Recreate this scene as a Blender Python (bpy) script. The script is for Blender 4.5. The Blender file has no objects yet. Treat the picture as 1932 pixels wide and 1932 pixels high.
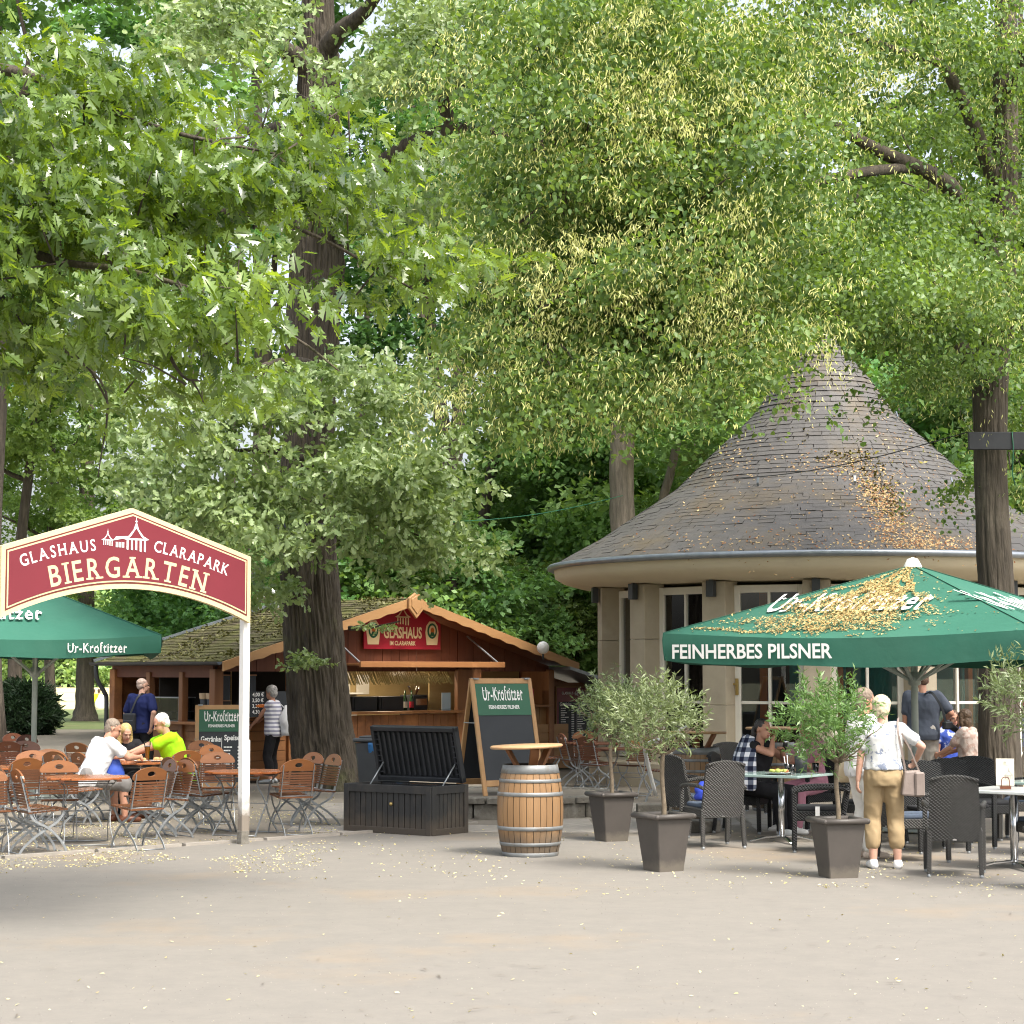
import bpy, bmesh, math, random
import numpy as np
from mathutils import Vector, Matrix, Euler, noise
R = math.radians
random.seed(11); rng = np.random.default_rng(11)
sc = bpy.context.scene
COL = sc.collection
# ---------------------------------------------------------------- camera
H, F, PC = 1.85, 3869.0, 966.0          # eye height, focal length and centre in 1932-px units
PITCH = math.atan((1268 - PC) / F)
cam = bpy.data.objects.new('camera', bpy.data.cameras.new('camera'))
COL.objects.link(cam)
cam.location = (0, 0, H); cam.rotation_euler = (math.pi / 2 + PITCH, 0, 0)
cam.data.sensor_width = 36; cam.data.lens = 36 * F / 1932
cam.data.clip_start = 0.1; cam.data.clip_end = 3000
sc.camera = cam
# ---------------------------------------------------------------- light
SUN_EL, SUN_AZ = R(56), R(142)            # azimuth clockwise from +Y: behind the camera, to the right
wd = bpy.data.worlds.new('World'); sc.world = wd; wd.use_nodes = True
nt = wd.node_tree
sky = nt.nodes.new('ShaderNodeTexSky'); sky.sky_type = 'NISHITA'; sky.sun_disc = False
sky.sun_elevation = SUN_EL; sky.sun_rotation = SUN_AZ
sky.air_density = 1.0; sky.dust_density = 6.0; sky.ozone_density = 0.6
bg = nt.nodes['Background']; bg.inputs[1].default_value = 0.15
hz_ = nt.nodes.new('ShaderNodeHueSaturation'); hz_.inputs['Saturation'].default_value = 0.5; hz_.inputs['Value'].default_value = 1.25   # thin white cloud
nt.links.new(sky.outputs[0], hz_.inputs['Color']); nt.links.new(hz_.outputs[0], bg.inputs[0])
sun = bpy.data.objects.new('sun', bpy.data.lights.new('sun', 'SUN')); COL.objects.link(sun)
sun.data.energy = 1.9; sun.data.angle = R(12); sun.data.color = (1, 0.95, 0.87)
sd = Vector((math.sin(SUN_AZ) * math.cos(SUN_EL), math.cos(SUN_AZ) * math.cos(SUN_EL), math.sin(SUN_EL)))
sun.rotation_euler = sd.to_track_quat('Z', 'Y').to_euler()
vs = sc.view_settings
vs.view_transform = 'Standard'; vs.look = 'None'; vs.gamma = 1; vs.use_curve_mapping = False
vs.exposure = 1.12
cy = sc.cycles
try:
    cy.max_bounces = 8; cy.diffuse_bounces = 4; cy.glossy_bounces = 3; cy.transmission_bounces = 4; cy.transparent_max_bounces = 8
    cy.use_denoising = True; cy.denoising_prefilter = 'ACCURATE'; cy.denoising_input_passes = 'RGB_ALBEDO_NORMAL'; cy.filter_width = 1.1
except Exception: pass
# ---------------------------------------------------------------- pixel -> place (used while laying things out)
_cp, _sp = math.cos(PITCH), math.sin(PITCH)
def ray(u, v):
    a, b = u - PC, PC - v
    return Vector((a, F * _cp - b * _sp, F * _sp + b * _cp))
def at(u, v, Y):
    r = ray(u, v); return Vector((0, 0, H)) + r * (Y / r.y)
def gnd(u, v, z=0.0):
    r = ray(u, v); return Vector((0, 0, H)) + r * ((z - H) / r.z)
def onpl(u, v, p0, n):
    r = ray(u, v); o = Vector((0, 0, H)); n = Vector(n)
    return o + r * ((Vector(p0) - o).dot(n) / r.dot(n))
def xat(u, Y): return (u - PC) / F * Y
# ---------------------------------------------------------------- objects
def tag(o, label=None, cat=None, group=None, kind=None):
    if label: o['label'] = label
    if cat: o['category'] = cat
    if group: o['group'] = group
    if kind: o['kind'] = kind
    return o
def empty(name, loc=(0, 0, 0), rz=0.0, label=None, cat=None, group=None):
    o = bpy.data.objects.new(name, None); COL.objects.link(o)
    o.location = loc; o.rotation_euler = (0, 0, rz); o.empty_display_size = 0.1
    return tag(o, label, cat, group)
KIDS = {}
def link(name, me, parent=None, mats=()):
    o = bpy.data.objects.new(name, me); COL.objects.link(o)
    for m in mats: me.materials.append(m)
    if parent is not None:
        o.parent = parent; KIDS.setdefault(parent.name, []).append(o)
    return o
def copy_tree(o, parent=None):
    c = o.copy(); COL.objects.link(c)
    if parent is not None:
        c.parent = parent; KIDS.setdefault(parent.name, []).append(c)
    for ch in list(KIDS.get(o.name, [])): copy_tree(ch, c)
    return c
ID = Matrix.Identity(4)
def frame(d, up=Vector((0, 0, 1))):
    d = Vector(d).normalized()
    if abs(d.dot(up)) > 0.98: up = Vector((0, 1, 0)) if abs(d.y) < 0.9 else Vector((1, 0, 0))
    s = d.cross(up).normalized(); return d, s, s.cross(d).normalized()
class MB:
    def __init__(self): self.v = []; self.f = []; self.m = []; self.s = []
    def add(self, vs, fs, mat=0, smooth=False, M=None):
        b = len(self.v)
        for p in vs: self.v.append(tuple(M @ Vector(p)) if M is not None else tuple(p))
        for f in fs:
            self.f.append([i + b for i in f]); self.m.append(mat); self.s.append(smooth)
        return self
    def box(self, c, s, rz=0, mat=0, M=None, taper=1.0):
        x, y, z = s[0] / 2, s[1] / 2, s[2] / 2
        vs = [(-x, -y, -z), (x, -y, -z), (x, y, -z), (-x, y, -z), (-x * taper, -y * taper, z), (x * taper, -y * taper, z), (x * taper, y * taper, z), (-x * taper, y * taper, z)]
        T = Matrix.Translation(c) @ Matrix.Rotation(rz, 4, 'Z')
        if M is not None: T = M @ T
        return self.add(vs, [(0, 3, 2, 1), (4, 5, 6, 7), (0, 1, 5, 4), (1, 2, 6, 5), (2, 3, 7, 6), (3, 0, 4, 7)], mat, False, T)
    def bb(self, x0, x1, y0, y1, z0, z1, mat=0):
        return self.box(((x0 + x1) / 2, (y0 + y1) / 2, (z0 + z1) / 2), (abs(x1 - x0), abs(y1 - y0), abs(z1 - z0)), 0, mat)
    def bar(self, p0, p1, w, t, up=(0, 0, 1), mat=0):
        return self.flat([p0, p1], w, t, up, mat)
    def flat(self, pts, w, t, up=(0, 0, 1), mat=0, smooth=False):   # rectangular section: w across (side), t along 'up'
        pts = [Vector(p) for p in pts]; up = Vector(up); vs = []; n = len(pts)
        for i, p in enumerate(pts):
            d = (pts[min(i + 1, n - 1)] - pts[max(i - 1, 0)])
            d, s, q = frame(d, up)
            for a, b in ((-1, -1), (1, -1), (1, 1), (-1, 1)): vs.append(p + s * (a * w / 2) + q * (b * t / 2))
        fs = [(3, 2, 1, 0), tuple(4 * (n - 1) + k for k in range(4))]
        for i in range(n - 1):
            for k in range(4):
                k2 = (k + 1) % 4; fs.append((4 * i + k, 4 * i + k2, 4 * i + 4 + k2, 4 * i + 4 + k))
        return self.add(vs, fs, mat, smooth)
    def tube(self, pts, r, n=8, mat=0, smooth=True, wob=0.0):
        pts = [Vector(p) for p in pts]; m = len(pts)
        rs = list(r) if hasattr(r, '__len__') else [r] * m
        vs = []; s = None
        for i, p in enumerate(pts):
            d = (pts[min(i + 1, m - 1)] - pts[max(i - 1, 0)]).normalized()
            if s is None: _, s, q = frame(d)
            else:
                s = (s - d * s.dot(d)).normalized(); q = s.cross(d)
            for k in range(n):
                a = 2 * math.pi * k / n; rr = rs[i] * (1 + (random.uniform(-wob, wob) if wob else 0))
                vs.append(p + s * (math.cos(a) * rr) + q * (math.sin(a) * rr))
        fs = [tuple(range(n)), tuple((m - 1) * n + k for k in reversed(range(n)))]
        for i in range(m - 1):
            for k in range(n):
                k2 = (k + 1) % n; fs.append((i * n + k2, i * n + k, (i + 1) * n + k, (i + 1) * n + k2))
        return self.add(vs, fs, mat, smooth)
    def lathe(self, prof, n=24, c=(0, 0, 0), mat=0, smooth=True, a0=0.0, a1=2 * math.pi, caps=False, sx=1.0, sy=1.0, M=None):
        full = abs(a1 - a0 - 2 * math.pi) < 1e-6; cnt = n if full else n + 1; vs = []
        for r, z in prof:
            for k in range(cnt):
                a = a0 + (a1 - a0) * k / n
                vs.append((c[0] + r * math.cos(a) * sx, c[1] + r * math.sin(a) * sy, c[2] + z))
        fs = []
        for i in range(len(prof) - 1):
            for k in range(n):
                k2 = (k + 1) % cnt
                fs.append((i * cnt + k, i * cnt + k2, (i + 1) * cnt + k2, (i + 1) * cnt + k))
        if caps and full:
            fs.append(tuple(reversed(range(cnt)))); fs.append(tuple((len(prof) - 1) * cnt + k for k in range(cnt)))
        return self.add(vs, fs, mat, smooth, M)
    def prism(self, poly, M, depth, mat=0, smooth=False):             # polygon in local xy, extruded along local z from 0 to depth
        n = len(poly)
        vs = [(x, y, 0) for x, y in poly] + [(x, y, depth) for x, y in poly]
        fs = [tuple(reversed(range(n))), tuple(range(n, 2 * n))] + [(i, (i + 1) % n, n + (i + 1) % n, n + i) for i in range(n)]
        return self.add(vs, fs, mat, smooth, M)
    def ball(self, c, r, n=12, mat=0, sx=1, sy=1, sz=1, M=None):
        prof = [(max(1e-4, r * math.sin(math.pi * i / n)), -r * sz * math.cos(math.pi * i / n)) for i in range(n + 1)]
        return self.lathe(prof, n + 4, c, mat, True, sx=sx, sy=sy, M=M)
    def mesh(self, name):
        me = bpy.data.meshes.new(name); me.from_pydata(self.v, [], self.f); me.validate(); n = len(me.polygons)
        if n == len(self.m):
            me.polygons.foreach_set('material_index', self.m); me.polygons.foreach_set('use_smooth', self.s)
        return me
    def obj(self, name, mats, parent=None, bevel=0.0, seg=1, fixn=True):
        me = self.mesh(name)
        if fixn:
            bm = bmesh.new(); bm.from_mesh(me); bmesh.ops.recalc_face_normals(bm, faces=bm.faces); bm.to_mesh(me); bm.free()
        o = link(name, me, parent, mats if isinstance(mats, (list, tuple)) else [mats])
        if bevel:
            md = o.modifiers.new('bevel', 'BEVEL'); md.width = bevel; md.segments = seg; md.limit_method = 'ANGLE'; md.angle_limit = R(40)
        return o
def smooth_path(pts, n=6):                  # Catmull-Rom through points
    P = [Vector(p) for p in pts]; P = [2 * P[0] - P[1]] + P + [2 * P[-1] - P[-2]]; out = []
    for i in range(1, len(P) - 2):
        for k in range(n):
            t = k / n; a, b, c, d = P[i - 1], P[i], P[i + 1], P[i + 2]
            out.append(0.5 * ((2 * b) + (c - a) * t + (2 * a - 5 * b + 4 * c - d) * t * t + (3 * b - a - 3 * c + d) * t ** 3))
    out.append(P[-2]); return out
def lerp_list(vals, n):
    out = []; m = len(vals) - 1
    for i in range(n):
        t = i / (n - 1) * m; k = min(int(t), m - 1); out.append(vals[k] + (vals[k + 1] - vals[k]) * (t - k))
    return out
# ---------------------------------------------------------------- materials
def pm(name, c1, c2=None, scale=4.0, rough=0.6, bump=0.0, bscale=None, stretch=(1, 1, 1), metal=0.0, spec=0.4, coord='Object',
       c3=None, s3=0.7, t3=(0.55, 0.7), objvar=0.0, detail=6.0, brough=0.6, bdist=0.01):
    m = bpy.data.materials.new(name); m.use_nodes = True; N = m.node_tree.nodes; L = m.node_tree.links
    b = N['Principled BSDF']; b.inputs['Roughness'].default_value = rough; b.inputs['Metallic'].default_value = metal
    b.inputs['Specular IOR Level'].default_value = spec
    tc = N.new('ShaderNodeTexCoord'); mp = N.new('ShaderNodeMapping'); mp.inputs['Scale'].default_value = stretch
    L.new(tc.outputs[coord], mp.inputs[0])
    c2 = c2 or tuple(x * 0.8 for x in c1)
    nz = N.new('ShaderNodeTexNoise'); nz.inputs['Scale'].default_value = scale; nz.inputs['Detail'].default_value = detail; nz.inputs['Roughness'].default_value = brough
    L.new(mp.outputs[0], nz.inputs['Vector'])
    rp = N.new('ShaderNodeValToRGB'); rp.color_ramp.elements[0].position = 0.3; rp.color_ramp.elements[1].position = 0.7
    rp.color_ramp.elements[0].color = (*c1, 1); rp.color_ramp.elements[1].color = (*c2, 1)
    L.new(nz.outputs['Fac'], rp.inputs[0]); col = rp.outputs[0]
    if c3:
        n3 = N.new('ShaderNodeTexNoise'); n3.inputs['Scale'].default_value = s3; n3.inputs['Detail'].default_value = 8; n3.inputs['Roughness'].default_value = 0.65
        L.new(tc.outputs[coord], n3.inputs['Vector'])
        r3 = N.new('ShaderNodeMapRange'); r3.inputs[1].default_value = t3[0]; r3.inputs[2].default_value = t3[1]
        L.new(n3.outputs['Fac'], r3.inputs[0])
        mx = N.new('ShaderNodeMix'); mx.data_type = 'RGBA'; L.new(r3.outputs[0], mx.inputs[0]); L.new(col, mx.inputs[6]); mx.inputs[7].default_value = (*c3, 1)
        col = mx.outputs[2]
    if objvar:
        oi = N.new('ShaderNodeObjectInfo'); mr = N.new('ShaderNodeMapRange'); mr.inputs[3].default_value = 1 - objvar; mr.inputs[4].default_value = 1 + objvar
        L.new(oi.outputs['Random'], mr.inputs[0])
        hs = N.new('ShaderNodeHueSaturation'); L.new(mr.outputs[0], hs.inputs['Value']); L.new(col, hs.inputs['Color']); col = hs.outputs[0]
    L.new(col, b.inputs['Base Color'])
    if bump:
        nb = N.new('ShaderNodeTexNoise'); nb.inputs['Scale'].default_value = bscale or scale * 3; nb.inputs['Detail'].default_value = 6
        L.new(mp.outputs[0], nb.inputs['Vector'])
        bp = N.new('ShaderNodeBump'); bp.inputs['Strength'].default_value = bump; bp.inputs['Distance'].default_value = bdist
        L.new(nb.outputs['Fac'], bp.inputs['Height']); L.new(bp.outputs[0], b.inputs['Normal'])
    return m
def leafmat(name, dark, light, trans, tf=0.35, rough=0.45, spec=0.35, hue=0.02, val=0.15, bract=None):
    m = bpy.data.materials.new(name); m.use_nodes = True; N = m.node_tree.nodes; L = m.node_tree.links
    b = N['Principled BSDF']; b.inputs['Roughness'].default_value = rough; b.inputs['Specular IOR Level'].default_value = spec
    at_ = N.new('ShaderNodeAttribute'); at_.attribute_name = 'tint'
    rp = N.new('ShaderNodeValToRGB'); rp.color_ramp.elements[0].color = (*dark, 1); rp.color_ramp.elements[1].color = (*light, 1)
    if bract:
        rp.color_ramp.elements[1].position = 0.60
        e = rp.color_ramp.elements.new(0.66); e.color = (*bract, 1)
    L.new(at_.outputs['Fac'], rp.inputs[0])
    oi = N.new('ShaderNodeObjectInfo'); hs = N.new('ShaderNodeHueSaturation')
    mh = N.new('ShaderNodeMapRange'); mh.inputs[3].default_value = 0.5 - hue; mh.inputs[4].default_value = 0.5 + hue; L.new(oi.outputs['Random'], mh.inputs[0]); L.new(mh.outputs[0], hs.inputs['Hue'])
    mu = N.new('ShaderNodeMath'); mu.operation = 'MULTIPLY'; mu.inputs[1].default_value = 7.31; L.new(oi.outputs['Random'], mu.inputs[0])
    fr = N.new('ShaderNodeMath'); fr.operation = 'FRACT'; L.new(mu.outputs[0], fr.inputs[0])
    mv = N.new('ShaderNodeMapRange'); mv.inputs[3].default_value = 1 - val; mv.inputs[4].default_value = 1 + val; L.new(fr.outputs[0], mv.inputs[0]); L.new(mv.outputs[0], hs.inputs['Value'])
    L.new(rp.outputs[0], hs.inputs['Color']); L.new(hs.outputs[0], b.inputs['Base Color'])
    tr = N.new('ShaderNodeBsdfTranslucent'); mt = N.new('ShaderNodeMix'); mt.data_type = 'RGBA'; mt.blend_type = 'MULTIPLY'; mt.inputs[0].default_value = 1
    L.new(hs.outputs[0], mt.inputs[6]); mt.inputs[7].default_value = (*trans, 1); L.new(mt.outputs[2], tr.inputs[0])
    mx = N.new('ShaderNodeMixShader'); mx.inputs[0].default_value = tf
    L.new(b.outputs[0], mx.inputs[1]); L.new(tr.outputs[0], mx.inputs[2]); L.new(mx.outputs[0], N['Material Output'].inputs[0])
    return m
def grime(m, z0, z1, c, amt=1.0, sc_=7.0):
    """splashed dirt that gathers towards the foot of a thing (object height z0 .. z1), broken up by noise"""
    N = m.node_tree.nodes; L = m.node_tree.links; b = N['Principled BSDF']; src = b.inputs['Base Color'].links[0].from_socket
    tc = N.new('ShaderNodeTexCoord'); sp = N.new('ShaderNodeSeparateXYZ'); L.new(tc.outputs['Object'], sp.inputs[0])
    mr = N.new('ShaderNodeMapRange'); mr.inputs[1].default_value = z1; mr.inputs[2].default_value = z0; L.new(sp.outputs[2], mr.inputs[0])
    nz = N.new('ShaderNodeTexNoise'); nz.inputs['Scale'].default_value = sc_; nz.inputs['Detail'].default_value = 8; nz.inputs['Roughness'].default_value = .7; L.new(tc.outputs['Object'], nz.inputs['Vector'])
    ad = N.new('ShaderNodeMath'); ad.operation = 'ADD'; L.new(mr.outputs[0], ad.inputs[0]); L.new(nz.outputs['Fac'], ad.inputs[1])
    m2 = N.new('ShaderNodeMapRange'); m2.inputs[1].default_value = .75; m2.inputs[2].default_value = 1.2; m2.inputs[4].default_value = amt; L.new(ad.outputs[0], m2.inputs[0])
    mx = N.new('ShaderNodeMix'); mx.data_type = 'RGBA'; L.new(m2.outputs[0], mx.inputs[0]); L.new(src, mx.inputs[6]); mx.inputs[7].default_value = (*c, 1); L.new(mx.outputs[2], b.inputs['Base Color']); return m
def glassmat(name, tint=(0.9, 0.95, 0.95), rough=0.02, refl=1.0):
    m = bpy.data.materials.new(name); m.use_nodes = True; N = m.node_tree.nodes; L = m.node_tree.links
    N.remove(N['Principled BSDF'])
    t = N.new('ShaderNodeBsdfTransparent'); t.inputs[0].default_value = (*tint, 1)
    g = N.new('ShaderNodeBsdfGlossy'); g.inputs['Roughness'].default_value = rough
    fz = N.new('ShaderNodeFresnel'); fz.inputs[0].default_value = 1.5
    mu = N.new('ShaderNodeMath'); mu.operation = 'MULTIPLY'; mu.inputs[1].default_value = refl; mu.use_clamp = True; L.new(fz.outputs[0], mu.inputs[0])
    mx = N.new('ShaderNodeMixShader'); L.new(mu.outputs[0], mx.inputs[0]); L.new(t.outputs[0], mx.inputs[1]); L.new(g.outputs[0], mx.inputs[2])
    L.new(mx.outputs[0], N['Material Output'].inputs[0]); return m
# fast mesh of many copies of one flat template: C centres, A long axes, B side axes, Nn normals (all n x 3), S sizes
def leaves(name, tmpl, faces, C, A, B, Nn, S, tint, mats, parent=None, extra=None):
    C = np.asarray(C, float); n = len(C); T = np.asarray(tmpl, float); k = len(T); S = np.asarray(S, float).reshape(n, 1, 1)
    V = C[:, None, :] + S * (T[None, :, 0:1] * A[:, None, :] + T[None, :, 1:2] * B[:, None, :] + T[None, :, 2:3] * Nn[:, None, :])
    V = V.reshape(-1, 3)
    fl = [len(f) for f in faces]; per = sum(fl); flat = np.array([i for f in faces for i in f])
    idx = (flat[None, :] + (np.arange(n) * k)[:, None]).reshape(-1)
    starts = (np.cumsum([0] + fl[:-1])[None, :] + (np.arange(n) * per)[:, None]).reshape(-1)
    me = bpy.data.meshes.new(name)
    me.vertices.add(len(V)); me.vertices.foreach_set('co', V.astype(np.float32).reshape(-1))
    me.loops.add(len(idx)); me.loops.foreach_set('vertex_index', idx.astype(np.int32))
    me.polygons.add(len(starts)); me.polygons.foreach_set('loop_start', starts.astype(np.int32))
    me.update(calc_edges=True)
    a = me.attributes.new('tint', 'FLOAT', 'FACE'); a.data.foreach_set('value', np.repeat(np.asarray(tint, np.float32), len(faces)))
    return link(name, me, parent, mats)
def unit(a): return a / np.maximum(1e-9, np.linalg.norm(a, axis=1, keepdims=True))
def orient(n, out=None, up=0.8, jit=0.7, droop=0.3):
    """leaf frames: normals mostly up, long axes outwards (out: n x 3) with droop"""
    N = unit(np.stack([rng.normal(0, jit, n), rng.normal(0, jit, n), np.abs(rng.normal(up, jit * 0.5, n))], 1))
    D = rng.normal(0, 1, (n, 3)) if out is None else out + rng.normal(0, 0.5, (n, 3))
    D[:, 2] -= droop; D = D - N * np.sum(D * N, 1, keepdims=True); A = unit(D)
    return A, np.cross(N, A), N
RHOMB = ([(0, 0, 0), (0.5, -0.33, 0.06), (1, 0, -0.05), (0.5, 0.33, 0.06)], [(0, 1, 2, 3)])
OVATE = ([(0, 0, 0), (0.2, -0.33, 0.04), (0.6, -0.3, 0.05), (1.05, 0, -0.1), (0.6, 0.3, 0.05), (0.2, 0.33, 0.04)], [(0, 1, 2, 3), (0, 3, 4, 5)])
_ol = [(0, 0), (0.08, 0.10), (0.2, 0.07), (0.3, 0.27), (0.4, 0.15), (0.52, 0.38), (0.63, 0.19), (0.77, 0.34), (0.86, 0.16), (1.0, 0.07)]
OAK = ([(x, y, 0.25 * y - 0.12 * x * x) for x, y in _ol] + [(x, -y, 0.25 * y - 0.12 * x * x) for x, y in _ol[1:]],
       [(0, 1, 2), (0, 2, 3, 4), (0, 4, 5, 6), (0, 6, 7, 8, 9), (0, 11, 10), (0, 13, 12, 11), (0, 15, 14, 13), (0, 18, 17, 16, 15)])
_om = [(0, 0), (0.3, 0.2), (0.42, 0.12), (0.6, 0.3), (0.75, 0.18), (0.95, 0.2), (1.05, 0.0)]
OAK2 = ([(x, y, 0.2 * y - 0.1 * x * x) for x, y in _om] + [(x, -y, 0.2 * y - 0.1 * x * x) for x, y in _om[1:-1]],
        [(0, 1, 2), (0, 2, 3, 4), (0, 4, 5, 6), (0, 8, 7), (0, 10, 9, 8), (0, 6, 11, 10)])
LANCE = ([(0, 0, 0), (0.45, -0.11, 0.02), (1, 0, -0.05), (0.45, 0.11, 0.02)], [(0, 1, 2, 3)])
# ---------------------------------------------------------------- lettering
_tc = {}
def glyphs(s, bold=0.0, space=1.0):
    key = (s, bold, space)
    if key not in _tc:
        cu = bpy.data.curves.new('t', 'FONT'); cu.body = s; cu.size = 1; cu.offset = bold; cu.space_character = space; cu.resolution_u = 3
        o = bpy.data.objects.new('t', cu); COL.objects.link(o)
        dg = bpy.context.evaluated_depsgraph_get(); me = bpy.data.meshes.new_from_object(o.evaluated_get(dg))
        v = [tuple(p.co) for p in me.vertices]; f = [tuple(p.vertices) for p in me.polygons]
        bpy.data.objects.remove(o); bpy.data.curves.remove(cu); bpy.data.meshes.remove(me)
        _tc[key] = (v, f)
    return _tc[key]
def put_text(mb, s, M, h, bold=0.012, width=None, align='C', mat=0, sx=1.0, shear=0.0, space=1.0):
    """text in local xy plane of M (x right, y up, z out), cap height h"""
    v, f = glyphs(s, bold, space)
    if not v: return
    xs = [p[0] for p in v]; k = h / 0.70
    w = (max(xs) - min(xs)) * k; ax = sx
    if width: ax = width / w
    x0 = min(xs); off = {'C': -w * ax / 2, 'L': 0.0, 'R': -w * ax}[align]
    mb.add([((p[0] - x0) * k * ax + off + shear * p[1] * k, p[1] * k, 0.0) for p in v], f, mat, False, M)
def sheet(org, right, up):
    r = Vector(right).normalized(); u = Vector(up).normalized(); n = r.cross(u).normalized(); u = n.cross(r)
    M = Matrix.Identity(4)
    for i, c in enumerate((r, u, n)):
        for j in range(3): M[j][i] = c[j]
    for j in range(3): M[j][3] = org[j]
    return M
# ================================================================ materials
M_ = {}
M_['path'] = pm('path_asphalt', (0.205, 0.189, 0.163), (0.163, 0.152, 0.134), 3.0, 0.9, 0.3, 160, c3=(0.27, 0.195, 0.115), s3=0.27, t3=(0.53, 0.82), bdist=0.004, detail=14, brough=0.82)
M_['dirt'] = pm('packed_dirt', (0.215, 0.19, 0.152), (0.165, 0.145, 0.116), 1.4, 0.95, 0.5, 40, c3=(0.22, 0.19, 0.15), s3=0.5, t3=(0.55, 0.75), bdist=0.01)
M_['soil'] = pm('forest_soil', (0.10, 0.085, 0.05), (0.06, 0.07, 0.03), 0.8, 0.95, 0.6, 14, c3=(0.07, 0.11, 0.03), s3=0.2)
M_['lawn'] = pm('shaded_lawn', (0.16, 0.19, 0.07), (0.10, 0.14, 0.045), 1.2, 0.95, 0.7, 25, c3=(0.22, 0.19, 0.10), s3=0.25)  # shade of the trees on the grass put into a darker colour
M_['meadow'] = pm('dry_meadow', (0.60, 0.52, 0.30), (0.48, 0.45, 0.22), 0.5, 0.95, 0.6, 10, c3=(0.34, 0.36, 0.15), s3=0.06, t3=(0.5, 0.7))
M_['kerb'] = pm('kerb_stone', (0.33, 0.30, 0.26), (0.25, 0.23, 0.2), 6, 0.9, 0.4, 60)
M_['wood'] = pm('larch_boards', (0.28, 0.125, 0.050), (0.165, 0.066, 0.027), 3.0, 0.5, 0.25, 30, stretch=(1, 1, 0.08), c3=(0.40, 0.17, 0.06), s3=1.2, objvar=0.08)
M_['woodh'] = pm('larch_boards_flat', (0.34, 0.155, 0.058), (0.21, 0.087, 0.032), 3.0, 0.5, 0.25, 30, stretch=(0.08, 1, 1), c3=(0.46, 0.22, 0.09), s3=1.2, objvar=0.08)
M_['wooddk'] = pm('dark_stained_boards', (0.15, 0.045, 0.018), (0.085, 0.026, 0.012), 3.0, 0.55, 0.2, 30, stretch=(1, 1, 0.08))
M_['woodlt'] = pm('fresh_fascia_wood', (0.40, 0.23, 0.10), (0.29, 0.15, 0.062), 3.0, 0.5, 0.2, 30, stretch=(0.15, 1, 1))
M_['grain'] = pm('pale_worn_wood', (0.46, 0.27, 0.12), (0.33, 0.18, 0.075), 5.0, 0.55, 0.2, 40, stretch=(1, 1, 0.08), c3=(0.28, 0.2, 0.13), s3=2)
M_['top'] = pm('worn_table_top', (0.50, 0.31, 0.16), (0.36, 0.21, 0.10), 6.0, 0.5, 0.15, 40, stretch=(0.15, 1, 1), c3=(0.36, 0.28, 0.2), s3=2)
M_['mossroof'] = pm('mossy_shingles', (0.11, 0.085, 0.05), (0.075, 0.072, 0.03), 5.0, 0.95, 0.9, 22, c3=(0.12, 0.12, 0.03), s3=1.6, t3=(0.42, 0.62), bdist=0.05)
M_['gutter'] = pm('dark_metal_gutter', (0.06, 0.065, 0.07), (0.045, 0.05, 0.052), 5, 0.45, 0, metal=0.4)
M_['zinc'] = pm('zinc_sheet', (0.30, 0.33, 0.36), (0.22, 0.25, 0.28), 6, 0.38, 0, metal=0.7)
M_['steel'] = pm('galvanised_steel', (0.33, 0.35, 0.36), (0.24, 0.26, 0.27), 20, 0.45, 0.05, metal=0.55)
M_['chrome'] = pm('polished_steel', (0.65, 0.66, 0.67), (0.55, 0.56, 0.57), 10, 0.18, 0, metal=1.0)
M_['burg'] = pm('burgundy_paint', (0.185, 0.022, 0.034), (0.172, 0.020, 0.031), 3, 0.42, 0, spec=0.45)
M_['red'] = pm('red_sign_paint', (0.31, 0.014, 0.03), (0.28, 0.012, 0.026), 3, 0.42, 0)
M_['cream'] = pm('cream_paint', (0.70, 0.59, 0.35), (0.65, 0.54, 0.31), 4, 0.5, 0)
M_['brownline'] = pm('dark_red_line', (0.17, 0.03, 0.025), (0.15, 0.028, 0.022), 4, 0.5)
M_['white'] = pm('white_paint', (0.80, 0.80, 0.78), (0.74, 0.74, 0.71), 4, 0.5, 0)
M_['postwhite'] = pm('weathered_white_paint', (0.80, 0.80, 0.77), (0.74, 0.73, 0.69), 3, 0.5, 0.05, c3=(0.30, 0.25, 0.19), s3=2.6, t3=(0.64, 0.70))
M_['green'] = pm('green_canvas', (0.030, 0.135, 0.092), (0.026, 0.12, 0.081), 1.3, 0.7, 0.25, 5, spec=0.35, c3=(0.05, 0.15, 0.105), s3=0.6, t3=(0.45, 0.8), bdist=0.03)
M_['signgreen'] = pm('green_board_paint', (0.01, 0.10, 0.045), (0.008, 0.085, 0.04), 3, 0.45)
M_['slate'] = pm('black_chalkboard', (0.018, 0.022, 0.027), (0.026, 0.03, 0.036), 2.5, 0.6)
M_['black'] = pm('black_plastic', (0.016, 0.018, 0.021), (0.026, 0.028, 0.031), 6, 0.5, 0.1)
M_['boxside'] = pm('dusty_black_plastic', (0.02, 0.021, 0.022), (0.032, 0.032, 0.031), 3, 0.55, 0.15, 30, stretch=(1, 1, 0.3), c3=(0.085, 0.07, 0.055), s3=1.8, t3=(0.5, 0.8))
M_['bin'] = pm('dark_grey_plastic', (0.035, 0.04, 0.044), (0.045, 0.05, 0.054), 4, 0.45)
M_['stone'] = pm('sandstone', (0.44, 0.38, 0.28), (0.36, 0.31, 0.225), 2.2, 0.85, 0.2, 40, c3=(0.28, 0.23, 0.16), s3=0.8, t3=(0.5, 0.75))
M_['plaster'] = pm('cream_plaster', (0.60, 0.53, 0.38), (0.56, 0.49, 0.35), 1.5, 0.85, 0.08, 40, c3=(0.44, 0.38, 0.27), s3=0.9, t3=(0.6, 0.85))
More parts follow.
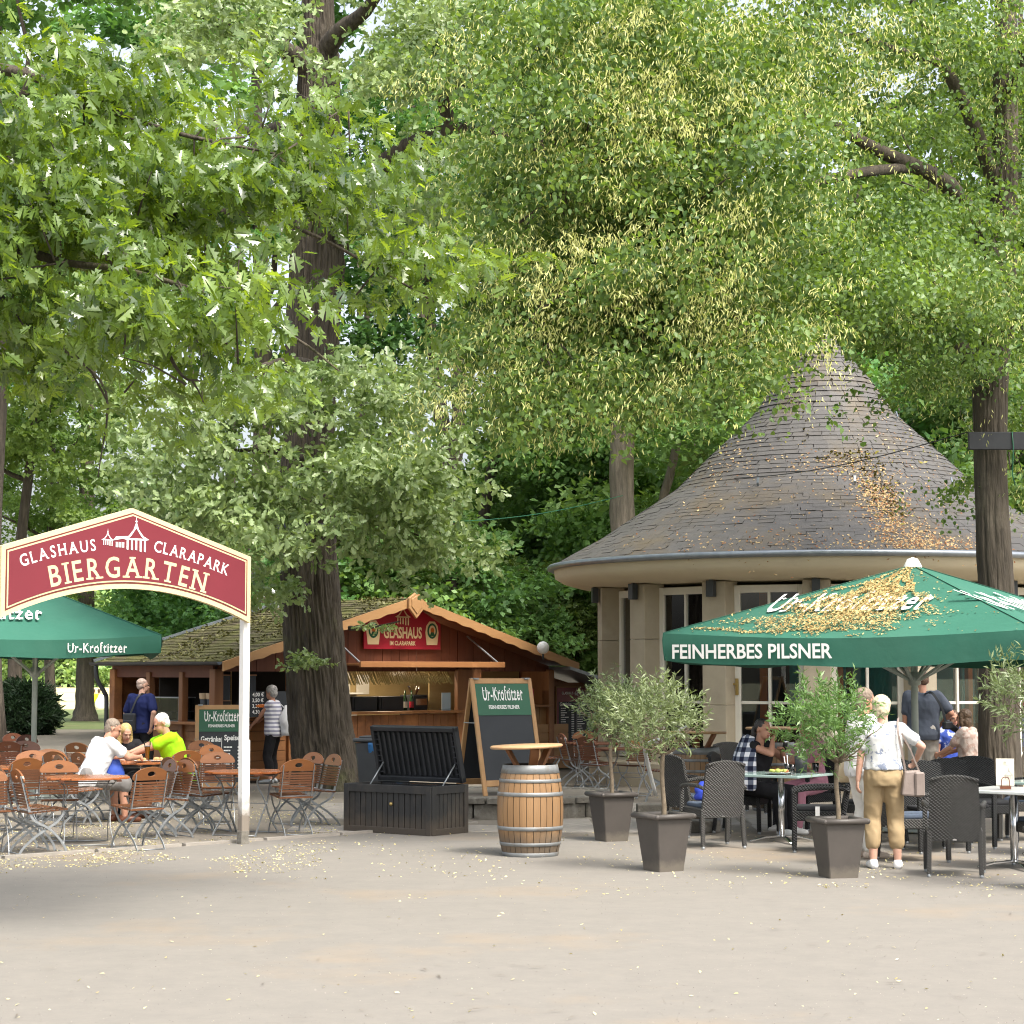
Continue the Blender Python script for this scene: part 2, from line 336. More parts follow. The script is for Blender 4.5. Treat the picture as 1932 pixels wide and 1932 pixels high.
M_['greystone'] = pm('rough_grey_stone', (0.20, 0.185, 0.155), (0.12, 0.11, 0.09), 5, 0.9, 0.7, 14, c3=(0.28, 0.27, 0.24), s3=3, bdist=0.03)
M_['frame'] = pm('white_window_paint', (0.70, 0.67, 0.58), (0.64, 0.61, 0.53), 3, 0.5)
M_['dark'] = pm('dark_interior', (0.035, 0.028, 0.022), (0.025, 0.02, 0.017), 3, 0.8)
M_['teal'] = pm('teal_curtain', (0.02, 0.14, 0.12), (0.015, 0.11, 0.10), 3, 0.8)
M_['orange'] = pm('orange_wood', (0.55, 0.16, 0.03), (0.45, 0.12, 0.02), 5, 0.5, stretch=(1, 1, 0.1))
M_['glass'] = glassmat('window_glass', (0.88, 0.92, 0.91), 0.01, 2.2)
M_['clear'] = glassmat('drinking_glass', (0.93, 0.95, 0.95), 0.02, 1.3)
M_['ply'] = pm('plywood_wall', (0.52, 0.40, 0.20), (0.42, 0.30, 0.13), 2.5, 0.7, stretch=(0.4, 1, 2))
M_['pot'] = pm('grey_plastic_pot', (0.075, 0.066, 0.058), (0.06, 0.053, 0.047), 5, 0.5, 0.05, c3=(0.14, 0.13, 0.115), s3=3, t3=(0.6, 0.9), objvar=0.08)
grime(M_['postwhite'], .1, .75, (.16, .125, .09), .9, 9); grime(M_['boxside'], 0, .35, (.075, .06, .045), .7); grime(M_['pot'], 0, .16, (.16, .14, .11), .6); grime(M_['wood'], 0, .5, (.13, .09, .06), .5)
M_['wick'] = None
M_['cushion'] = pm('slate_blue_fabric', (0.075, 0.10, 0.14), (0.06, 0.08, 0.115), 20, 0.9, 0.2, 90)
M_['bark'] = None
# chair wood with a varnish sheen
M_['slat'] = pm('varnished_slats', (0.175, 0.068, 0.025), (0.10, 0.038, 0.016), 6, 0.38, 0.1, 40, stretch=(0.1, 1, 1), objvar=0.38, spec=0.4)
M_['board'] = pm('varnished_board', (0.25, 0.098, 0.031), (0.165, 0.062, 0.021), 5, 0.35, 0.08, 40, stretch=(0.15, 1, 1), objvar=0.38, spec=0.4)
M_['slatdk'] = pm('dark_brown_slats', (0.13, 0.045, 0.02), (0.085, 0.028, 0.013), 6, 0.42, 0.1, 40, stretch=(0.1, 1, 1), objvar=0.2)
def wicker(name, c):
    m = pm(name, c, tuple(x * 0.7 for x in c), 30, 0.5, 0.0, coord='Object'); N = m.node_tree.nodes; L = m.node_tree.links
    tc = N.new('ShaderNodeTexCoord'); mp = N.new('ShaderNodeMapping'); L.new(tc.outputs['Object'], mp.inputs[0])
    sep = N.new('ShaderNodeSeparateXYZ'); L.new(mp.outputs[0], sep.inputs[0])
    def mth(op, a, b=None):
        n = N.new('ShaderNodeMath'); n.operation = op
        for i, x in enumerate((a, b)):
            if x is None: continue
            if isinstance(x, (int, float)): n.inputs[i].default_value = x
            else: L.new(x, n.inputs[i])
        return n.outputs[0]
    s1 = mth('SINE', mth('MULTIPLY', mth('ADD', sep.outputs[0], sep.outputs[1]), 190.0)); s2 = mth('SINE', mth('MULTIPLY', sep.outputs[2], 230.0))
    w = mth('MULTIPLY', s1, s2)
    bp = N.new('ShaderNodeBump'); bp.inputs['Strength'].default_value = 0.9; bp.inputs['Distance'].default_value = 0.01
    L.new(w, bp.inputs['Height']); L.new(bp.outputs[0], N['Principled BSDF'].inputs['Normal']); return m
M_['wick'] = wicker('grey_wicker', (0.070, 0.068, 0.063))
M_['wickdk'] = wicker('black_wicker', (0.022, 0.023, 0.023))
def barkmat(name, c1, c2, moss, ms=(0.6, 0.8)):
    m = pm(name, c1, c2, 12, 0.95, 0.9, 18, stretch=(1, 1, 0.16), c3=moss, s3=0.9, t3=ms, bdist=0.06); return m
M_['bark'] = barkmat('oak_bark', (0.105, 0.087, 0.065), (0.04, 0.033, 0.026), (0.085, 0.095, 0.03), (0.56, 0.75))
M_['barklime'] = barkmat('lime_bark', (0.095, 0.079, 0.058), (0.042, 0.035, 0.027), (0.16, 0.14, 0.105), (0.55, 0.75))
M_['barkbg'] = barkmat('grey_bark', (0.14, 0.115, 0.088), (0.06, 0.05, 0.04), (0.08, 0.085, 0.04), (0.6, 0.8))
M_['barkpale'] = barkmat('pale_beech_bark', (0.22, 0.185, 0.14), (0.11, 0.095, 0.07), (0.12, 0.12, 0.07), (0.6, 0.8))
M_['olivebark'] = pm('olive_stem_bark', (0.20, 0.16, 0.11), (0.12, 0.095, 0.065), 20, 0.9, 0.4, 60)
# ================================================================ ground
def ground_sheet(name, poly, z, m, kind='structure', label=None):
    mb = MB(); mb.add([(p[0], p[1], z) for p in poly], [tuple(range(len(poly)))])
    o = mb.obj(name, m); tag(o, label, None, None, kind); return o
ground_sheet('ground', [(-900, -200), (900, -200), (900, 1500), (-900, 1500)], 0.0, M_['soil'])
g = lambda u, v: gnd(u, v).xy
k0, k1, k2, k3 = g(-400, 1655), g(0, 1622), g(640, 1577), g(900, 1556)
ground_sheet('beer_garden_ground', [(-40, 5), (40, 5), (40, 50), (8, 66.5), (-40, 66.5)], 0.004, M_['dirt'])
ground_sheet('path', [(-30, -8), (30, -8), (30, g(1932, 1590)[1]), tuple(g(1932, 1592)), tuple(g(1500, 1590)), tuple(g(1080, 1575)), tuple(k3), tuple(k2), tuple(k1), tuple(k0), (-30, k0[1] - 2.5)], 0.008, M_['path'])
kb = MB()
kp = [Vector((*p, 0.012)) for p in (k0, k1, k2, k3)]
for a, b in zip(kp[:-1], kp[1:]):
    n = max(1, int((b - a).length / 1.0))
    for i in range(n):
        kb.bar(a.lerp(b, i / n + 0.008 / 1), a.lerp(b, (i + 1) / n - 0.004), 0.07, 0.05)
tag(kb.obj('kerb', M_['kerb']), None, None, None, 'structure')
ground_sheet('lawn', [(-120, 66.5), (6, 66.5), (10, 102), (-120, 102)], 0.008, M_['lawn'])
ground_sheet('meadow', [(-300, 102), (10, 102), (120, 800), (-600, 800)], 0.012, M_['meadow'])
# flagstones between the tables
fl = MB()
for i in range(7):
    for j in range(5):
        x, y = -2.2 + i * 0.92 + random.uniform(-.03, .03), 24.4 + j * 1.05 + random.uniform(-.03, .03)
        if random.random() < 0.2: continue
        fl.box((x, y, 0.0), (0.86, 0.98, 0.03), random.uniform(-.02, .02))
tag(fl.obj('paving', M_['kerb'], None, 0.01), None, None, None, 'structure')
# ================================================================ wooden beer hut
hg, hn = Vector((.752, .658, 0)), Vector((-.658, .752, 0))
HO = Vector((-4.71, 33.4, 0))
hut = empty('wooden_hut', HO, math.atan2(.658, .752), 'timber beer stall with mossy gabled roof and open serving hatches behind the oak', 'hut')
HM = Matrix.Translation(HO) @ Matrix.Rotation(math.atan2(.658, .752), 4, 'Z'); HI = HM.inverted()
YF = 0.5                                            # front wall plane (local y), wall x from 0.2 to 7.7
def hf(u, v, y=YF): p = HI @ onpl(u, v, HM @ Vector((0, y, 0)), hn); return p.x, p.z
def hl(u, v, x=0.2): p = HI @ onpl(u, v, HM @ Vector((x, 0, 0)), hg); return p.y, p.z
EZ, RZ, W2, DP = 1.98, 3.12, 3.95, 4.0              # eave height, ridge height, half width, depth
def roofz(x): return EZ + (RZ - EZ) * (1 - abs(x - W2) / W2)
# walls: board-and-batten gable above the openings, boards below the counters
wl = MB()
def vboards(x0, x1, y, zb, zt, step=0.17, mat=0):
    x = x0
    while x < x1 - 0.01:
        xe = min(x + step, x1); xm = (x + xe) / 2
        b = zb(xm) if callable(zb) else zb
        if callable(zt): za, zc = zt(x), zt(xe)
        else: za = zc = zt
        if min(za, zc) > b + 0.03:
            off = random.uniform(-0.006, 0.006)
            wl.prism([(x + .004, b), (xe - .004, b), (xe - .004, zc), (x + .004, za)], Matrix(((1, 0, 0, 0), (0, 0, 1, y + off), (0, 1, 0, 0), (0, 0, 0, 1))), 0.03, mat)
        x = xe
TOPZ = lambda x: roofz(x) - 0.10
hz = 1.86                                            # lintel height of the openings
vboards(0.25, 7.65, YF, hz, TOPZ, 0.19, 1)
xa, _ = hf(655, 1340); xb, _ = hf(858, 1340); xc, _ = hf(905, 1340); xd, _ = hf(1032, 1340)
CZ = hf(760, 1344)[1]                                # counter height
vboards(xa - 1.3, xb + 0.05, YF + .01, 0.05, CZ - 0.04, 0.17, 0)
vboards(xc - .02, 7.6, YF + .012, 0.05, CZ + .05, 0.5, 3)
def hboards(p0, p1, z0, z1, mat=2, step=0.165):
    z = z0
    d = (p1 - p0); L = d.length
    while z < z1 - .02:
        ze = min(z + step, z1)
        a = math.atan2(d.y, d.x); o = random.uniform(-.006, .006)
        n = Vector((-d.y, d.x, 0)).normalized()
        c = (p0 + p1) / 2 + n * o
        wl.box((c.x, c.y, (z + ze) / 2), (L, 0.03, ze - z - .008), a, mat); z = ze
hboards(Vector((0.26, YF + .02, 0)), Vector((xa - 1.3, YF + .02, 0)), 0.04, CZ - .06)
hboards(Vector((0.2, YF + .05, 0)), Vector((0.2, 3.75, 0)), 0.04, 0.98)
# left wall above the openings and back / right walls
wl.box((0.2, 2.15, 1.86), (0.04, 3.2, 0.2), 0, 1)
wl.box((W2, 3.8, 1.0), (7.5, 0.05, 2.0), 0, 0)
wl.prism([(0.2, 1.98), (7.7, 1.98), (W2, 3.0)], Matrix(((1, 0, 0, 0), (0, 0, 1, 3.78), (0, 1, 0, 0), (0, 0, 0, 1))), 0.04, 1)
wl.box((7.7, 2.15, 0.95), (0.05, 3.3, 1.9), 0, 0)
wl.obj('wall', [M_['wood'], M_['wooddk'], M_['woodh'], M_['woodlt']], hut)
# posts
ps = []
for x, y, w in ((0.22, YF, .17), (0.22, 3.72, .17), (7.62, YF - .01, .14), (xa - 1.2, YF, .13)): ps.append((x, y, w, 1.9))
yl1, _ = hl(284, 1300); yl2, _ = hl(346, 1300)
for y in (yl1, yl2): ps.append((0.2, y, .12, 1.85))
for x, y, w, h in ps:
    mb = MB(); mb.box((x, y, h / 2), (w, w, h)); mb.obj('post', M_['wood'], hut, 0.008)
xp = (xb + xc) / 2
mb = MB(); mb.box((xp, YF - .02, .95), ((xc - xb) * .96, 0.1, 1.9)); mb.obj('post', M_['wood'], hut, 0.008)
# counters
for x0, x1, z in ((xa - 1.3, xb + .1, CZ), (xc - .02, 7.6, CZ + .08)):
    mb = MB(); mb.box(((x0 + x1) / 2, YF + .02, z), (x1 - x0, 0.36, 0.045)); mb.obj('counter', M_['woodh'], hut, 0.006)
mb = MB(); mb.box(((.3 + xa - 1.3) / 2, YF + .02, CZ - .03), (xa - 1.6, 0.34, 0.045)); mb.obj('counter', M_['woodh'], hut, 0.006)
mb = MB(); mb.box((0.2, 2.1, 1.0), (0.34, 3.1, 0.045)); mb.obj('counter', M_['woodh'], hut, 0.006)
# roof: two slopes with shingle courses, mossy
rf = MB()
for sgn in (-1, 1):
    nC = 22
    for i in range(nC):
        t0, t1 = i / nC, (i + 1) / nC + 0.01
        xo0, xo1 = W2 + sgn * W2 * (1 - t0), W2 + sgn * W2 * (1 - min(t1, 1))
        z0, z1 = roofz(xo0) + .055, roofz(xo1) + .035
        ny = 26; pts = []
        for k in range(ny + 1):
            y = DP * k / ny; w = noise.noise(Vector((xo0 * 2, y * 2, sgn))) * .02
            pts.append((xo0, y, z0 + w + random.uniform(-.006, .006)))
        for k in range(ny + 1):
            y = DP * k / ny; w = noise.noise(Vector((xo1 * 2, y * 2, sgn))) * .02
            pts.append((xo1, y, z1 + w))
        for k in range(ny + 1): pts.append((xo0, DP * k / ny, z0 - .03))
        n1 = ny + 1
        rf.add(pts, [(k, k + 1, n1 + k + 1, n1 + k) for k in range(ny)] + [(2 * n1 + k, 2 * n1 + k + 1, k + 1, k) for k in range(ny)])
# underside boards
for sgn in (-1, 1):
    x0 = W2 + sgn * W2
    rf.add([(x0, 0.02, EZ - .01), (W2, 0.02, RZ - .01), (W2, DP - .02, RZ - .01), (x0, DP - .02, EZ - .01)], [(0, 1, 2, 3)], 1)
roof = rf.obj('roof', [M_['mossroof'], M_['wooddk']], hut, fixn=False)
# moss tufts on the left slope
C = []; 
for i in range(5200):
    sl = rng.random() < .8; t = rng.random(); y = rng.random() * DP; x = W2 * t if sl else W2 + W2 * (1 - t)
    if noise.noise(Vector((x * 1.1, y * 1.1, 3))) < -.12 - .25 * (t) + .2: continue
    C.append((x, y, roofz(x) + .06))
C = np.array(C); n = len(C); A, B, N_ = orient(n, jit=.6)
leaves('moss', *RHOMB, C, A, B, N_, rng.uniform(.03, .09, n), rng.random(n), [leafmat('moss', (0.055, 0.055, 0.015), (0.15, 0.14, 0.045), (1, 1, .5), .1)], hut)['kind'] = 'stuff'
# scalloped barge boards and ridge ornament
for sgn in (-1, 1):
    up = []; lo = []; n = 46
    for k in range(n + 1):
        t = k / n; x = W2 + sgn * W2 * 1.0 * t; z = roofz(x)
        up.append((x, z + .04)); lo.append((x, z - .115 - .012 * math.sin(k * math.pi * .5) * (1 if .08 < t < .94 else 0)))
    mb = MB(); 
    MM = Matrix(((1, 0, 0, 0), (0, 0, 1, -.045), (0, 1, 0, 0), (0, 0, 0, 1)))
    for k in range(n): mb.prism([lo[k], lo[k + 1], up[k + 1], up[k]], MM, .04)
    mb.obj('barge_board', M_['woodlt'], hut)
mb = MB(); mb.prism([(-.17, .02), (-.17, -.16), (0, -.34), (.17, -.16), (.17, .02), (0, .13)], Matrix(((1, 0, 0, W2), (0, 0, 1, -.11), (0, 1, 0, RZ), (0, 0, 0, 1))), .06)
mb.prism([(-.12, .0), (-.12, -.13), (0, -.26), (.12, -.13), (.12, .0), (0, .07)], Matrix(((1, 0, 0, W2), (0, 0, 1, -.125), (0, 1, 0, RZ), (0, 0, 0, 1))), .03)
mb.obj('ridge_ornament', M_['woodlt'], hut, .008)
# gutter and downpipe on the left eave
mb = MB(); prof = [(math.cos(a) * .06, math.sin(a) * .06) for a in [math.pi + math.pi * i / 6 for i in range(7)]]
prof2 = [(x * .85, y * .85) for x, y in reversed(prof)]
poly = prof + prof2
mb.prism(poly, Matrix(((1, 0, 0, -.05), (0, 0, 1, 0.0), (0, 1, 0, EZ + .04), (0, 0, 0, 1))), DP + .1)
mb.obj('gutter', M_['gutter'], hut)
mb = MB(); mb.tube(smooth_path([(-.05, DP - .05, EZ - .02), (-.05, DP - .05, EZ - .12), (-.02, DP - .06, EZ - .28), (.1, DP - .1, EZ - .5), (.14, DP - .1, EZ - .7), (.14, DP - .1, .1)], 4), .04, 10)
mb.obj('downpipe', M_['gutter'], hut)
mb = MB(); mb.bar((-.06, DP + .01, EZ + .07), (W2, DP + .01, RZ + .07), .03, .05); mb.obj('verge_strip', M_['zinc'], hut)
# raised hatch flap over the bar
x0, z0 = hf(640, 1246); x1 = hf(900, 1250)[0]
fl_ = MB(); zt = 1.98
xr = xc - .22
fl_.box(((xa - .4 + xr) / 2, YF - .48, zt), (xr - xa + .4, .9, .035))
fl_.box(((xa - .4 + xr) / 2, YF - .92, zt - .0), (xr + .04 - xa + .4, .045, .10))
fl_.obj('hatch_flap', M_['woodh'], hut, .004)
for x in (xa - .35, xr - .05):
    mb = MB(); mb.bar((x, YF - .85, zt + .02), (x - .05, YF - .02, zt + .52), .03, .02); mb.obj('flap_strut', M_['steel'], hut)
# bamboo fringe under the flap
mb = MB()
for i in range(150):
    x = xa - 1.2 + (xb - xa + 1.15) * i / 150 + random.uniform(-.01, .01)
    mb.tube([(x, YF + .1, 1.86), (x + .02, YF - .02, 1.66 + random.uniform(-.04, .02))], .009, 4)
mb.obj('bamboo_fringe', pm('dry_bamboo', (0.5, 0.42, 0.17), (0.33, 0.26, 0.09), 9, .6), hut)
cl_ = empty('added_bar_lamp', HM @ Vector(((xa + xb) / 2 + .2, YF + .7, 1.93)), 0, 'added unseen lamp brightening the inside of the bar', 'lamp')  # lamp added to brighten the hut interior, hidden behind the fringe
em = bpy.data.materials.new('added_bar_glow'); em.use_nodes = True; em.node_tree.nodes['Principled BSDF'].inputs['Emission Color'].default_value = (1, .8, .5, 1); em.node_tree.nodes['Principled BSDF'].inputs['Emission Strength'].default_value = 8
mb = MB(); mb.ball((0, 0, 0), .06, 8); mb.obj('added_bulb', em, cl_); mb = MB(); mb.lathe([(.03, .12), (.1, .02)], 14); mb.obj('added_lamp_shade', M_['white'], cl_)
pl_ = bpy.data.objects.new('bar_light', bpy.data.lights.new('bar_light', 'POINT')); COL.objects.link(pl_); pl_.location = cl_.location - Vector((0, 0, .1)); pl_.data.energy = 22; pl_.data.color = (1, .82, .58); pl_.data.shadow_soft_size = .1  # warm fill light added for the bar
# interior: floor, plywood back wall, side partition, shelf
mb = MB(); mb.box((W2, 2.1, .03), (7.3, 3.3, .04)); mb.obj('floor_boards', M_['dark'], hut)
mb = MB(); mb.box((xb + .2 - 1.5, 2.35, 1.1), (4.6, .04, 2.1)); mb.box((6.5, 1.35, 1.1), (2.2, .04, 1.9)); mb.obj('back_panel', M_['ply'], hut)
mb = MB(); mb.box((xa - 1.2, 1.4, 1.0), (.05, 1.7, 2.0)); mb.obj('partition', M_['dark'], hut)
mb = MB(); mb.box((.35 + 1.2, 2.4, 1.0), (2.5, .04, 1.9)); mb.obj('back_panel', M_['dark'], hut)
# lean-to on the right
x0 = 7.72; x1 = 9.75
wl = MB(); vboards(x0, x1, YF + .25, 0.03, lambda x: 1.80 - (x - x0) * .24, 0.16, 0)
wl.box(((x0 + x1) / 2, YF + .23, 1.60), (x1 - x0, .05, .10), 0, 0)
wl.obj('side_wall', [M_['wood']], hut)
mb = MB()
for k, (a, b) in enumerate(((x0 - .1, x0 + 1.15), (x0 + 1.05, x1 + .2))):
    za, zb_ = 1.93 - (a - x0) * .24 - k * .03, 1.93 - (b - x0) * .24 - k * .03
    mb.add([(a, -.1, za), (b, -.1, zb_), (b, 3.6, zb_), (a, 3.6, za), (a, -.1, za - .06), (b, -.1, zb_ - .06), (b, 3.6, zb_ - .06), (a, 3.6, za - .06)],
           [(0, 1, 2, 3), (7, 6, 5, 4), (0, 4, 5, 1), (1, 5, 6, 2), (2, 6, 7, 3), (3, 7, 4, 0)])
mb.obj('side_roof', M_['zinc'], hut)
# low shutter boards below the small opening
mb = MB(); xs, zs = hf(965, 1380)
mb.box((xs + .9, YF - .03, .45), (.95, .03, .80)); 
for i in range(5): mb.box((xs + .9, YF - .055, .12 + i * .17), (.95, .02, .15))
mb.obj('shutter_panel', M_['woodlt'], hut)
# ---- gable sign
sg = empty('stall_sign', HM @ Vector((hf(754, 1195)[0], YF - .06, hf(754, 1225)[1])), math.atan2(.658, .752), 'dark red five-sided sign lettered GLASHAUS with gold emblem under the hut gable', 'sign')
hw = .86; z1 = .30; z2 = .60
mb = MB(); FM = Matrix(((1, 0, 0, 0), (0, 0, -1, 0), (0, 1, 0, 0), (0, 0, 0, 1)))     # local xy -> xz, thickness towards the viewer
mb.prism([(-hw, 0), (hw, 0), (hw, .46), (0, .92), (-hw, .46)], FM, .03); mb.obj('board', M_['red'], sg)
mb = MB(); TM = Matrix.Translation((0, -.034, 0)) @ FM
put_text(mb, 'GLASHAUS', TM @ Matrix.Translation((0, .20, 0)), .19, .03, width=.86); put_text(mb, 'IM CLARAPARK', TM @ Matrix.Translation((0, .07, 0)), .075, .02, width=.58)
mb.obj('lettering', M_['cream'], sg)
def temple(mb, M, s):
    """the house emblem: a tent roof with finial over five columns; s = width"""
    def P(poly, dz=0.0): mb.prism([(x * s, y * s) for x, y in poly], M @ Matrix.Translation((0, 0, dz)), .002)
    P([(-.5, .36), (-.30, .44), (-.10, .66), (-.03, .86), (.03, .86), (-.0, .70), (-.07, .60), (-.22, .44), (-.2, .40), (.2, .40), (.22, .44), (.07, .60), (0, .70), (.03, .86), (.10, .66), (.30, .44), (.5, .36), (.42, .33), (-.42, .33)][:0] or [(-.5, .36), (-.28, .47), (-.10, .68), (-.02, .90), (-.02, .70), (-.2, .45), (-.38, .335)])
    P([(.5, .36), (.38, .335), (.2, .45), (.02, .70), (.02, .90), (.10, .68), (.28, .47)], .0005)
    P([(-.4, .33), (.4, .33), (.34, .39), (-.34, .39)], .001)
    P([(-.018, .70), (.018, .70), (.018, .95), (0, 1.15), (-.018, .95)], .0015)
    P([(-.05, .93), (.05, .93), (.05, .97), (-.05, .97)], .002)
    for i in range(5):
        x = -.33 + .165 * i; P([(x - .035, .02 - .05 * (i > 2)), (x + .035, .0 - .05 * (i > 2)), (x + .035, .32), (x - .035, .32)], .0025)
mb = MB(); temple(mb, TM @ Matrix.Translation((0, .44, 0)), .36); mb.obj('emblem', M_['cream'], sg)
for sx_ in (-1, 1):
    mb = MB(); cx = sx_ * .66
    mb.prism([(cx - .12, .08), (cx + .12, .08), (cx + .15, .30), (cx + .13, .42), (cx + .06, .50), (cx - .06, .50), (cx - .13, .42), (cx - .15, .30)], TM, .004, 0)
    mb.prism([(cx + .11 * math.cos(a), .33 + .14 * math.sin(a)) for a in [i * math.pi / 8 for i in range(16)]], TM @ Matrix.Translation((0, 0, .005)), .003, 1)
    mb.prism([(cx + .075 * math.cos(a), .33 + .10 * math.sin(a)) for a in [i * math.pi / 8 for i in range(16)]], TM @ Matrix.Translation((0, 0, .009)), .003, 0)
    mb.prism([(cx + .04 * math.cos(a), .34 + .05 * math.sin(a)) for a in [i * math.pi / 8 for i in range(16)]], TM @ Matrix.Translation((0, 0, .013)), .003, 2)
    mb.prism([(cx - .06, .24), (cx + .06, .24), (cx + .03, .31), (cx - .03, .31)], TM @ Matrix.Translation((0, 0, .013)), .003, 1)
    mb.obj('badge', [M_['cream'], M_['signgreen'], M_['orange']], sg)
# ---- things in the stall
def hput(x, y, z): return HM @ Vector((x, y, z))
hrz = math.atan2(.658, .752)
shelf_ = empty('bottle_shelf', hput(xa + .6, 2.2, 1.46), hrz, 'white shelf fixed to the plywood back wall of the bar', 'shelf')
mb = MB(); mb.box((0, 0, 0), (1.9, .22, .03)); mb.obj('shelf_board', M_['white'], shelf_)
mb = MB(); mb.box((0, .1, -.35), (1.9, .02, .5)); mb.obj('back_board', M_['white'], shelf_)
bcol = [(0.25, 0.05, 0.04), (0.04, 0.08, 0.03), (0.10, 0.03, 0.02), (0.02, 0.05, 0.02), (0.3, 0.08, 0.07)]
bm_ = [pm('bottle_glass_%s' % c, col, tuple(x * .8 for x in col), 3, .15) for c, col in zip(('red', 'green', 'brown', 'olive', 'rose'), bcol)]
M_['label'] = pm('paper_label', (0.75, 0.72, 0.64), (0.68, 0.65, 0.58), 6, .8)
bl = ['red bottle at the left end of the bar shelf', 'wine red bottle with pale label, second on the bar shelf', 'brown bottle, third from the left on the bar shelf', 'green bottle with white label, fourth on the bar shelf', 'dark green bottle in the middle of the bar shelf',
      'olive bottle with white label right of the middle on the bar shelf', 'dark brown bottle, third from the right on the bar shelf', 'pink bottle, second from the right on the bar shelf', 'rosy bottle at the right end of the bar shelf']
for i in range(9):
    b = empty('bottle', hput(xa - .1 + i * .155, 2.18, 1.476), 0, bl[i], 'bottle', 'bottles on the bar shelf')
    mb = MB(); k = random.uniform(.92, 1.1); mb.lathe([(.001, 0), (.042, 0), (.042, .19 * k), (.03, .22 * k), (.015, .25 * k), (.015, .31 * k), (.001, .31 * k)], 12)
    mb.obj('bottle_body', bm_[[0, 0, 2, 1, 3, 3, 2, 4, 4][i]], b)
    mb = MB(); mb.lathe([(.0432, .05), (.0432, .14)], 12); mb.obj('bottle_label', M_['label'], b)
# small counter machine, boxes, papers
cm = empty('coffee_machine', hput(xb - .35, YF + .75, CZ - .1), hrz, 'dark coffee machine at the right end of the bar counter', 'machine')
mb = MB(); mb.box((0, 0, .2), (.36, .4, .4)); mb.obj('machine_body', M_['black'], cm, .02)
mb = MB(); mb.box((0, -.21, .27), (.26, .02, .12)); mb.box((0, -.24, .03), (.3, .12, .03)); mb.obj('drip_tray', M_['chrome'], cm)
mb = MB(); mb.lathe([(.05, 0), (.12, .14), (.12, .16)], 12, (0, 0, .40)); mb.obj('hopper', M_['clear'], cm)
for x, w, l in ((xa + .65, .55, 'left dark drawer unit on the bar counter'), (xa + 1.25, .55, 'right dark drawer unit on the bar counter')):
    d = empty('drawer_unit', hput(x, YF + .55, CZ + .02), hrz, l, 'drawer unit'); mb = MB(); mb.box((0, 0, .13), (w, .4, .26)); mb.obj('case', M_['black'], d, .01)
    mb = MB(); mb.box((0, -.205, .13), (w - .08, .012, .2)); mb.obj('drawer_front', M_['slate'], d)
mb = MB(); tc_ = empty('table_card', hput(xb - .22, YF - .02, CZ + .02), hrz, 'pale blue price card standing at the right end of the bar counter', 'card')
mb.box((0, 0, .16), (.2, .012, .32)); mb.obj('card_face', pm('pale_blue_card', (.45, .55, .62), (.4, .5, .58), 3, .7), tc_)
mb = MB(); mb.box((0, .03, .02), (.2, .1, .02)); mb.obj('card_foot', M_['clear'], tc_)
for (x, z, w, h, l, nm) in ((xb - 1.15, 1.62, .28, .44, 'tall white notice pinned left of the other on the bar wall', 'notice'), (xb - .72, 1.62, .3, .36, 'square white notice pinned right of the tall one on the bar wall', 'notice')):
    mb = MB(); mb.box((0, 0, 0), (w, .006, h)); o = mb.obj(nm, M_['label']); o.matrix_world = HM @ Matrix.Translation((x, 2.31, z)); tag(o, l, 'notice')
for x, l, k in ((xb - .75, 'slim clear bottle with dark neck beside the coffee machine', 1), (xb - .6, 'bottle with red label beside the coffee machine', 0)):
    b = empty('bottle', hput(x, YF + .5, CZ + .02), 0, l, 'bottle'); mb = MB(); mb.lathe([(.001, 0), (.04, 0), (.04, .2), (.015, .27), (.015, .36), (.001, .36)], 12); mb.obj('bottle_body', bm_[3], b)
    mb = MB(); mb.lathe([(.0415, .05), (.0415, .16)], 12); mb.obj('bottle_label', M_['label'] if k else M_['red'], b)
b = empty('cash_box', hput(7.05, YF + .15, CZ + .10), hrz, 'small red box with white patch on the counter of the small hatch', 'box')
mb = MB(); mb.box((0, 0, .15), (.42, .3, .3)); mb.obj('box_body', M_['red'], b, .02); mb = MB(); mb.box((-.1, -.152, .12), (.12, .01, .14)); mb.obj('box_patch', M_['white'], b)
# left counter: cups, glass display, little boards
for k, (y, l) in enumerate(((hl(372, 1300)[0], 'left stack of paper cups on a grey holder in the hut window'), (hl(379, 1300)[0] - .1, 'right stack of paper cups on a grey holder in the hut window'))):
    c = empty('cup_stack', hput(.34, y, 1.40), 0, l, 'cups', 'paper cup stacks'); mb = MB(); mb.lathe([(.06, 0), (.075, .12), (.001, .12)], 14, (0, 0, -.12)); mb.lathe([(.055, -.0), (.055, -.05), (.001, -.05)], 12, (0, 0, -.12)); mb.obj('cup_holder', M_['bin'], c)
    mb = MB(); mb.lathe([(.075, .0), (.085, .03), (.08, .032), (.088, .10), (.001, .10)], 14); mb.obj('cups', pm('kraft_paper_%d' % k, (.55, .40, .25), (.5, .35, .2), 5, .8), c)
dsp = empty('glass_display', hput(.32, (yl1 + yl2) / 2, 1.02), hrz, 'glass cake display standing on the left counter of the hut', 'display case')
mb = MB(); mb.box((0, 0, .2), (.3, yl1 - yl2 - .15 if yl1 > yl2 else yl2 - yl1 - .15, .4)); mb.obj('glass_case', M_['clear'], dsp)
mb = MB()
for z in (.0, .4): mb.box((0, 0, z), (.32, abs(yl1 - yl2) - .1, .02))
for s in (-1, 1): mb.box((-.15, s * (abs(yl1 - yl2) / 2 - .08), .2), (.02, .02, .4))
mb.obj('case_frame', M_['steel'], dsp)
for i in range(3):
    mb = MB(); mb.box((0, 0, .08), (.16, .18, .12)); o = mb.obj('food_tray', M_['bin'], dsp, .02); o.location = (0, -.3 + .3 * i, .02)
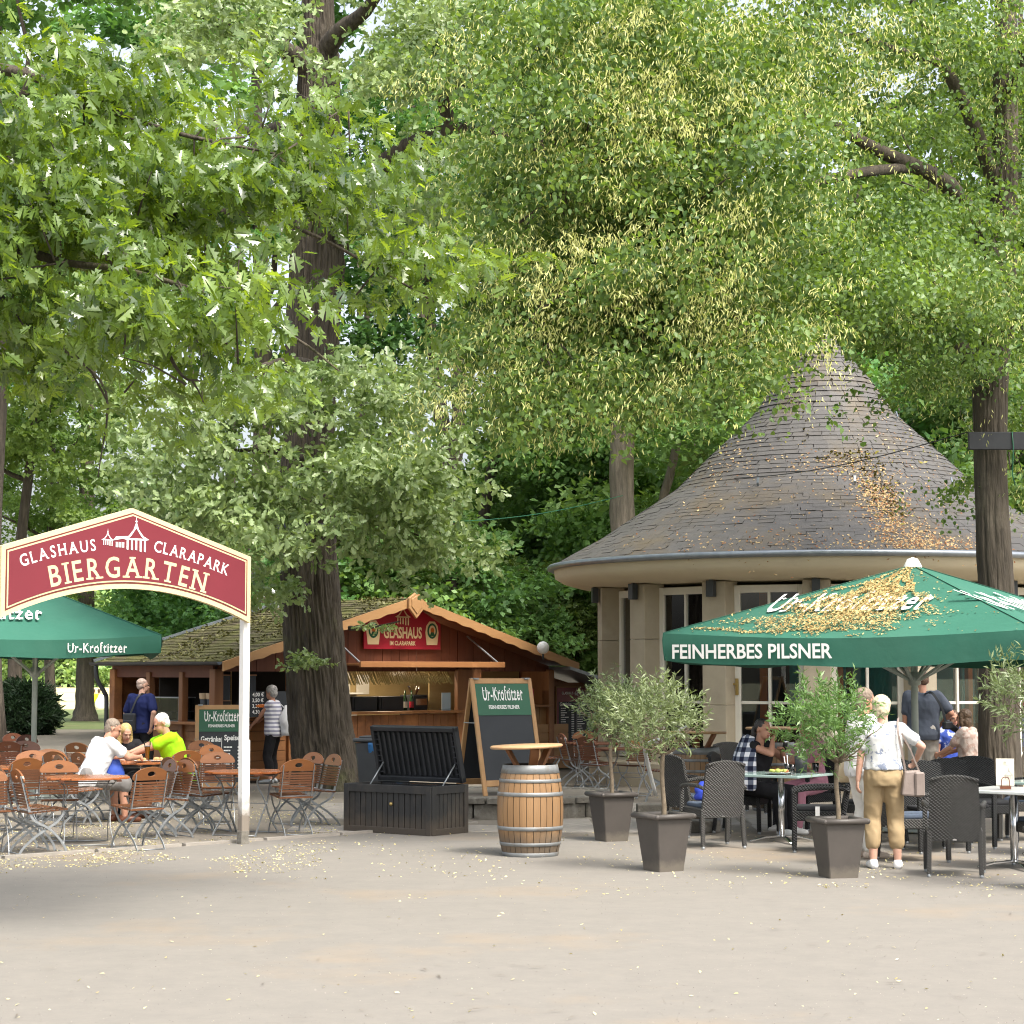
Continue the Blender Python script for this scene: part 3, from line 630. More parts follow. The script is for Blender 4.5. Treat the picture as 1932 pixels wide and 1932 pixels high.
for i, (u, l) in enumerate(((419, 'small dark slate menu standing left on the hut counter behind the post'), (468, 'small dark slate menu standing right of the white post on the hut counter'))):
    x, z = hf(u, 1300); o = empty('counter_menu', hput(x, YF - .0, CZ + .25), hrz, l, 'menu stand'); mb = MB(); mb.box((0, 0, .2), (.3, .02, .4)); mb.obj('slate_face', M_['slate'], o); mb = MB(); mb.box((0, 0, .41), (.33, .03, .02)); mb.box((0, 0, -.01), (.33, .05, .02)); mb.obj('wood_rail', M_['wood'], o)
    mb = MB(); mb.box((0, .05, -.13), (.33, .12, .22)); mb.obj('stand_base', M_['dark'], o)
x, z = hf(482, 1332)
pb = empty('price_board', hput(x, YF - .22, CZ - .02), hrz, 'black price board with white prices leaning under the hut counter shelf', 'price board')
mb = MB(); mb.box((0.1, 0, .2), (.9, .02, .42)); mb.obj('slate_face', M_['slate'], pb)
mb = MB()
for i, t in enumerate(('4,00 €', '3,50 €', '3,30 €', '4,30 €')):
    put_text(mb, t, Matrix.Translation((-.22, -.0125, .33 - i * .095)) @ FM, .06, .02, align='L')
mb.obj('prices', M_['white'], pb)
mb = MB(); mb.ball((.0, -.015, .17), .06, 8, sx=2.6, sy=.1, sz=.5); mb.obj('food_picture', M_['orange'], pb)
# menu board on the lean-to
def menu_lines(mb, M, w, h, cols, rows, seed, price=True):
    r = random.Random(seed); cw = w / cols
    for c in range(cols):
        for i in range(rows):
            y = h - (i + .5) * h / rows; x = c * cw + .03 * w; L = r.uniform(.25, .52) * cw
            n = r.randint(1, 3)
            for k in range(n):
                l = L / n * .9; mb.add([(x, y, 0), (x + l, y, 0), (x + l, y + .38 * h / rows, 0), (x, y + .38 * h / rows, 0)], [(0, 1, 2, 3)], 0, False, M); x += L / n
            if price:
                x = c * cw + .70 * cw; l = .16 * cw; mb.add([(x, y, 0), (x + l, y, 0), (x + l, y + .4 * h / rows, 0), (x, y + .4 * h / rows, 0)], [(0, 1, 2, 3)], 0, False, M)
p = HI @ onpl(1047, 1403, HM @ Vector((0, YF + .2, 0)), hn)
mn = empty('menu_board', hput(p.x, YF + .18, p.z), hrz, 'burgundy framed drinks and food menu with white print on the hut side wall', 'menu board')
w, h = 1.02, 1.08
mb = MB(); mb.box((w / 2, 0, h / 2), (w, .03, h)); mb.obj('wood_frame', M_['woodlt'], mn)
mb = MB(); mb.box((w / 2, -.018, h / 2), (w - .04, .012, h - .04)); mb.obj('red_panel', M_['burg'], mn)
mb = MB(); mb.box((w / 2, -.026, .42), (w - .12, .008, .74)); mb.obj('slate_panel', M_['slate'], mn)
mb = MB(); T = Matrix.Translation((0, -.033, 0)) @ FM
put_text(mb, 'GLASHAUS', T @ Matrix.Translation((.28, .93, 0)), .05, .02, width=.30); put_text(mb, 'CLARAPARK', T @ Matrix.Translation((.74, .93, 0)), .05, .02, width=.32)
temple(mb, T @ Matrix.Translation((.51, .91, 0)), .12)
put_text(mb, 'Getränke', T @ Matrix.Translation((.08, .71, 0)), .07, .025, align='L', width=.30); put_text(mb, 'Speisen', T @ Matrix.Translation((.56, .71, 0)), .07, .025, align='L', width=.26)
menu_lines(mb, T @ Matrix.Translation((.08, .08, 0)), .86, .60, 2, 14, 3)
mb.add([(.52, .1, 0), (.525, .1, 0), (.525, .76, 0), (.52, .76, 0)], [(0, 1, 2, 3)], 0, False, T)
mb.obj('menu_print', M_['white'], mn)
# globe lamp on the roof edge, flue pipe behind the roof
p = at(1024.5, 1222, 37.6)
gl = empty('globe_lamp', p, 0, 'white globe lamp above the right eave of the hut roof', 'lamp'); mb = MB(); mb.ball((0, 0, 0), .115, 14); mb.obj('globe', M_['white'], gl); mb = MB(); mb.tube([(0, 0, -.1), (0, 0, -.22)], .02, 8); mb.obj('lamp_stem', M_['gutter'], gl)
p = at(514, 1127, 38.3)
fp = empty('flue_pipe', p, 0, 'bent shiny metal flue pipe sticking up behind the hut roof', 'pipe')
mb = MB(); mb.tube([(.08, 0, -1.2), (.08, 0, -.10), (.05, 0, .04), (-.04, -.02, .10), (-.12, -.05, .08), (-.18, -.1, .0), (-.2, -.12, -.06)], .13, 14); mb.obj('pipe_bend', M_['chrome'], fp)
mb = MB(); mb.lathe([(.14, -.14), (.14, -.08)], 14, (.08, 0, 0)); mb.lathe([(.136, -.45), (.136, -.4)], 14, (.08, 0, 0)); mb.obj('pipe_collar', M_['steel'], fp)
# ================================================================ round pavilion with slate tent roof
BC = Vector((xat(1558, 35.6), 35.6, 0))
pav = empty('round_pavilion', BC, 0, 'round stone pavilion with concave conical slate roof behind the terrace', 'pavilion')
_rp = [(4.74, 3.66), (4.40, 3.86), (3.89, 4.13), (3.28, 4.54), (2.58, 4.99), (1.99, 5.57), (1.21, 6.30), (.76, 6.96), (.32, 7.46), (.16, 7.75), (.08, 8.0)]
_rz = [p[1] for p in _rp]; _rr = [p[0] for p in _rp]
def roof_r(z): return float(np.interp(z, _rz, _rr))
def on_roof(u, v):
    Y = 32.0
    for _ in range(8):
        p = at(u, v, Y); r = roof_r(p.z); dx = p.x - BC.x
        if abs(dx) >= r: return None
        Y = BC.y - math.sqrt(r * r - dx * dx)
    return at(u, v, Y)
sl = [pm('slate_%s' % n, c, tuple(x * .8 for x in c), 3, .55, .25, 40, c3=(0.115, 0.082, 0.034), s3=.8, t3=(.50, .8), spec=.5) for n, c in (('grey', (.092, .087, .080)), ('blue_grey', (.087, .082, .076)), ('brown_grey', (.096, .089, .080)))]
rf = MB(); z = 3.66; rows = []
while z < 7.95:
    r = roof_r(z); slope = abs((roof_r(z + .05) - roof_r(z)) / .05); dz = .118 / math.sqrt(1 + slope * slope) * 1.0
    rows.append((z, min(z + dz, 8.0))); z += dz
for i, (za, zb) in enumerate(rows):
    ra, rb = roof_r(za) + .042, roof_r(zb) + .004
    n = max(15, int(2 * math.pi * ra / .25)); ph = (i % 2) * .5 + random.uniform(-.1, .1)
    for k in range(n):
        a0 = 2 * math.pi * (k + ph + random.uniform(-.04, .04)) / n; a1 = 2 * math.pi * (k + 1 + ph - .02) / n
        j = random.uniform(-.003, .003); jz = random.uniform(-.005, .005); vsx = []
        for a, r, zz in ((a0, ra + j, za + jz), (a1, ra + j + random.uniform(-.004, .004), za + jz + random.uniform(-.006, .006)), (a1, rb, zb + .02), (a0, rb, zb + .02)):
            vsx.append((r * math.cos(a), r * math.sin(a), zz))
        vsx += [((ra - .02) * math.cos(a0), (ra - .02) * math.sin(a0), za), ((ra - .02) * math.cos(a1), (ra - .02) * math.sin(a1), za)]
        rf.add(vsx, [(0, 1, 2, 3)], random.choice((0, 0, 1, 1, 2))); rf.add([vsx[4], vsx[5], vsx[1], vsx[0]], [(0, 1, 2, 3)], 3)
rf.lathe([(max(.02, r - .02), zz) for r, zz in _rp], 64, mat=3, smooth=True)
rf.obj('roof', sl + [M_['dark']], pav, fixn=False)
mb = MB(); mb.lathe([(4.68, 3.70), (4.81, 3.69), (4.84, 3.66), (4.83, 3.61), (4.78, 3.59), (4.72, 3.60)], 72); 
mb.obj('gutter', M_['zinc'], pav)
for k in range(30):
    pass
mb = MB(); mb.lathe([(4.62, 3.70), (4.77, 3.695)], 72); mb.obj('gutter_strip', M_['zinc'], pav)
mb = MB(); mb.lathe([(4.72, 3.61), (4.70, 3.47), (4.55, 3.38), (4.30, 3.31), (3.3, 3.27), (.01, 3.26)], 72); mb.obj('soffit', M_['plaster'], pav, fixn=False)
mb = MB(); mb.lathe([(.01, 3.262), (3.55, 3.262)], 48, (0, 0, -.03)); mb.obj('ceiling', M_['plaster'], pav, fixn=False)
mb = MB(); mb.lathe([(4.12, 0), (4.12, .38), (4.05, .42), (3.4, .42)], 72, smooth=False); mb.obj('plinth', M_['stone'], pav, fixn=False)
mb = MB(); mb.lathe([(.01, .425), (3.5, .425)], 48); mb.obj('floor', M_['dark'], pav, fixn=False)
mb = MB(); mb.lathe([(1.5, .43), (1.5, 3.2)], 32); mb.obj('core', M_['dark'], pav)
for k, z in ((0, .5), ):
    for a in range(-150, 160, 24):
        aa = R(a - 90 + 13.2 + 12)
        mb = MB(); mb.box((2.9 * math.cos(aa), 2.9 * math.sin(aa), 1.8), (.07, .12, 2.7), aa); mb.obj('interior_post', M_['orange'], pav)
for a in (-92 + 13, -66 + 13, -42 + 13, -18 - 90 + 6):
    aa = R(a); mb = MB(); mb.box((2.5 * math.cos(aa), 2.5 * math.sin(aa), 1.75), (.03, .9, 1.5), aa); mb.obj('curtain', M_['teal'], pav)
for k in range(15):
    az = -90 - 10.8 + 24 * k; a = R(az)
    if math.sin(a) > .55: continue
    T = Matrix.Rotation(a, 4, 'Z')
    mb = MB()
    for z0, z1 in ((.42, 1.33), (1.336, 2.38), (2.386, 3.28)):
        mb.box((3.78, 0, (z0 + z1) / 2), (.40, .42, z1 - z0), 0, 0, T)
    mb.obj('column', M_['stone'], pav, .008)
    # lamp hung above the column
    if math.sin(a) < .1:
        mb = MB(); mb.box((4.06, 0, 3.16), (.11, .13, .26), 0, 0, T); mb.box((4.06, 0, 3.30), (.05, .05, .06), 0, 1, T); mb.obj('wall_lamp', [M_['bin'], M_['steel']], pav, .006)
    # glazed bay after this column
    b = R(az + 12); T = Matrix.Rotation(b, 4, 'Z'); door = (k == 14); x = 3.60; hw_ = .58
    fr = MB()
    for y0, y1, z0, z1 in ((-hw_, -hw_ + .11, .44, 3.22), (hw_ - .11, hw_, .44, 3.22), (-hw_ + .11, hw_ - .11, 3.10, 3.22), (-hw_ + .11, hw_ - .11, .44, .56), (-.022, .022, .56, 3.10)):
        fr.box((x, (y0 + y1) / 2, (z0 + z1) / 2), (.09, y1 - y0, z1 - z0), 0, 0, T)
    for y0, y1 in ((-hw_ + .11, -.022), (.022, hw_ - .11)): fr.box((x, (y0 + y1) / 2, 1.37), (.05, y1 - y0, .045), 0, 0, T)
    name = 'door' if door else 'window'
    w = fr.obj(name, M_['frame'], pav, .005)
    pn = MB(); pn.box((x, 0, 1.83), (.006, 2 * hw_ - .2, 2.6), 0, 0, T); pn.obj('pane', M_['glass'], w)
    # side lights of plaster filling the rest of the bay
    mb = MB()
    for s in (-1, 1): mb.box((3.58, s * (hw_ + .06), 1.85), (.12, .12, 2.86), 0, 0, T)
    mb.obj('jamb', M_['frame'], pav)
    if door:
        mb = MB(); mb.box((x + .06, -hw_ + .055, 1.62), (.015, .05, .26), 0, 0, T); mb.box((x + .10, -hw_ + .02, 1.66), (.02, .14, .03), 0, 0, T); mb.obj('handle', pm('brass', (.45, .33, .12), (.4, .28, .1), 4, .3, metal=.9), w)
# snow hooks on the roof
for u, v in ((1434, 915), (1611, 912), (1788, 915), (1684, 790), (1741, 812)):
    p = on_roof(u, v)
    if p is None: continue
    q = p - BC; d = Vector((q.x, q.y, 0)).normalized(); mb = MB()
    mb.flat([q - d * .02 + Vector((0, 0, -.05)), q + d * .06 + Vector((0, 0, -.04)), q + d * .10 + Vector((0, 0, .03)), q + d * .07 + Vector((0, 0, .12))], .035, .012, d)
    mb.obj('roof_hook', M_['zinc'], pav)
# moss cushions on the slates (their own patch of growth)
C = []
def patch(n, u, v, su, sv, rot=0):
    for _ in range(n):
        a, b = rng.normal(0, 1, 2); uu = u + a * su * math.cos(rot) - b * sv * math.sin(rot); vv = v + a * su * math.sin(rot) + b * sv * math.cos(rot)
        p = on_roof(uu, vv)
        if p is not None: C.append(p - BC + (p - BC).normalized() * .02)
patch(150, 1600, 862, 34, 6); patch(260, 1640, 885, 26, 16, .5); patch(200, 1665, 930, 24, 14, .9); patch(160, 1680, 960, 18, 12, .6); patch(60, 1440, 830, 60, 30); patch(90, 1720, 850, 40, 40)
patch(40, 1580, 810, 60, 40); patch(100, 1790, 900, 40, 40)
for _ in range(140):
    t = rng.random(); p = on_roof(1300 + 150 * t, 915 - 135 * t + rng.normal(0, 5))
    if p is not None: C.append(p - BC)
n = len(C); A, B, N_ = orient(n, jit=.5)
leaves('moss', *RHOMB, np.array(C), A, B, N_, rng.uniform(.03, .085, n), rng.random(n), [leafmat('roof_moss', (0.10, 0.075, 0.012), (0.26, 0.20, 0.03), (1, 1, .4), .05)], pav)['kind'] = 'stuff'
# ================================================================ trees
L_ = {}
L_['bg'] = [leafmat('dark_green_foliage', (0.058, 0.125, 0.038), (0.18, 0.32, 0.10), (1.5, 1.5, .6), .38, .5, .3, .03, .25),
            leafmat('mid_green_foliage', (0.072, 0.15, 0.045), (0.215, 0.36, 0.12), (1.5, 1.45, .6), .40, .5, .3, .03, .22),
            leafmat('fresh_green_foliage', (0.11, 0.205, 0.056), (0.29, 0.43, 0.15), (1.4, 1.4, .6), .42, .5, .3, .03, .22)]
L_['far'] = leafmat('hazy_far_foliage', (0.20, 0.32, 0.12), (0.36, 0.50, 0.20), (1.2, 1.2, .7), .3, .6, .2, .02, .15)  # distance haze and sunlit paleness put into the leaf colour
L_['oak'] = leafmat('oak_leaves', (0.034, 0.078, 0.022), (0.215, 0.325, 0.07), (2.1, 1.85, .28), .45, .27, 1.0, .008, .08)
L_['oak2'] = leafmat('pale_oak_leaves', (0.105, 0.17, 0.054), (0.40, 0.49, 0.23), (1.4, 1.45, .5), .30, .36, .6, .008, .08)
L_['lime'] = leafmat('lime_leaves', (0.048, 0.105, 0.032), (0.195, 0.305, 0.092), (1.7, 1.6, .4), .40, .42, .4, .008, .08)
L_['bract'] = leafmat('lime_bracts', (0.60, 0.58, 0.20), (0.88, 0.82, 0.42), (1.2, 1.2, .6), .35, .5, .3)
BRACT = ([(0, 0, 0), (.4, -.10, .03), (1, -.03, -.12), (1, .03, -.12), (.4, .10, .03)], [(0, 1, 2, 3, 4)])
L_['olive'] = leafmat('olive_leaves', (0.085, 0.12, 0.045), (0.27, 0.33, 0.17), (1.2, 1.3, .5), .25, .4, .45, .012, .12)
L_['olive2'] = leafmat('bright_olive_leaves', (0.075, 0.14, 0.04), (0.22, 0.36, 0.12), (1.2, 1.3, .5), .3, .4, .45, .012, .12)
L_['yew'] = leafmat('yew_needles', (0.010, 0.030, 0.012), (0.030, 0.070, 0.024), (1, 1.2, .6), .15, .5, .3)
def cloud(seed, nc, rx, rz, cz, per, cr, hole=0.0, low=0.0):
    """clump-built crown: centre points, outward vectors, leaf variation"""
    r = np.random.default_rng(seed); C = []; O = []; T = []
    made = 0; tries = 0
    while made < nc and tries < nc * 20:
        tries += 1
        d = r.normal(0, 1, 3); d /= np.linalg.norm(d); q = r.random() ** .45
        p = np.array([d[0] * rx * q, d[1] * rx * q, d[2] * rz * q])
        if p[2] < -rz * .75 + low: continue
        if noise.noise(Vector((p[0] * .33 + seed * 3.1, p[1] * .33, p[2] * .33))) < -.05 + hole: continue
        m = int(per * r.uniform(.6, 1.4)); k = cr * r.uniform(.7, 1.3)
        g = r.normal(0, 1, (m, 3)); g /= np.linalg.norm(g, axis=1, keepdims=True); g *= (r.random((m, 1)) ** .5)
        g *= np.array([k, k, k * .5]); g[:, 2] -= .12 * (g[:, 0] ** 2 + g[:, 1] ** 2) / k
        C.append(p + g + np.array([0, 0, cz])); o = np.tile(p, (m, 1)); o[:, 2] *= .2; O.append(unit(o + g)); T.append(np.clip(r.normal(.45, .16, m) + r.normal(0, .14), 0, 1)); made += 1
    return np.concatenate(C), np.concatenate(O), np.concatenate(T)
def rand_limb(p, d, L, r, n=6, wig=.25, rise=.05):
    pts = [Vector(p)]; d = Vector(d).normalized()
    for i in range(n):
        d = (d + Vector((random.gauss(0, wig), random.gauss(0, wig), random.gauss(rise, wig * .5)))).normalized(); pts.append(pts[-1] + d * L / n)
    return pts, [r * (1 - .85 * i / n) for i in range(n + 1)]
def tree_proto(seed, h, r0, cz, rx, rz, nc, per, size, mat, tmpl=RHOMB, bark=None, cr=.85, low=0.0, name='broadleaf_tree', limbs=7, hole=0.0):
    random.seed(seed)
    t = empty(name); tk = MB(); lean = random.uniform(-.04, .04)
    pts = [Vector((lean * z + .12 * math.sin(z * .5 + seed), .1 * math.cos(z * .6 + seed), z)) for z in np.linspace(-.1, h * .9, 12)]
    pts[0] = Vector((0, 0, -.1)); rs = [r0 * (1 - .8 * i / 11) for i in range(12)]; rs[0] *= 1.5; rs[1] *= 1.05
    tk.tube(pts, rs, 12, wob=.05)
    for i in range(limbs):
        k = random.randint(5, 10); a = random.uniform(0, 6.28)
        lp, lr = rand_limb(pts[k], (math.cos(a), math.sin(a), random.uniform(.2, .9)), rx * random.uniform(.6, 1.0), rs[k] * .6); tk.tube(lp, lr, 7)
    tk.obj('trunk', bark or M_['barkbg'], t)
    C, O, T = cloud(seed, nc, rx, rz, cz, per, cr, hole, low); n = len(C)
    A, B, N_ = orient(n, O, .7, .65, .25)
    leaves('crown', *tmpl, C, A, B, N_, rng.uniform(.7, 1.3, n) * size, T, [mat], t); return t
protos = [tree_proto(101, 23, .30, 15, 4.6, 8.5, 130, 150, .22, L_['bg'][0], cr=.75),
          tree_proto(102, 20, .26, 13, 4.2, 7.5, 120, 150, .21, L_['bg'][1], cr=.72),
          tree_proto(103, 25, .34, 16, 5.2, 9.0, 145, 150, .23, L_['bg'][0], cr=.8),
          tree_proto(104, 18, .22, 11, 3.8, 7.0, 115, 150, .20, L_['bg'][2], cr=.7),
          tree_proto(105, 22, .28, 14, 4.8, 8.0, 130, 150, .22, L_['bg'][1], cr=.75)]
shrubs = [tree_proto(111, 5.5, .08, 3.4, 2.3, 3.2, 90, 130, .15, L_['bg'][2], cr=.6, name='understory_tree', limbs=5),
          tree_proto(112, 4.0, .06, 2.4, 2.0, 2.3, 80, 130, .14, L_['bg'][1], cr=.55, name='understory_tree', limbs=5),
          tree_proto(113, 7.0, .10, 4.6, 2.8, 4.2, 110, 130, .17, L_['bg'][1], cr=.7, name='understory_tree', limbs=6)]
KINDTXT = ['dark green tall woodland tree', 'mid green woodland tree', 'broad dark green woodland tree', 'fresh light green woodland tree', 'mid green spreading woodland tree']
used = set(); n_tree = 0
def place(protolist, k, x, y, s=1.0, rz=None, label=None, cat='tree', group=None, sz=None):
    pr = protolist[k]
    if pr.name not in used: o = pr; used.add(pr.name)
    else: o = copy_tree(pr)
    o.location = (x, y, 0); o.rotation_euler = (0, 0, rng.uniform(0, 6.28) if rz is None else rz); o.scale = (s, s, sz or s)
    tag(o, label, cat, group); return o
random.seed(5)
# chosen trees whose trunks show
place(protos, 3, xat(32, 66), 66, 1.1, 1.0, 'tree behind the dark yew bush at the meadow edge', 'tree')
place(protos, 3, xat(96, 73), 73, .9, 2.0, 'slim leaning tree between the yew and the grey trunk', 'tree')
place(protos, 4, xat(-14, 41), 41, 1.0, 2.0, 'tree at the far left edge behind the stacked dark chairs', 'tree')
place(protos, 0, xat(490, 50), 50, 1.1, 3.0, 'dark trunked tree standing just left behind the big oak', 'tree')
place(protos, 2, xat(1086, 58), 58, .95, .5, 'thick trunked tree behind the globe lamp of the hut', 'tree')
place(protos, 1, xat(1042, 55), 55, .9, 1.5, 'slim dark trunk behind the right slope of the hut roof', 'tree')
spots = [(-60, 62, 2), (1100, 64, 4), (1150, 100, 2), (1210, 66, 3), (1290, 84, 1),
         (1345, 62, 3), (1430, 58, 3), (1480, 90, 3), (1540, 70, 1), (1640, 58, 3), (1700, 78, 1), (1790, 60, 3), (1870, 76, 3), (1940, 58, 1), (2030, 66, 0), (1400, 120, 3), (1750, 115, 3), (-150, 80, 0), (-250, 60, 1), (2120, 75, 3), (2250, 60, 2)]
for u, d, k in spots:
    uu = u + rng.uniform(-12, 12); side = 'left of the oak trunk' if uu < 560 else ('between oak and pavilion' if uu < 1200 else 'behind the pavilion roof')
    dist = 'near' if d < 66 else ('deeper' if d < 90 else 'far back')
    place(protos, k, xat(uu, d), d, rng.uniform(.92, 1.22), None, KINDTXT[k] + ', ' + dist + ' in the woods ' + side, 'tree', 'woodland trees, ' + dist + ' ' + side)
SHTXT = ['light green understory tree', 'low bushy understory tree', 'tall bushy understory tree']
ssp = [(330, 62, 1), (360, 58, 1), (470, 60, 0), (540, 44, 1), (650, 47, 0), (690, 55, 1), (735, 60, 0), (780, 48, 1), (815, 66, 2), (850, 56, 0), (890, 48, 1), (940, 58, 1), (960, 66, 0), (1000, 50, 1), (1030, 60, 2), (1070, 54, 0), (1092, 52, 2), (1140, 60, 2), (1190, 52, 0), (1260, 54, 2), (1330, 50, 2), (1420, 52, 2), (1500, 50, 2), (1600, 52, 2), (1700, 50, 2), (1800, 52, 2), (1880, 48, 2), (1960, 50, 2),
       (700, 75, 2), (760, 82, 2), (830, 90, 2), (900, 80, 2), (970, 92, 2), (1050, 80, 2), (1120, 84, 2), (600, 70, 2), (520, 78, 2), (440, 84, 2), (360, 76, 2)]
for u, d, k in ssp:
    uu = u + rng.uniform(-8, 8); side = 'left of the oak trunk' if uu < 600 else ('behind the hut roof' if uu < 1180 else 'behind the pavilion')
    dist = 'near row' if d < 56 else ('second row' if d < 70 else 'back row')
    place(shrubs, k, xat(uu, d), d, rng.uniform(.95, 1.35), None, SHTXT[k] + ' ' + side + ', ' + dist, 'small tree', 'understory ' + dist + ' ' + side)
# far edge of the meadow
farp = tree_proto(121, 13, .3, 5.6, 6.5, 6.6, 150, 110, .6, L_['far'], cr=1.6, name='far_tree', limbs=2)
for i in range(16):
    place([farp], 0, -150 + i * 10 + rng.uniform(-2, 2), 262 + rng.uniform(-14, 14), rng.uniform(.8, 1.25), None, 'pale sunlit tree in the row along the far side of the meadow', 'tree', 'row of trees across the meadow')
# yew
random.seed(8)
yw = empty('yew_bush', (xat(48, 61), 61, 0), 0, 'dark green yew bush on the lawn edge behind the left chairs', 'bush')
C, O, T = cloud(131, 150, 1.0, .85, .72, 120, .30); n = len(C); A, B, N_ = orient(n, O, .3, .8, -.35); leaves('foliage', *LANCE, C, A, B, N_, rng.uniform(.12, .26, n), T, [L_['yew']], yw)
mb = MB()
for i in range(5): mb.tube(*rand_limb((0, 0, 0), (random.uniform(-.6, .6), random.uniform(-.6, .6), 1), 1.2, .035), 6)
mb.obj('stems', M_['barkbg'], yw)
# ---------------------------------------------------------------- detailed trunks
def bark_trunk(name, prof, Y, mat, parent, ridge=.05, n=110, m=260, off=Vector((0, 0, 0)), freq=9.0, tw=.0):
    """prof: (v, centre u, width px) from the base up, at depth Y; surface carries long ridges"""
    prof = sorted(prof, reverse=True); zs = []; cs = []; ws = []
    for v, cu, w in prof:
        p = at(cu, v, Y); zs.append(p.z); cs.append(p.x); ws.append(w / F * Y / 2)
    z0, z1 = zs[0], zs[-1]; vsx = []
    for i in range(m + 1):
        z = z0 + (z1 - z0) * i / m; x = float(np.interp(z, zs, cs)); r = float(np.interp(z, zs, ws))
        for k in range(n):
            a = 2 * math.pi * k / n; P = Vector((math.cos(a) * r * freq, math.sin(a) * r * freq, z * .9))
            q = 1 - abs(noise.noise(P)) * 2.2; q2 = 1 - abs(noise.noise(P * 2.1 + Vector((5, 3, z * .5)))) * 2
            big = noise.noise(Vector((math.cos(a) * 1.3, math.sin(a) * 1.3, z * .55))) * .07
            lobes = .07 * math.sin(a * 5 + 1.0) * max(0, 1 - (z - z0) / 1.1)
            rr = r * (1 + big + lobes) + ridge * (.6 * q + .35 * q2 - .6)
            vsx.append((x - off.x + math.cos(a) * rr, Y - off.y + math.sin(a) * rr, z - off.z))
    fs = [(i * n + k, i * n + (k + 1) % n, (i + 1) * n + (k + 1) % n, (i + 1) * n + k) for i in range(m) for k in range(n)]
    mb = MB(); mb.add(vsx, fs, 0, True); return mb.obj(name, mat, parent, fixn=False)
def limb(mb, pts, w, n=10, sub=5):
    """pts: (u, v, Y) list, w: widths px"""
    P = [at(*p) for p in pts]; W = [x / F * p[2] / 2 for x, p in zip(w, pts)]
    Q = smooth_path(P, sub); mb.tube(Q, lerp_list(W, len(Q)), n, wob=.10)
    return Q
OB = gnd(622, 1490); OY = OB.y
oak = empty('oak_tree', OB, 0, 'big oak with deeply ridged trunk and a dark belt standing before the hut', 'tree')
bark_trunk('trunk', [(1500, 622, 165), (1482, 622, 150), (1440, 617, 130), (1380, 608, 120), (1300, 600, 115), (1150, 587, 108), (1020, 580, 105), (900, 580, 100), (780, 584, 96), (600, 590, 98), (500, 597, 104), (400, 598, 92), (250, 600, 84), (120, 603, 80), (40, 600, 62), (-120, 600, 50), (-300, 605, 38), (-500, 610, 20)], OY, M_['bark'], oak, .07, off=OB, n=240, m=420, freq=21)
lb = MB()
lb_ = [([(604, 150, OY), (560, 110, OY - .3), (520, 85, OY - 1), (450, 60, OY - 2), (360, 20, OY - 3)], [50, 40, 30, 20, 8]),
       ([(604, 260, OY), (540, 240, OY + .6), (480, 250, OY + 1.2), (440, 230, OY + 2)], [34, 26, 18, 10]),
       ([(604, 110, OY), (640, 60, OY - .5), (690, 20, OY - 1), (740, -60, OY - 2)], [46, 34, 26, 20]),
       ([(600, 420, OY), (680, 345, OY - 1), (765, 280, OY - 1.8), (815, 258, OY - 2.3), (850, 240, OY - 2.6), (838, 195, OY - 2.7), (855, 165, OY - 2.9), (900, 140, OY - 3.2), (960, 120, OY - 3.6)], [44, 40, 34, 32, 30, 26, 24, 16, 6]),
       ([(846, 243, OY - 2.5), (890, 240, OY - 2.8), (940, 250, OY - 3.2), (1000, 270, OY - 3.6)], [24, 20, 14, 5]),
       ([(600, 880, OY), (560, 860, OY - 1.2), (500, 850, OY - 2.2), (420, 850, OY - 3)], [20, 15, 10, 5]),
       ([(600, 760, OY), (660, 790, OY - 1.4), (730, 850, OY - 2.4), (800, 920, OY - 3)], [20, 15, 10, 5]),
       ([(600, 690, OY), (540, 680, OY - 1.4), (470, 700, OY - 2.4), (380, 740, OY - 3.2)], [20, 14, 9, 4]),
       ([(600, 950, OY), (640, 960, OY - 1.4), (700, 985, OY - 2.4), (790, 1010, OY - 3)], [16, 12, 8, 4]),
       ([(660, 1185, OY - .3), (690, 1186, OY - .6), (720, 1180, OY - .9), (755, 1172, OY - 1.1)], [10, 5, 4, 2])]
def limbs(lst, m, par, base, n=10):
    out = []
    for p, w in lst: lb = MB(); out.append(limb(lb, p, w, n)); o = lb.obj('limb', m, par); o.location = -base
    return out
limbs(lb_, M_['bark'], oak, OB)
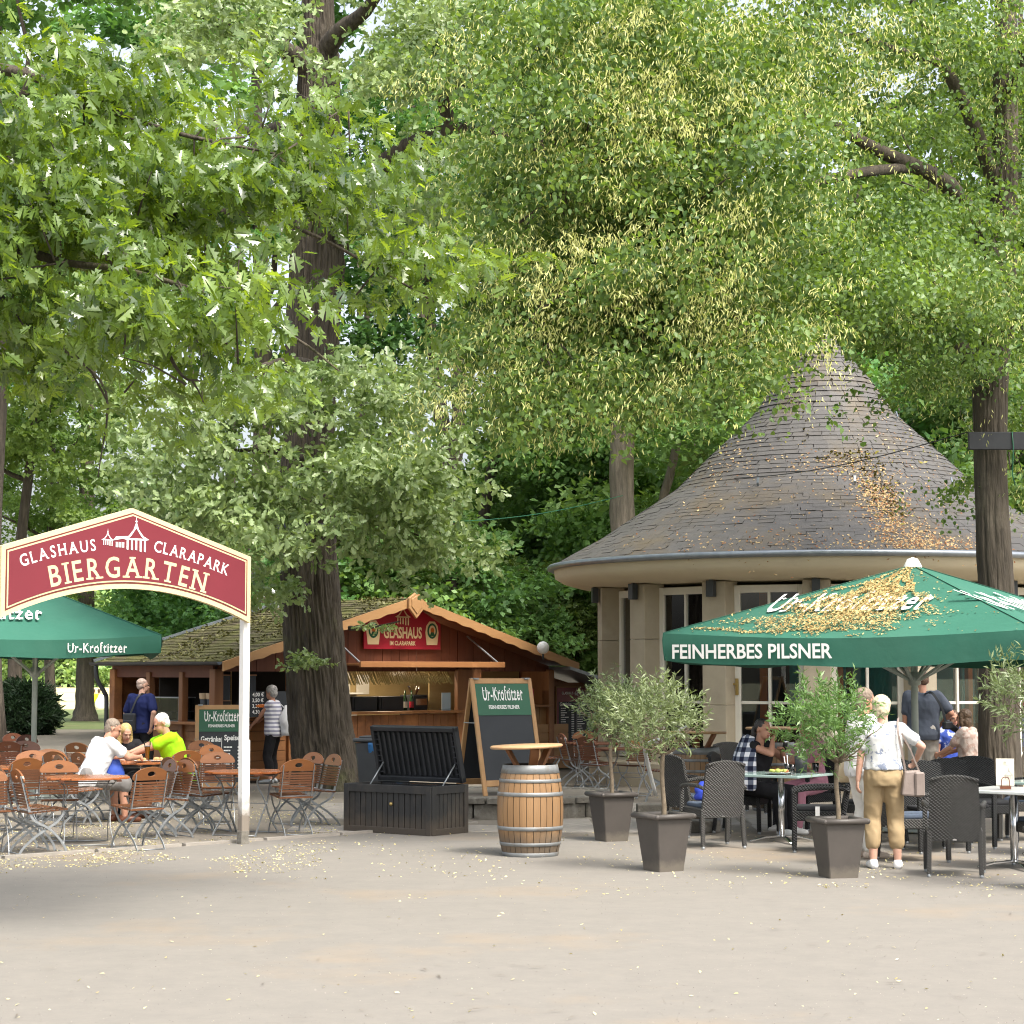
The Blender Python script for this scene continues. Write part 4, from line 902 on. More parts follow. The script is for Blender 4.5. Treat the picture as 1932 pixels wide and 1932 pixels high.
def sprays(ell, per, size, tmpl, mat, parent, base, twig=None, flat=.5, droop=.35, cr=.22, bright=.5, out0=None, bract=0.0, nz=0.0, up=.75, jit=.6, lay=.9, L=0.0, bias=(0, 0), sag=.5, fq=.7, grp=1, gs=(.5, .5, .15)):
    """ell: (u, v, ru, rv, Y, rY, count) regions; clusters of leaves radiating from twig ends"""
    C = []; O = []; T = []; X = []
    for u, v, ru, rv, Y, rY, cnt in ell:
        k = 0; tries = 0
        while k < cnt and tries < cnt * 12:
            tries += 1
            a, b = rng.uniform(-1, 1, 2)
            if a * a + b * b > 1: continue
            uu, vv, yy = u + a * ru, v + b * rv, Y + rng.uniform(-1, 1) * rY
            c = at(uu, vv, yy)
            if nz and noise.noise(Vector((c.x * fq, c.y * fq, c.z * lay + c.x * .3))) < -.35 + nz: continue
            k += grp; X.append(c); c0_ = c
            low_ = .16 * noise.noise(Vector((c.x * .6, c.y * .6, c.z * .8)))
            for _g in range(grp):
              c = c0_ + Vector((rng.normal(0, gs[0]), rng.normal(0, gs[1]), rng.normal(0, gs[2]))) if grp > 1 else c0_
              m = max(3, int(per * rng.uniform(.6, 1.4))); ph = rng.uniform(0, 6.28)
              ang = ph + np.arange(m) * 2.4; d = np.stack([np.cos(ang), np.sin(ang), rng.uniform(-.2, .5, m)], 1)
              if out0 is not None: d = d + np.array(out0)
              q = rng.random((m, 1)) ** .6 * cr; pos = np.array(c) + d * q * np.array([1, 1, flat]); pos[:, 2] -= .5 * q[:, 0] ** 2 / max(cr, .01)
              if L:                # a drooping twig with leaves along it
                  az = rng.uniform(0, 6.28); h = np.array([math.cos(az) + bias[0], math.sin(az) + bias[1], rng.uniform(-.1, .35)]); h /= np.linalg.norm(h); Lk = L * rng.uniform(.6, 1.4)
                  q = rng.random((m, 1)); pos = np.array(c) + h * (q - .35) * Lk + rng.normal(0, 1, (m, 3)) * (.16 * Lk * (1.05 - .7 * q)) * np.array([1, 1, .55]); pos[:, 2] -= sag * Lk * np.clip(q[:, 0] - .1, 0, 1) ** 2; d = d * .8 + h * .8 - np.array([0, 0, 1]) * q * sag
              C.append(pos); O.append(unit(d)); t = np.clip(rng.normal(bright, .17, m) + rng.normal(0, .14) + low_, 0, 1)
              if bract:
                  t *= .60; br = rng.random(m) < bract * rng.uniform(.2, 1.8); t[br] = rng.uniform(.66, 1.0, br.sum())
              T.append(t)
    C = np.concatenate(C) - np.array(base); O = np.concatenate(O); T = np.concatenate(T); n = len(C)
    A, B, N_ = orient(n, O, up, jit, droop)
    return leaves('crown', *tmpl, C, A, B, N_, rng.uniform(.75, 1.25, n) * size, T, [mat], parent), X
def twigs(X, branches, parent, base, mat, r=.012, every=1):
    mb = MB(); P = [p for br in branches for p in br]
    for c in X[::every]:
        q = min(P, key=lambda p: (p - c).length_squared); d = c - q
        if d.length > .4: q = c - (d.normalized() + Vector((random.gauss(0, .4), random.gauss(0, .4), random.gauss(.1, .3)))) * random.uniform(.25, .5); d = c - q
        mid = q.lerp(c, .5) + Vector((0, 0, .06 * d.length)) ; mb.tube([q - base, mid - base, c - base], [r, r * .7, r * .3], 5)
    mb.obj('twigs', mat, parent)['kind'] = 'stuff'
sprays([(430, 800, 160, 90, OY - 3.2, 1.2, 150), (640, 740, 170, 70, OY - 3.0, 1.2, 130), (710, 820, 110, 90, OY - 3.0, 1.2, 100), (560, 920, 260, 80, OY - 3.4, 1.2, 240), (740, 1000, 110, 60, OY - 3.2, .8, 90), (460, 1000, 100, 40, OY - 3.4, .8, 36),
        (330, 910, 70, 60, OY - 3.4, .8, 45), (800, 1040, 40, 20, OY - 3, .5, 10), (545, 1090, 50, 35, OY - 1.6, .5, 16), (790, 900, 80, 40, OY - 3, .7, 30), (830, 75, 150, 90, OY - 2.5, 2, 190), (435, 45, 105, 75, OY - 3, 1.2, 120), (900, 70, 110, 90, OY - 3.5, 1.5, 110), (800, 380, 130, 90, OY - 1.5, 1.5, 80), (650, -230, 420, 110, OY - 1, 3, 200), (880, 330, 70, 110, OY, 1.2, 70)],
       22, .125, OAK2, L_['oak2'], oak, OB, cr=.30, bright=.55, droop=.4, jit=.75, up=.45, nz=.42, lay=1.8, L=.7, bias=(0, -.3), sag=.45, fq=.9, grp=5, gs=(.4, .4, .12))
# shoots from the trunk
sprays([(575, 1235, 22, 18, OY - .9, .15, 12), (560, 1252, 30, 8, OY - .9, .15, 8), (705, 1181, 32, 6, OY - 1.0, .2, 6), (610, 1250, 20, 6, OY - .9, .1, 5)], 11, .09, OAK2, L_['oak2'], oak, OB, cr=.12, bright=.6)[0].name = 'shoot_leaves'
# belt round the oak
bz = at(580, 1000, OY).z; bx = at(580, 1000, OY).x
be = empty('trunk_belt', (bx, OY, bz), 0, 'black rubber belt strapped round the oak trunk', 'belt')
mb = MB(); rr = 105 / F * OY / 2 + .05
mb.lathe([(rr, -.08), (rr + .02, -.07), (rr + .02, .07), (rr, .08), (rr - .02, .0)], 40); mb.obj('band', M_['black'], be)
mb = MB(); mb.box((-rr - .12, -.15, -.05), (.34, .05, .13), .3); mb.obj('band_end', M_['black'], be, .01)
# ---------------------------------------------------------------- oak overhead on the left (trunk outside the picture)
AB = Vector((-7.6, 15.5, 0))
oa = empty('oak_tree', AB, 0, 'near oak whose lobed leafy branches hang in from the upper left', 'tree')
mb = MB(); mb.tube(smooth_path([(0, 0, -.1), (.05, 0, 1.5), (0, .1, 4), (.1, .1, 7), (.3, 0, 10), (.2, .2, 13)], 4), lerp_list([.55, .42, .38, .33, .25, .12], 21), 20, wob=.03); mb.obj('trunk', M_['bark'], oa)
BR = limbs([
    ([(-960, 500, 15.5), (-500, 350, 15.3), (-100, 300, 15), (60, 320, 14.8), (170, 400, 14.6), (230, 470, 14.5), (330, 690, 14.2), (380, 720, 14)], [70, 50, 34, 20, 12, 9, 7, 3]),
    ([(-960, 300, 15.5), (-400, 120, 15.5), (0, 130, 15.4), (160, 190, 15.2), (330, 250, 15), (520, 290, 14.8)], [70, 40, 24, 15, 9, 4]),
    ([(-100, 420, 15), (100, 490, 14.6), (240, 510, 14.4), (400, 560, 14.3), (560, 640, 14.2), (640, 700, 14)], [30, 16, 11, 8, 6, 3]),
    ([(60, 320, 14.8), (250, 390, 15), (440, 400, 15.4), (560, 430, 15.6), (700, 500, 15.8), (820, 570, 16)], [22, 16, 11, 9, 6, 3]),
    ([(250, 390, 15), (420, 330, 15.6), (560, 260, 16), (640, 210, 16.2)], [12, 9, 6, 3]),
    ([(0, 560, 15), (60, 620, 14.8), (120, 660, 14.6), (200, 740, 14.4), (185, 900, 14.2)], [14, 8, 6, 5, 2])], M_['bark'], oa, AB, 8)
ellA = [(90, 220, 180, 110, 15, 1.2, 120), (50, 340, 160, 120, 15, 1.2, 120), (240, 320, 140, 100, 14.9, 1, 70), (110, 480, 190, 110, 14.7, 1, 140), (310, 480, 150, 90, 14.6, 1, 100), (210, 590, 210, 65, 14.5, 1, 105), (390, 570, 100, 60, 14.4, .9, 50), (160, 400, 120, 60, 14.6, .8, 40),
        (520, 290, 120, 90, 15.6, 1, 66), (650, 350, 130, 75, 15.8, 1, 64), (540, 400, 130, 50, 15.4, 1, 42), (745, 500, 85, 35, 15.9, .8, 32), (420, 420, 110, 90, 15.2, 1, 40), (50, 690, 70, 50, 14.8, .6, 32), (20, 560, 60, 60, 14.8, .6, 24), (390, 770, 30, 25, 14.1, .3, 7), (790, 560, 40, 25, 16, .5, 8), (250, 690, 120, 30, 14.4, .7, 28),
        (-300, 200, 280, 260, 16, 2.5, 160), (-250, -150, 400, 200, 17, 3, 120), (-700, 0, 300, 300, 15.5, 3, 120)]
ellA = [(a, b - (30 if -100 < b < 800 else 0), c, d, e, f, int(n * (.8 if b > -300 else 1.3))) for a, b, c, d, e, f, n in ellA]
_, XA = sprays(ellA, 14, .128, OAK, L_['oak'], oa, AB, cr=.19, nz=.46, lay=2.2, L=.5, bias=(.7, -.2), sag=.45, fq=.9, grp=4, gs=(.3, .3, .1), droop=.8, bright=.52, out0=(.45, -.15, -.15), jit=.75, up=.4)
twigs(XA, BR, oa, AB, M_['bark'], .009)
# ---------------------------------------------------------------- lime on the right
LB = gnd(1888, 1528); LY = LB.y
lime = empty('lime_tree', LB, 0, 'flowering lime tree on the right with pale yellow bracts and a tall bare trunk', 'tree')
bark_trunk('trunk', [(1540, 1888, 104), (1520, 1888, 88), (1450, 1888, 80), (1250, 1884, 74), (1120, 1880, 66), (1050, 1876, 68), (960, 1872, 62), (860, 1868, 60), (760, 1868, 66), (680, 1868, 72), (620, 1884, 62), (500, 1890, 54), (400, 1893, 52), (250, 1896, 50), (100, 1898, 44), (0, 1898, 42), (-250, 1905, 30), (-500, 1910, 14)], LY, M_['barklime'], lime, .018, off=LB, n=150, m=420, freq=20)
LL = limbs([(p, [x * 1.25 for x in w]) for p, w in [
    ([(1875, 560, LY), (1868, 490, LY - .3), (1840, 420, LY - .8), (1790, 350, LY - 1.3), (1730, 315, LY - 1.8), (1660, 285, LY - 2.3), (1560, 230, LY - 3), (1430, 180, LY - 4)], [40, 36, 30, 26, 22, 20, 14, 6]),
    ([(1890, 380, LY), (1862, 300, LY - .2), (1820, 200, LY - .4), (1780, 120, LY - .6), (1720, 0, LY - 1), (1660, -120, LY - 1.5)], [30, 25, 20, 17, 14, 8]),
    ([(1862, 640, LY), (1810, 560, LY - 1), (1720, 500, LY - 2), (1650, 490, LY - 2.6), (1560, 520, LY - 3.4), (1440, 560, LY - 4.5)], [34, 24, 18, 16, 12, 6]),
    ([(1640, 492, LY - 2.7), (1600, 430, LY - 3), (1625, 350, LY - 3.2)], [8, 6, 4]),
    ([(1870, 720, LY), (1800, 640, LY - 1.2), (1700, 590, LY - 2.5), (1560, 600, LY - 4)], [26, 18, 12, 5]),
    ([(1895, 200, LY), (1925, 120, LY - .4), (1960, 0, LY - 1)], [24, 18, 10]),
    ([(1890, 640, LY), (1925, 560, LY - .6), (1990, 480, LY - 1)], [24, 18, 10]),
    ([(1720, 315, LY - 1.8), (1600, 330, LY - 3), (1400, 380, LY - 4.6), (1200, 450, LY - 6), (1000, 600, LY - 7)], [18, 15, 12, 8, 4]),
    ([(1560, 230, LY - 3), (1350, 220, LY - 4.5), (1150, 300, LY - 6), (980, 420, LY - 7)], [14, 11, 8, 4]),
    ([(1780, 120, LY - .6), (1550, 60, LY - 2.6), (1300, 60, LY - 4.6), (1100, 120, LY - 6)], [14, 11, 8, 4])]], M_['barklime'], lime, LB)
ellL = [(1130, 130, 200, 140, LY - 5.5, 2.0, 240), (1050, 320, 140, 130, LY - 6, 1.6, 180), (1230, 330, 200, 160, LY - 5.5, 2, 270), (1080, 520, 160, 120, LY - 6, 1.6, 200), (1260, 540, 200, 110, LY - 5.5, 2, 230), (1050, 700, 150, 60, LY - 6, 1.2, 110), (1230, 670, 160, 70, LY - 5.6, 1.5, 130), (1180, 740, 60, 40, LY - 5.8, .8, 30), (990, 790, 70, 45, LY - 6, .8, 42), (1330, 120, 150, 140, LY - 5, 2, 170),
        (1450, 400, 130, 130, LY - 4, 1.8, 80), (1440, 535, 180, 60, LY - 4, 1.5, 120), (1610, 515, 150, 50, LY - 3.2, 1.5, 80), (1540, 500, 150, 34, LY - 3.4, 1, 40), (1780, 570, 100, 80, LY - 2.2, 1.3, 95), (1600, 450, 150, 60, LY - 3, 1.3, 60), (1700, 250, 140, 60, LY - 1.8, 1.4, 30), (1560, 110, 150, 90, LY - 2.5, 1.6, 40), (1700, 50, 150, 70, LY - 2, 1.5, 36), (1480, 200, 100, 70, LY - 3.4, 1.5, 45), (1800, 420, 70, 70, LY - 1.2, 1, 40),
        (1870, 300, 80, 120, LY + .8, .8, 45), (1850, 120, 120, 130, LY + .8, 1, 70), (1925, 60, 60, 90, LY - 1, .6, 30), (1905, 500, 50, 40, LY - 1, .4, 26), (1925, 610, 30, 30, LY - 1, .4, 10), (1850, 700, 60, 30, LY - 1, .6, 26), (1900, 790, 40, 60, LY + .6, .4, 18), (1915, 950, 30, 60, LY + .5, .4, 10),
        (2200, 200, 250, 260, LY - 1, 3, 160), (1500, -160, 500, 130, LY - 3, 3, 240)]
ellL = [(a + 38, b - 36, c, d, e, f, int(n * .78)) if a < 1420 else (a, b, c, d, e, f, int(n * .9)) for a, b, c, d, e, f, n in ellL]
_, XL = sprays(ellL, 70, .066, OVATE, L_['lime'], lime, LB, bright=.5, droop=.6, nz=.42, up=.5, jit=.75, lay=1.5, L=1.0, bias=(-.4, -.3), sag=.65, fq=1.1, grp=7, gs=(.5, .5, .13))
ellB = [(a, b, c, d, e, f, int(n * (1.4 if a < 1440 else .5))) for a, b, c, d, e, f, n in ellL]
sprays(ellB, 44, .058, BRACT, L_['bract'], lime, LB, bright=.5, droop=1.6, nz=.42, up=.4, jit=.8, lay=1.5, L=1.0, bias=(-.4, -.3), sag=.65, fq=1.1, grp=5, gs=(.5, .5, .13))[0].name = 'blossom_bracts'
twigs(XL, LL, lime, LB, M_['barklime'], .014)
# board strapped across the lime trunk, with cable
p = at(1880, 832, LY - .45)
bo = empty('trunk_board', p, 0, 'black plank strapped across the lime trunk', 'board')
mb = MB(); mb.box((.05, 0, 0), (.86, .07, .24)); mb.obj('plank', M_['black'], bo, .01); mb = MB(); mb.tube([(.2, -.05, .12), (.21, -.06, -.1), (.2, -.02, -.45), (.24, 0, -.6)], .008, 6); mb.obj('cord', M_['signgreen'], bo)
mb = MB(); a, b = at(1826, 815, LY - .45), on_roof(1300, 905) or at(1300, 905, 33)
mb.tube([a.lerp(b, t / 12) - Vector((0, 0, .18 * math.sin(math.pi * t / 12))) for t in range(13)], .008, 5); tag(mb.obj('cable', M_['black']), 'thin dark cable running from the lime trunk down over the slate roof', 'cable')
mb = MB(); a, b = at(845, 985, 44), at(1175, 935, 44)
mb.tube([a.lerp(b, t / 12) - Vector((0, 0, .12 * math.sin(math.pi * t / 12))) for t in range(13)], .009, 5); tag(mb.obj('cable', M_['signgreen']), 'thin cable strung between two trunks above the hut', 'cable')
# ---------------------------------------------------------------- forked and bare trunks in the wood behind
def bare(name, lbl, limbs_, mat, leaf=None, extra=None):
    P0 = at(*limbs_[0][0][0]); b = Vector((P0.x, P0.y, 0)); t = empty(name, b, 0, lbl, 'tree'); mb = MB(); 
    for p, w in limbs_: limb(mb, p, w, 12)
    o = mb.obj('trunk', mat, t); o.location = -b
    if leaf: sprays(leaf, 60, .17, RHOMB, L_['bg'][1], t, b, cr=.9, bright=.5, droop=.3)
    return t
bare('forked_tree', 'forked trunk with a snapped right stem behind the hut', [([(862, 1440, 48), (850, 1200, 48), (845, 1000, 48), (842, 880, 48), (830, 760, 48.3), (815, 640, 48.6), (800, 450, 49), (780, 200, 49)], [46, 38, 36, 34, 26, 22, 18, 10]), ([(848, 930, 48), (862, 830, 47.8), (866, 740, 47.8), (867, 650, 47.8), (867, 640, 47.8)], [30, 28, 25, 23, 14])], M_['bark'],
     [(800, 500, 120, 150, 49, 1.5, 70), (760, 300, 160, 160, 49, 2, 90), (700, 640, 80, 60, 49, 1, 25)])
bare('beech_tree', 'pale grey bare trunk rising behind the left edge of the slate roof', [([(1178, 1430, 45), (1176, 1100, 45), (1174, 900, 45), (1176, 780, 45), (1180, 500, 45), (1185, 250, 45), (1190, -100, 45)], [56, 48, 46, 42, 40, 34, 24])], M_['barkpale'],
     [(1300, 760, 120, 90, 44, 1.5, 40), (1180, 200, 250, 250, 45, 2.5, 120)])
bare('meadow_tree', 'grey trunked tree at the meadow edge seen under the sign arch', [([(160, 1366, 78), (160, 1335, 78), (161, 1250, 78), (163, 1000, 78), (165, 850, 78), (172, 650, 78), (180, 400, 78), (186, 100, 78)], [60, 38, 33, 29, 27, 22, 16, 8]), ([(164, 960, 78), (140, 950, 77.6), (105, 965, 77), (80, 1000, 76.6)], [12, 9, 8, 4]), ([(166, 800, 78), (120, 770, 77.6), (60, 790, 77)], [12, 9, 4]), ([(172, 660, 78), (215, 600, 77.6), (260, 570, 77)], [12, 9, 4])], M_['barkbg'],
     [(50, 930, 110, 110, 77.5, 2.5, 75), (80, 740, 110, 100, 78, 3, 60), (250, 1020, 70, 40, 77, 2, 24), (330, 1060, 90, 60, 76, 2, 30), (60, 1120, 120, 60, 78, 2, 45), (240, 560, 120, 90, 78, 3, 40), (140, 400, 160, 150, 78, 3, 80), (300, 200, 160, 120, 78, 3, 60)])
bare('slanting_tree', 'slanting dark trunk right of the forked tree behind the hut', [([(872, 1420, 52), (884, 1180, 52), (902, 1040, 52), (925, 900, 52), (955, 745, 52), (975, 600, 52), (990, 400, 52)], [26, 23, 22, 20, 18, 14, 8])], M_['bark'], [(1060, 620, 110, 130, 52, 2, 50), (1010, 860, 80, 50, 52, 1.5, 24), (1080, 900, 70, 60, 52, 1.5, 24), (1000, 420, 120, 100, 52, 2, 40)])
for u_, d_, w_ in ((690, 57, 20), (742, 63, 16), (792, 74, 18), (990, 58, 22), (1048, 62, 20), (1128, 67, 18), (655, 70, 16), (1012, 80, 15), (440, 62, 20), (385, 70, 16)):
    bare('bare_trunk', 'slim dark trunk standing in the woods ' + ('behind the hut roof' if u_ > 600 else 'left of the oak'), [([(u_ + 4, 1420, d_), (u_, 1150, d_), (u_ + rng.uniform(-14, 14), 900, d_), (u_ + rng.uniform(-30, 30), 560, d_), (u_ + rng.uniform(-40, 40), 200, d_)], [w_ * 1.5, w_, w_ * .9, w_ * .7, w_ * .4])], M_['bark'])['group'] = 'slim trunks in the woods ' + ('behind the hut' if u_ > 600 else 'left of the oak')
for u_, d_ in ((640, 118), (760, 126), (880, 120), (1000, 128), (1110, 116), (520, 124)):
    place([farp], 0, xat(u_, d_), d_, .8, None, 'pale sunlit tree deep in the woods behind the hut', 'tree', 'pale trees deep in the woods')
bare('leaning_tree', 'thin leaning brown trunk left of the roof tip', [([(1225, 1440, 47), (1245, 1000, 47), (1268, 880, 47), (1295, 740, 47), (1320, 560, 47)], [24, 18, 16, 14, 8])], M_['barkpale'], [(1330, 700, 110, 90, 47, 1.5, 50), (1400, 800, 90, 70, 46, 1.5, 30)])
# ================================================================ furniture
def rzf(fx, fy): return math.atan2(-fx, fy)
def folding_chair(dark=False):
    t = empty('folding_chair'); sm = M_['slatdk'] if dark else M_['slat']; bmx = M_['slatdk'] if dark else M_['board']; st = M_['steel']
    def back(z): return -.165 - (z - .48) * .26          # y of the back plane
    d = Vector((0, -.26, 1)).normalized(); o = Vector((0, back(.735), .735))
    M = sheet(o, (1, 0, 0), d)
    n = 28; out = []; hole = []
    for i in range(n):
        a = 2 * math.pi * i / n; c, s = math.cos(a), math.sin(a)
        if s >= 0: out.append((.215 * c, .015 + .12 * s))
        else: out.append((.215 * (c if abs(c) > .98 else c), .015 + max(-.02, .06 * s) if abs(c) < .99 else .015))
        hole.append((.045 * c, .062 + .028 * s))
    mb = MB(); vs_ = []; th = .009
    for z in (-th, th): vs_ += [(x, y, z) for x, y in out]; vs_ += [(x, y, z) for x, y in hole]
    fs = []
    for i in range(n):
        j = (i + 1) % n
        fs += [(i, j, n + j, n + i), (2 * n + j, 2 * n + i, 3 * n + i, 3 * n + j), (j, i, 2 * n + i, 2 * n + j), (n + i, n + j, 3 * n + j, 3 * n + i)]
    mb.add(vs_, fs, 0, False, M); mb.obj('backrest_board', bmx, t)
    mb = MB()
    for i in range(8):
        z = .505 + i * .028; mb.box((0, back(z), z), (.42, .014, .0195))
    mb.obj('back_slats', sm, t)
    mb = MB()
    for i in range(9):
        y = -.16 + i * .046; mb.box((0, y, .455 - .03 * (1 - i / 8)), (.40, .038, .016))
    mb.obj('seat', sm, t)
    A = smooth_path([(0, back(.80), .80), (0, back(.62), .62), (0, back(.48), .48), (0, -.15, .42), (0, -.10, .345), (0, .03, .275), (0, .14, .18), (0, .215, .075), (0, .235, 0.0)], 3)
    B = smooth_path([(0, .20, .455), (0, .185, .40), (0, .12, .32), (0, .02, .26), (0, -.10, .18), (0, -.205, .09), (0, -.25, .03), (0, -.26, 0)], 3)
    for s in (-1, 1):
        mb = MB(); mb.flat([(p.x + s * .185, p.y - .012, p.z) for p in A], .008, .024, (0, 1, .01)); mb.obj('leg', st, t)
        mb = MB(); mb.flat([(p.x + s * .165, p.y, p.z) for p in B], .008, .024, (0, 1, .01)); mb.obj('leg', st, t)
    for y, z, w in ((-.155, .44, .37), (.03, .268, .37), (.232, .015, .37), (-.255, .015, .33)):
        mb = MB(); mb.tube([(-w / 2, y, z), (w / 2, y, z)], .006, 6); mb.obj('cross_bar', st, t)
    for s in (-1, 1): mb = MB(); mb.flat([(s * .175, -.15, .43), (s * .175, .2, .45)], .006, .02, (0, 0, 1)); mb.obj('seat_rail', st, t)
    return t
fc, fcd = folding_chair(), folding_chair(True); _u = set()
def put(proto, loc, rz, label, cat, group, s=1.0, keep=False):
    if proto.name not in _u: o = proto; _u.add(proto.name)
    else: o = copy_tree(proto)
    o.location = loc; o.rotation_euler = (0, 0, rz); o.scale = (s, s, s); tag(o, label, cat, group); return o
def spot(u, d): return Vector((xat(u, d), d, 0))
def dtop(v, h): return F * h / (v - 1268)
GL = 'folding chairs in the beer garden'
for u, v, f, l in [
    (267, 1443, (-.65, .75), 'wide folding chair seen from behind at the right of the nearest octagonal table'),
    (50, 1444, (.85, .5), 'left one of two narrow seen folding chairs pulled up left of the nearest octagonal table'),
    (83, 1447, (.85, .5), 'right one of two narrow seen folding chairs pulled up left of the nearest octagonal table'),
    (119, 1434, (.25, -.97), 'bright orange folding chair facing the camera behind the nearest octagonal table'),
    (40, 1426, (-.6, .8), 'wide folding chair turned away to the left at the left picture edge'),
    (74, 1415, (.4, -.92), 'orange folding chair facing the camera, left one of the pair behind the front row'),
    (102, 1412.5, (.3, -.95), 'orange folding chair facing the camera, right one of the pair behind the front row'),
    (134, 1414, (.5, .85), 'reddish folding chair seen from behind between the orange pair and the white shirted guest'),
    (169, 1398, (.4, .9), 'dark red folding chair half hidden behind the white shirted guest'),
    (187, 1416, (.75, .65), 'folding chair with the blue bag hung over its right rail'),
    (155, 1421, (.85, .5), 'folding chair the white shirted guest sits on'),
    (287, 1431, (-.85, -.5), 'folding chair just left of the ochre slatted one behind the wide near chair'),
    (317, 1432, (-.75, -.65), 'folding chair with sunlit orange slats right behind the wide near chair'),
    (344, 1412.5, (-.5, .87), 'wide folding chair whose hand hole shows the neon shirt behind it'),
    (360, 1425, (.8, .6), 'left one of two rear seen folding chairs left of the white sign post'),
    (394, 1426, (.8, .6), 'right one of two rear seen folding chairs left of the white sign post'),
    (397, 1396, (.55, -.83), 'folding chair directly before the menu chalkboard'),
    (424, 1404, (.75, -.66), 'yellowish folding chair before the right half of the menu chalkboard'),
    (416, 1418, (.2, -.97), 'wide orange folding chair facing the camera left of the white sign post'),
    (552, 1428, (-.45, .9), 'wide folding chair seen from behind right of the white sign post'),
    (563, 1418, (-.75, -.66), 'yellowish folding chair half hidden by the wide one before the oak trunk'),
    (597, 1421, (-.85, -.5), 'sunlit folding chair at the foot of the oak trunk'),
    (-14, 1449, (.35, -.93), 'orange folding chair cut off by the left picture edge in front'),
    (360, 1402, (-.9, -.2), 'folding chair the neon shirted man sits on'),
    (243, 1399, (.1, -1), 'folding chair the blond girl sits on')]:
    put(fc, spot(u, dtop(v, .98)), rzf(*f), l, 'chair', GL)
for u, v, f, l in [
    (18, 1396, (-.3, .95), 'dark brown folding chair with wide back at the far left'), (52, 1397, (.2, -.97), 'brown folding chair facing the camera among the dark group at far left'),
    (48, 1382, (.8, -.6), 'dark folding chair with arched back, left one of the rear pair on the dirt path'), (75, 1385, (.8, -.6), 'dark folding chair with arched back, right one of the rear pair on the dirt path'),
    (4, 1408, (.4, .9), 'dark folding chair cut off by the left picture edge')]:
    put(fcd, spot(u, dtop(v, .98)), rzf(*f), l, 'chair', 'dark folding chairs at the far left', 1.0)
for u, d, f, l in [(1106, 34.5, (.1, -1), 'reddish folding chair facing the camera below the menu board on the hut side'), (1126, 31.8, (.75, .65), 'brown folding chair seen obliquely from behind left of the olive trees'),
                   (1194, 31.2, (-.5, -.85), 'orange brown folding chair showing behind the nearer olive crown'), (1246, 29.6, (-.95, .1), 'brown folding chair beside the white bent tube'), (1086, 33.4, (.9, .3), 'brown folding chair behind the brown table left of the olive trees')]:
    put(fc if 'orange' in l or 'reddish' in l else fcd, spot(u, d), rzf(*f), l, 'chair', 'folding chairs by the pavilion')
put(fcd, spot(1029, 33.5), rzf(1, .1), 'dark folding chair seen edge on right of the large chalkboard', 'chair', 'folding chairs by the pavilion', 1.05)
# octagonal folding tables
def folding_table(dark=False):
    t = empty('folding_table'); mb = MB(); r = .44
    for i in range(9):
        y = -.40 + i * .1; w = min(r, (r * 1.38 - abs(y)) if abs(y) > r * .41 else r); mb.box((0, y, .715), (2 * w, .095, .022))
    mb.obj('tabletop', M_['slatdk'] if dark else M_['tabletop'], t, .003)
    mb = MB(); mb.box((-.3, 0, .695), (.05, .8, .02)); mb.box((.3, 0, .695), (.05, .8, .02)); mb.obj('battens', M_['slatdk'], t)
    for s in (-1, 1):
        for k in (-1, 1):
            P = smooth_path([(k * .28, s * .26, .69), (k * .22, s * .18, .58), (k * .25, s * .04, .40), (k * .24, -s * .12, .2), (k * .26, -s * .28, .05), (k * .26, -s * .32, 0)], 3)
            mb = MB(); mb.flat(P, .008, .026, (0, 1, .01)); mb.obj('leg', M_['steel'], t)
    for y, z in ((.24, .66), (-.24, .66), (0, .36), (.3, .015), (-.3, .015)): mb = MB(); mb.tube([(-.27, y, z), (.27, y, z)], .007, 6); mb.obj('cross_bar', M_['steel'], t)
    return t
M_['tabletop'] = pm('glossy_table_slats', (0.34, 0.115, 0.035), (0.25, 0.075, 0.022), 5, .22, .08, 40, stretch=(.1, 1, 1), spec=.5, objvar=.1)
ft, ftd = folding_table(), folding_table(True)
for u, d, rz, l in [(170, 22.3, .3, 'glossy octagonal folding table in the front row left of the sign post'), (468, 23.6, -.3, 'octagonal folding table partly behind the white sign post'), (265, 26.0, .2, 'folding table where the three guests sit'), (-20, 24.5, .2, 'folding table cut off at the left picture edge')]:
    put(ft, spot(u, d), rz, l, 'table', 'folding tables in the beer garden')
for u, d, rz, l in [(1121, 33, .2, 'dark brown folding table left of the olive trees near the hut'), (1182, 30.6, -.4, 'dark brown folding table behind the olive stems')]:
    put(ftd, spot(u, d), rz, l, 'table', 'folding tables by the pavilion')
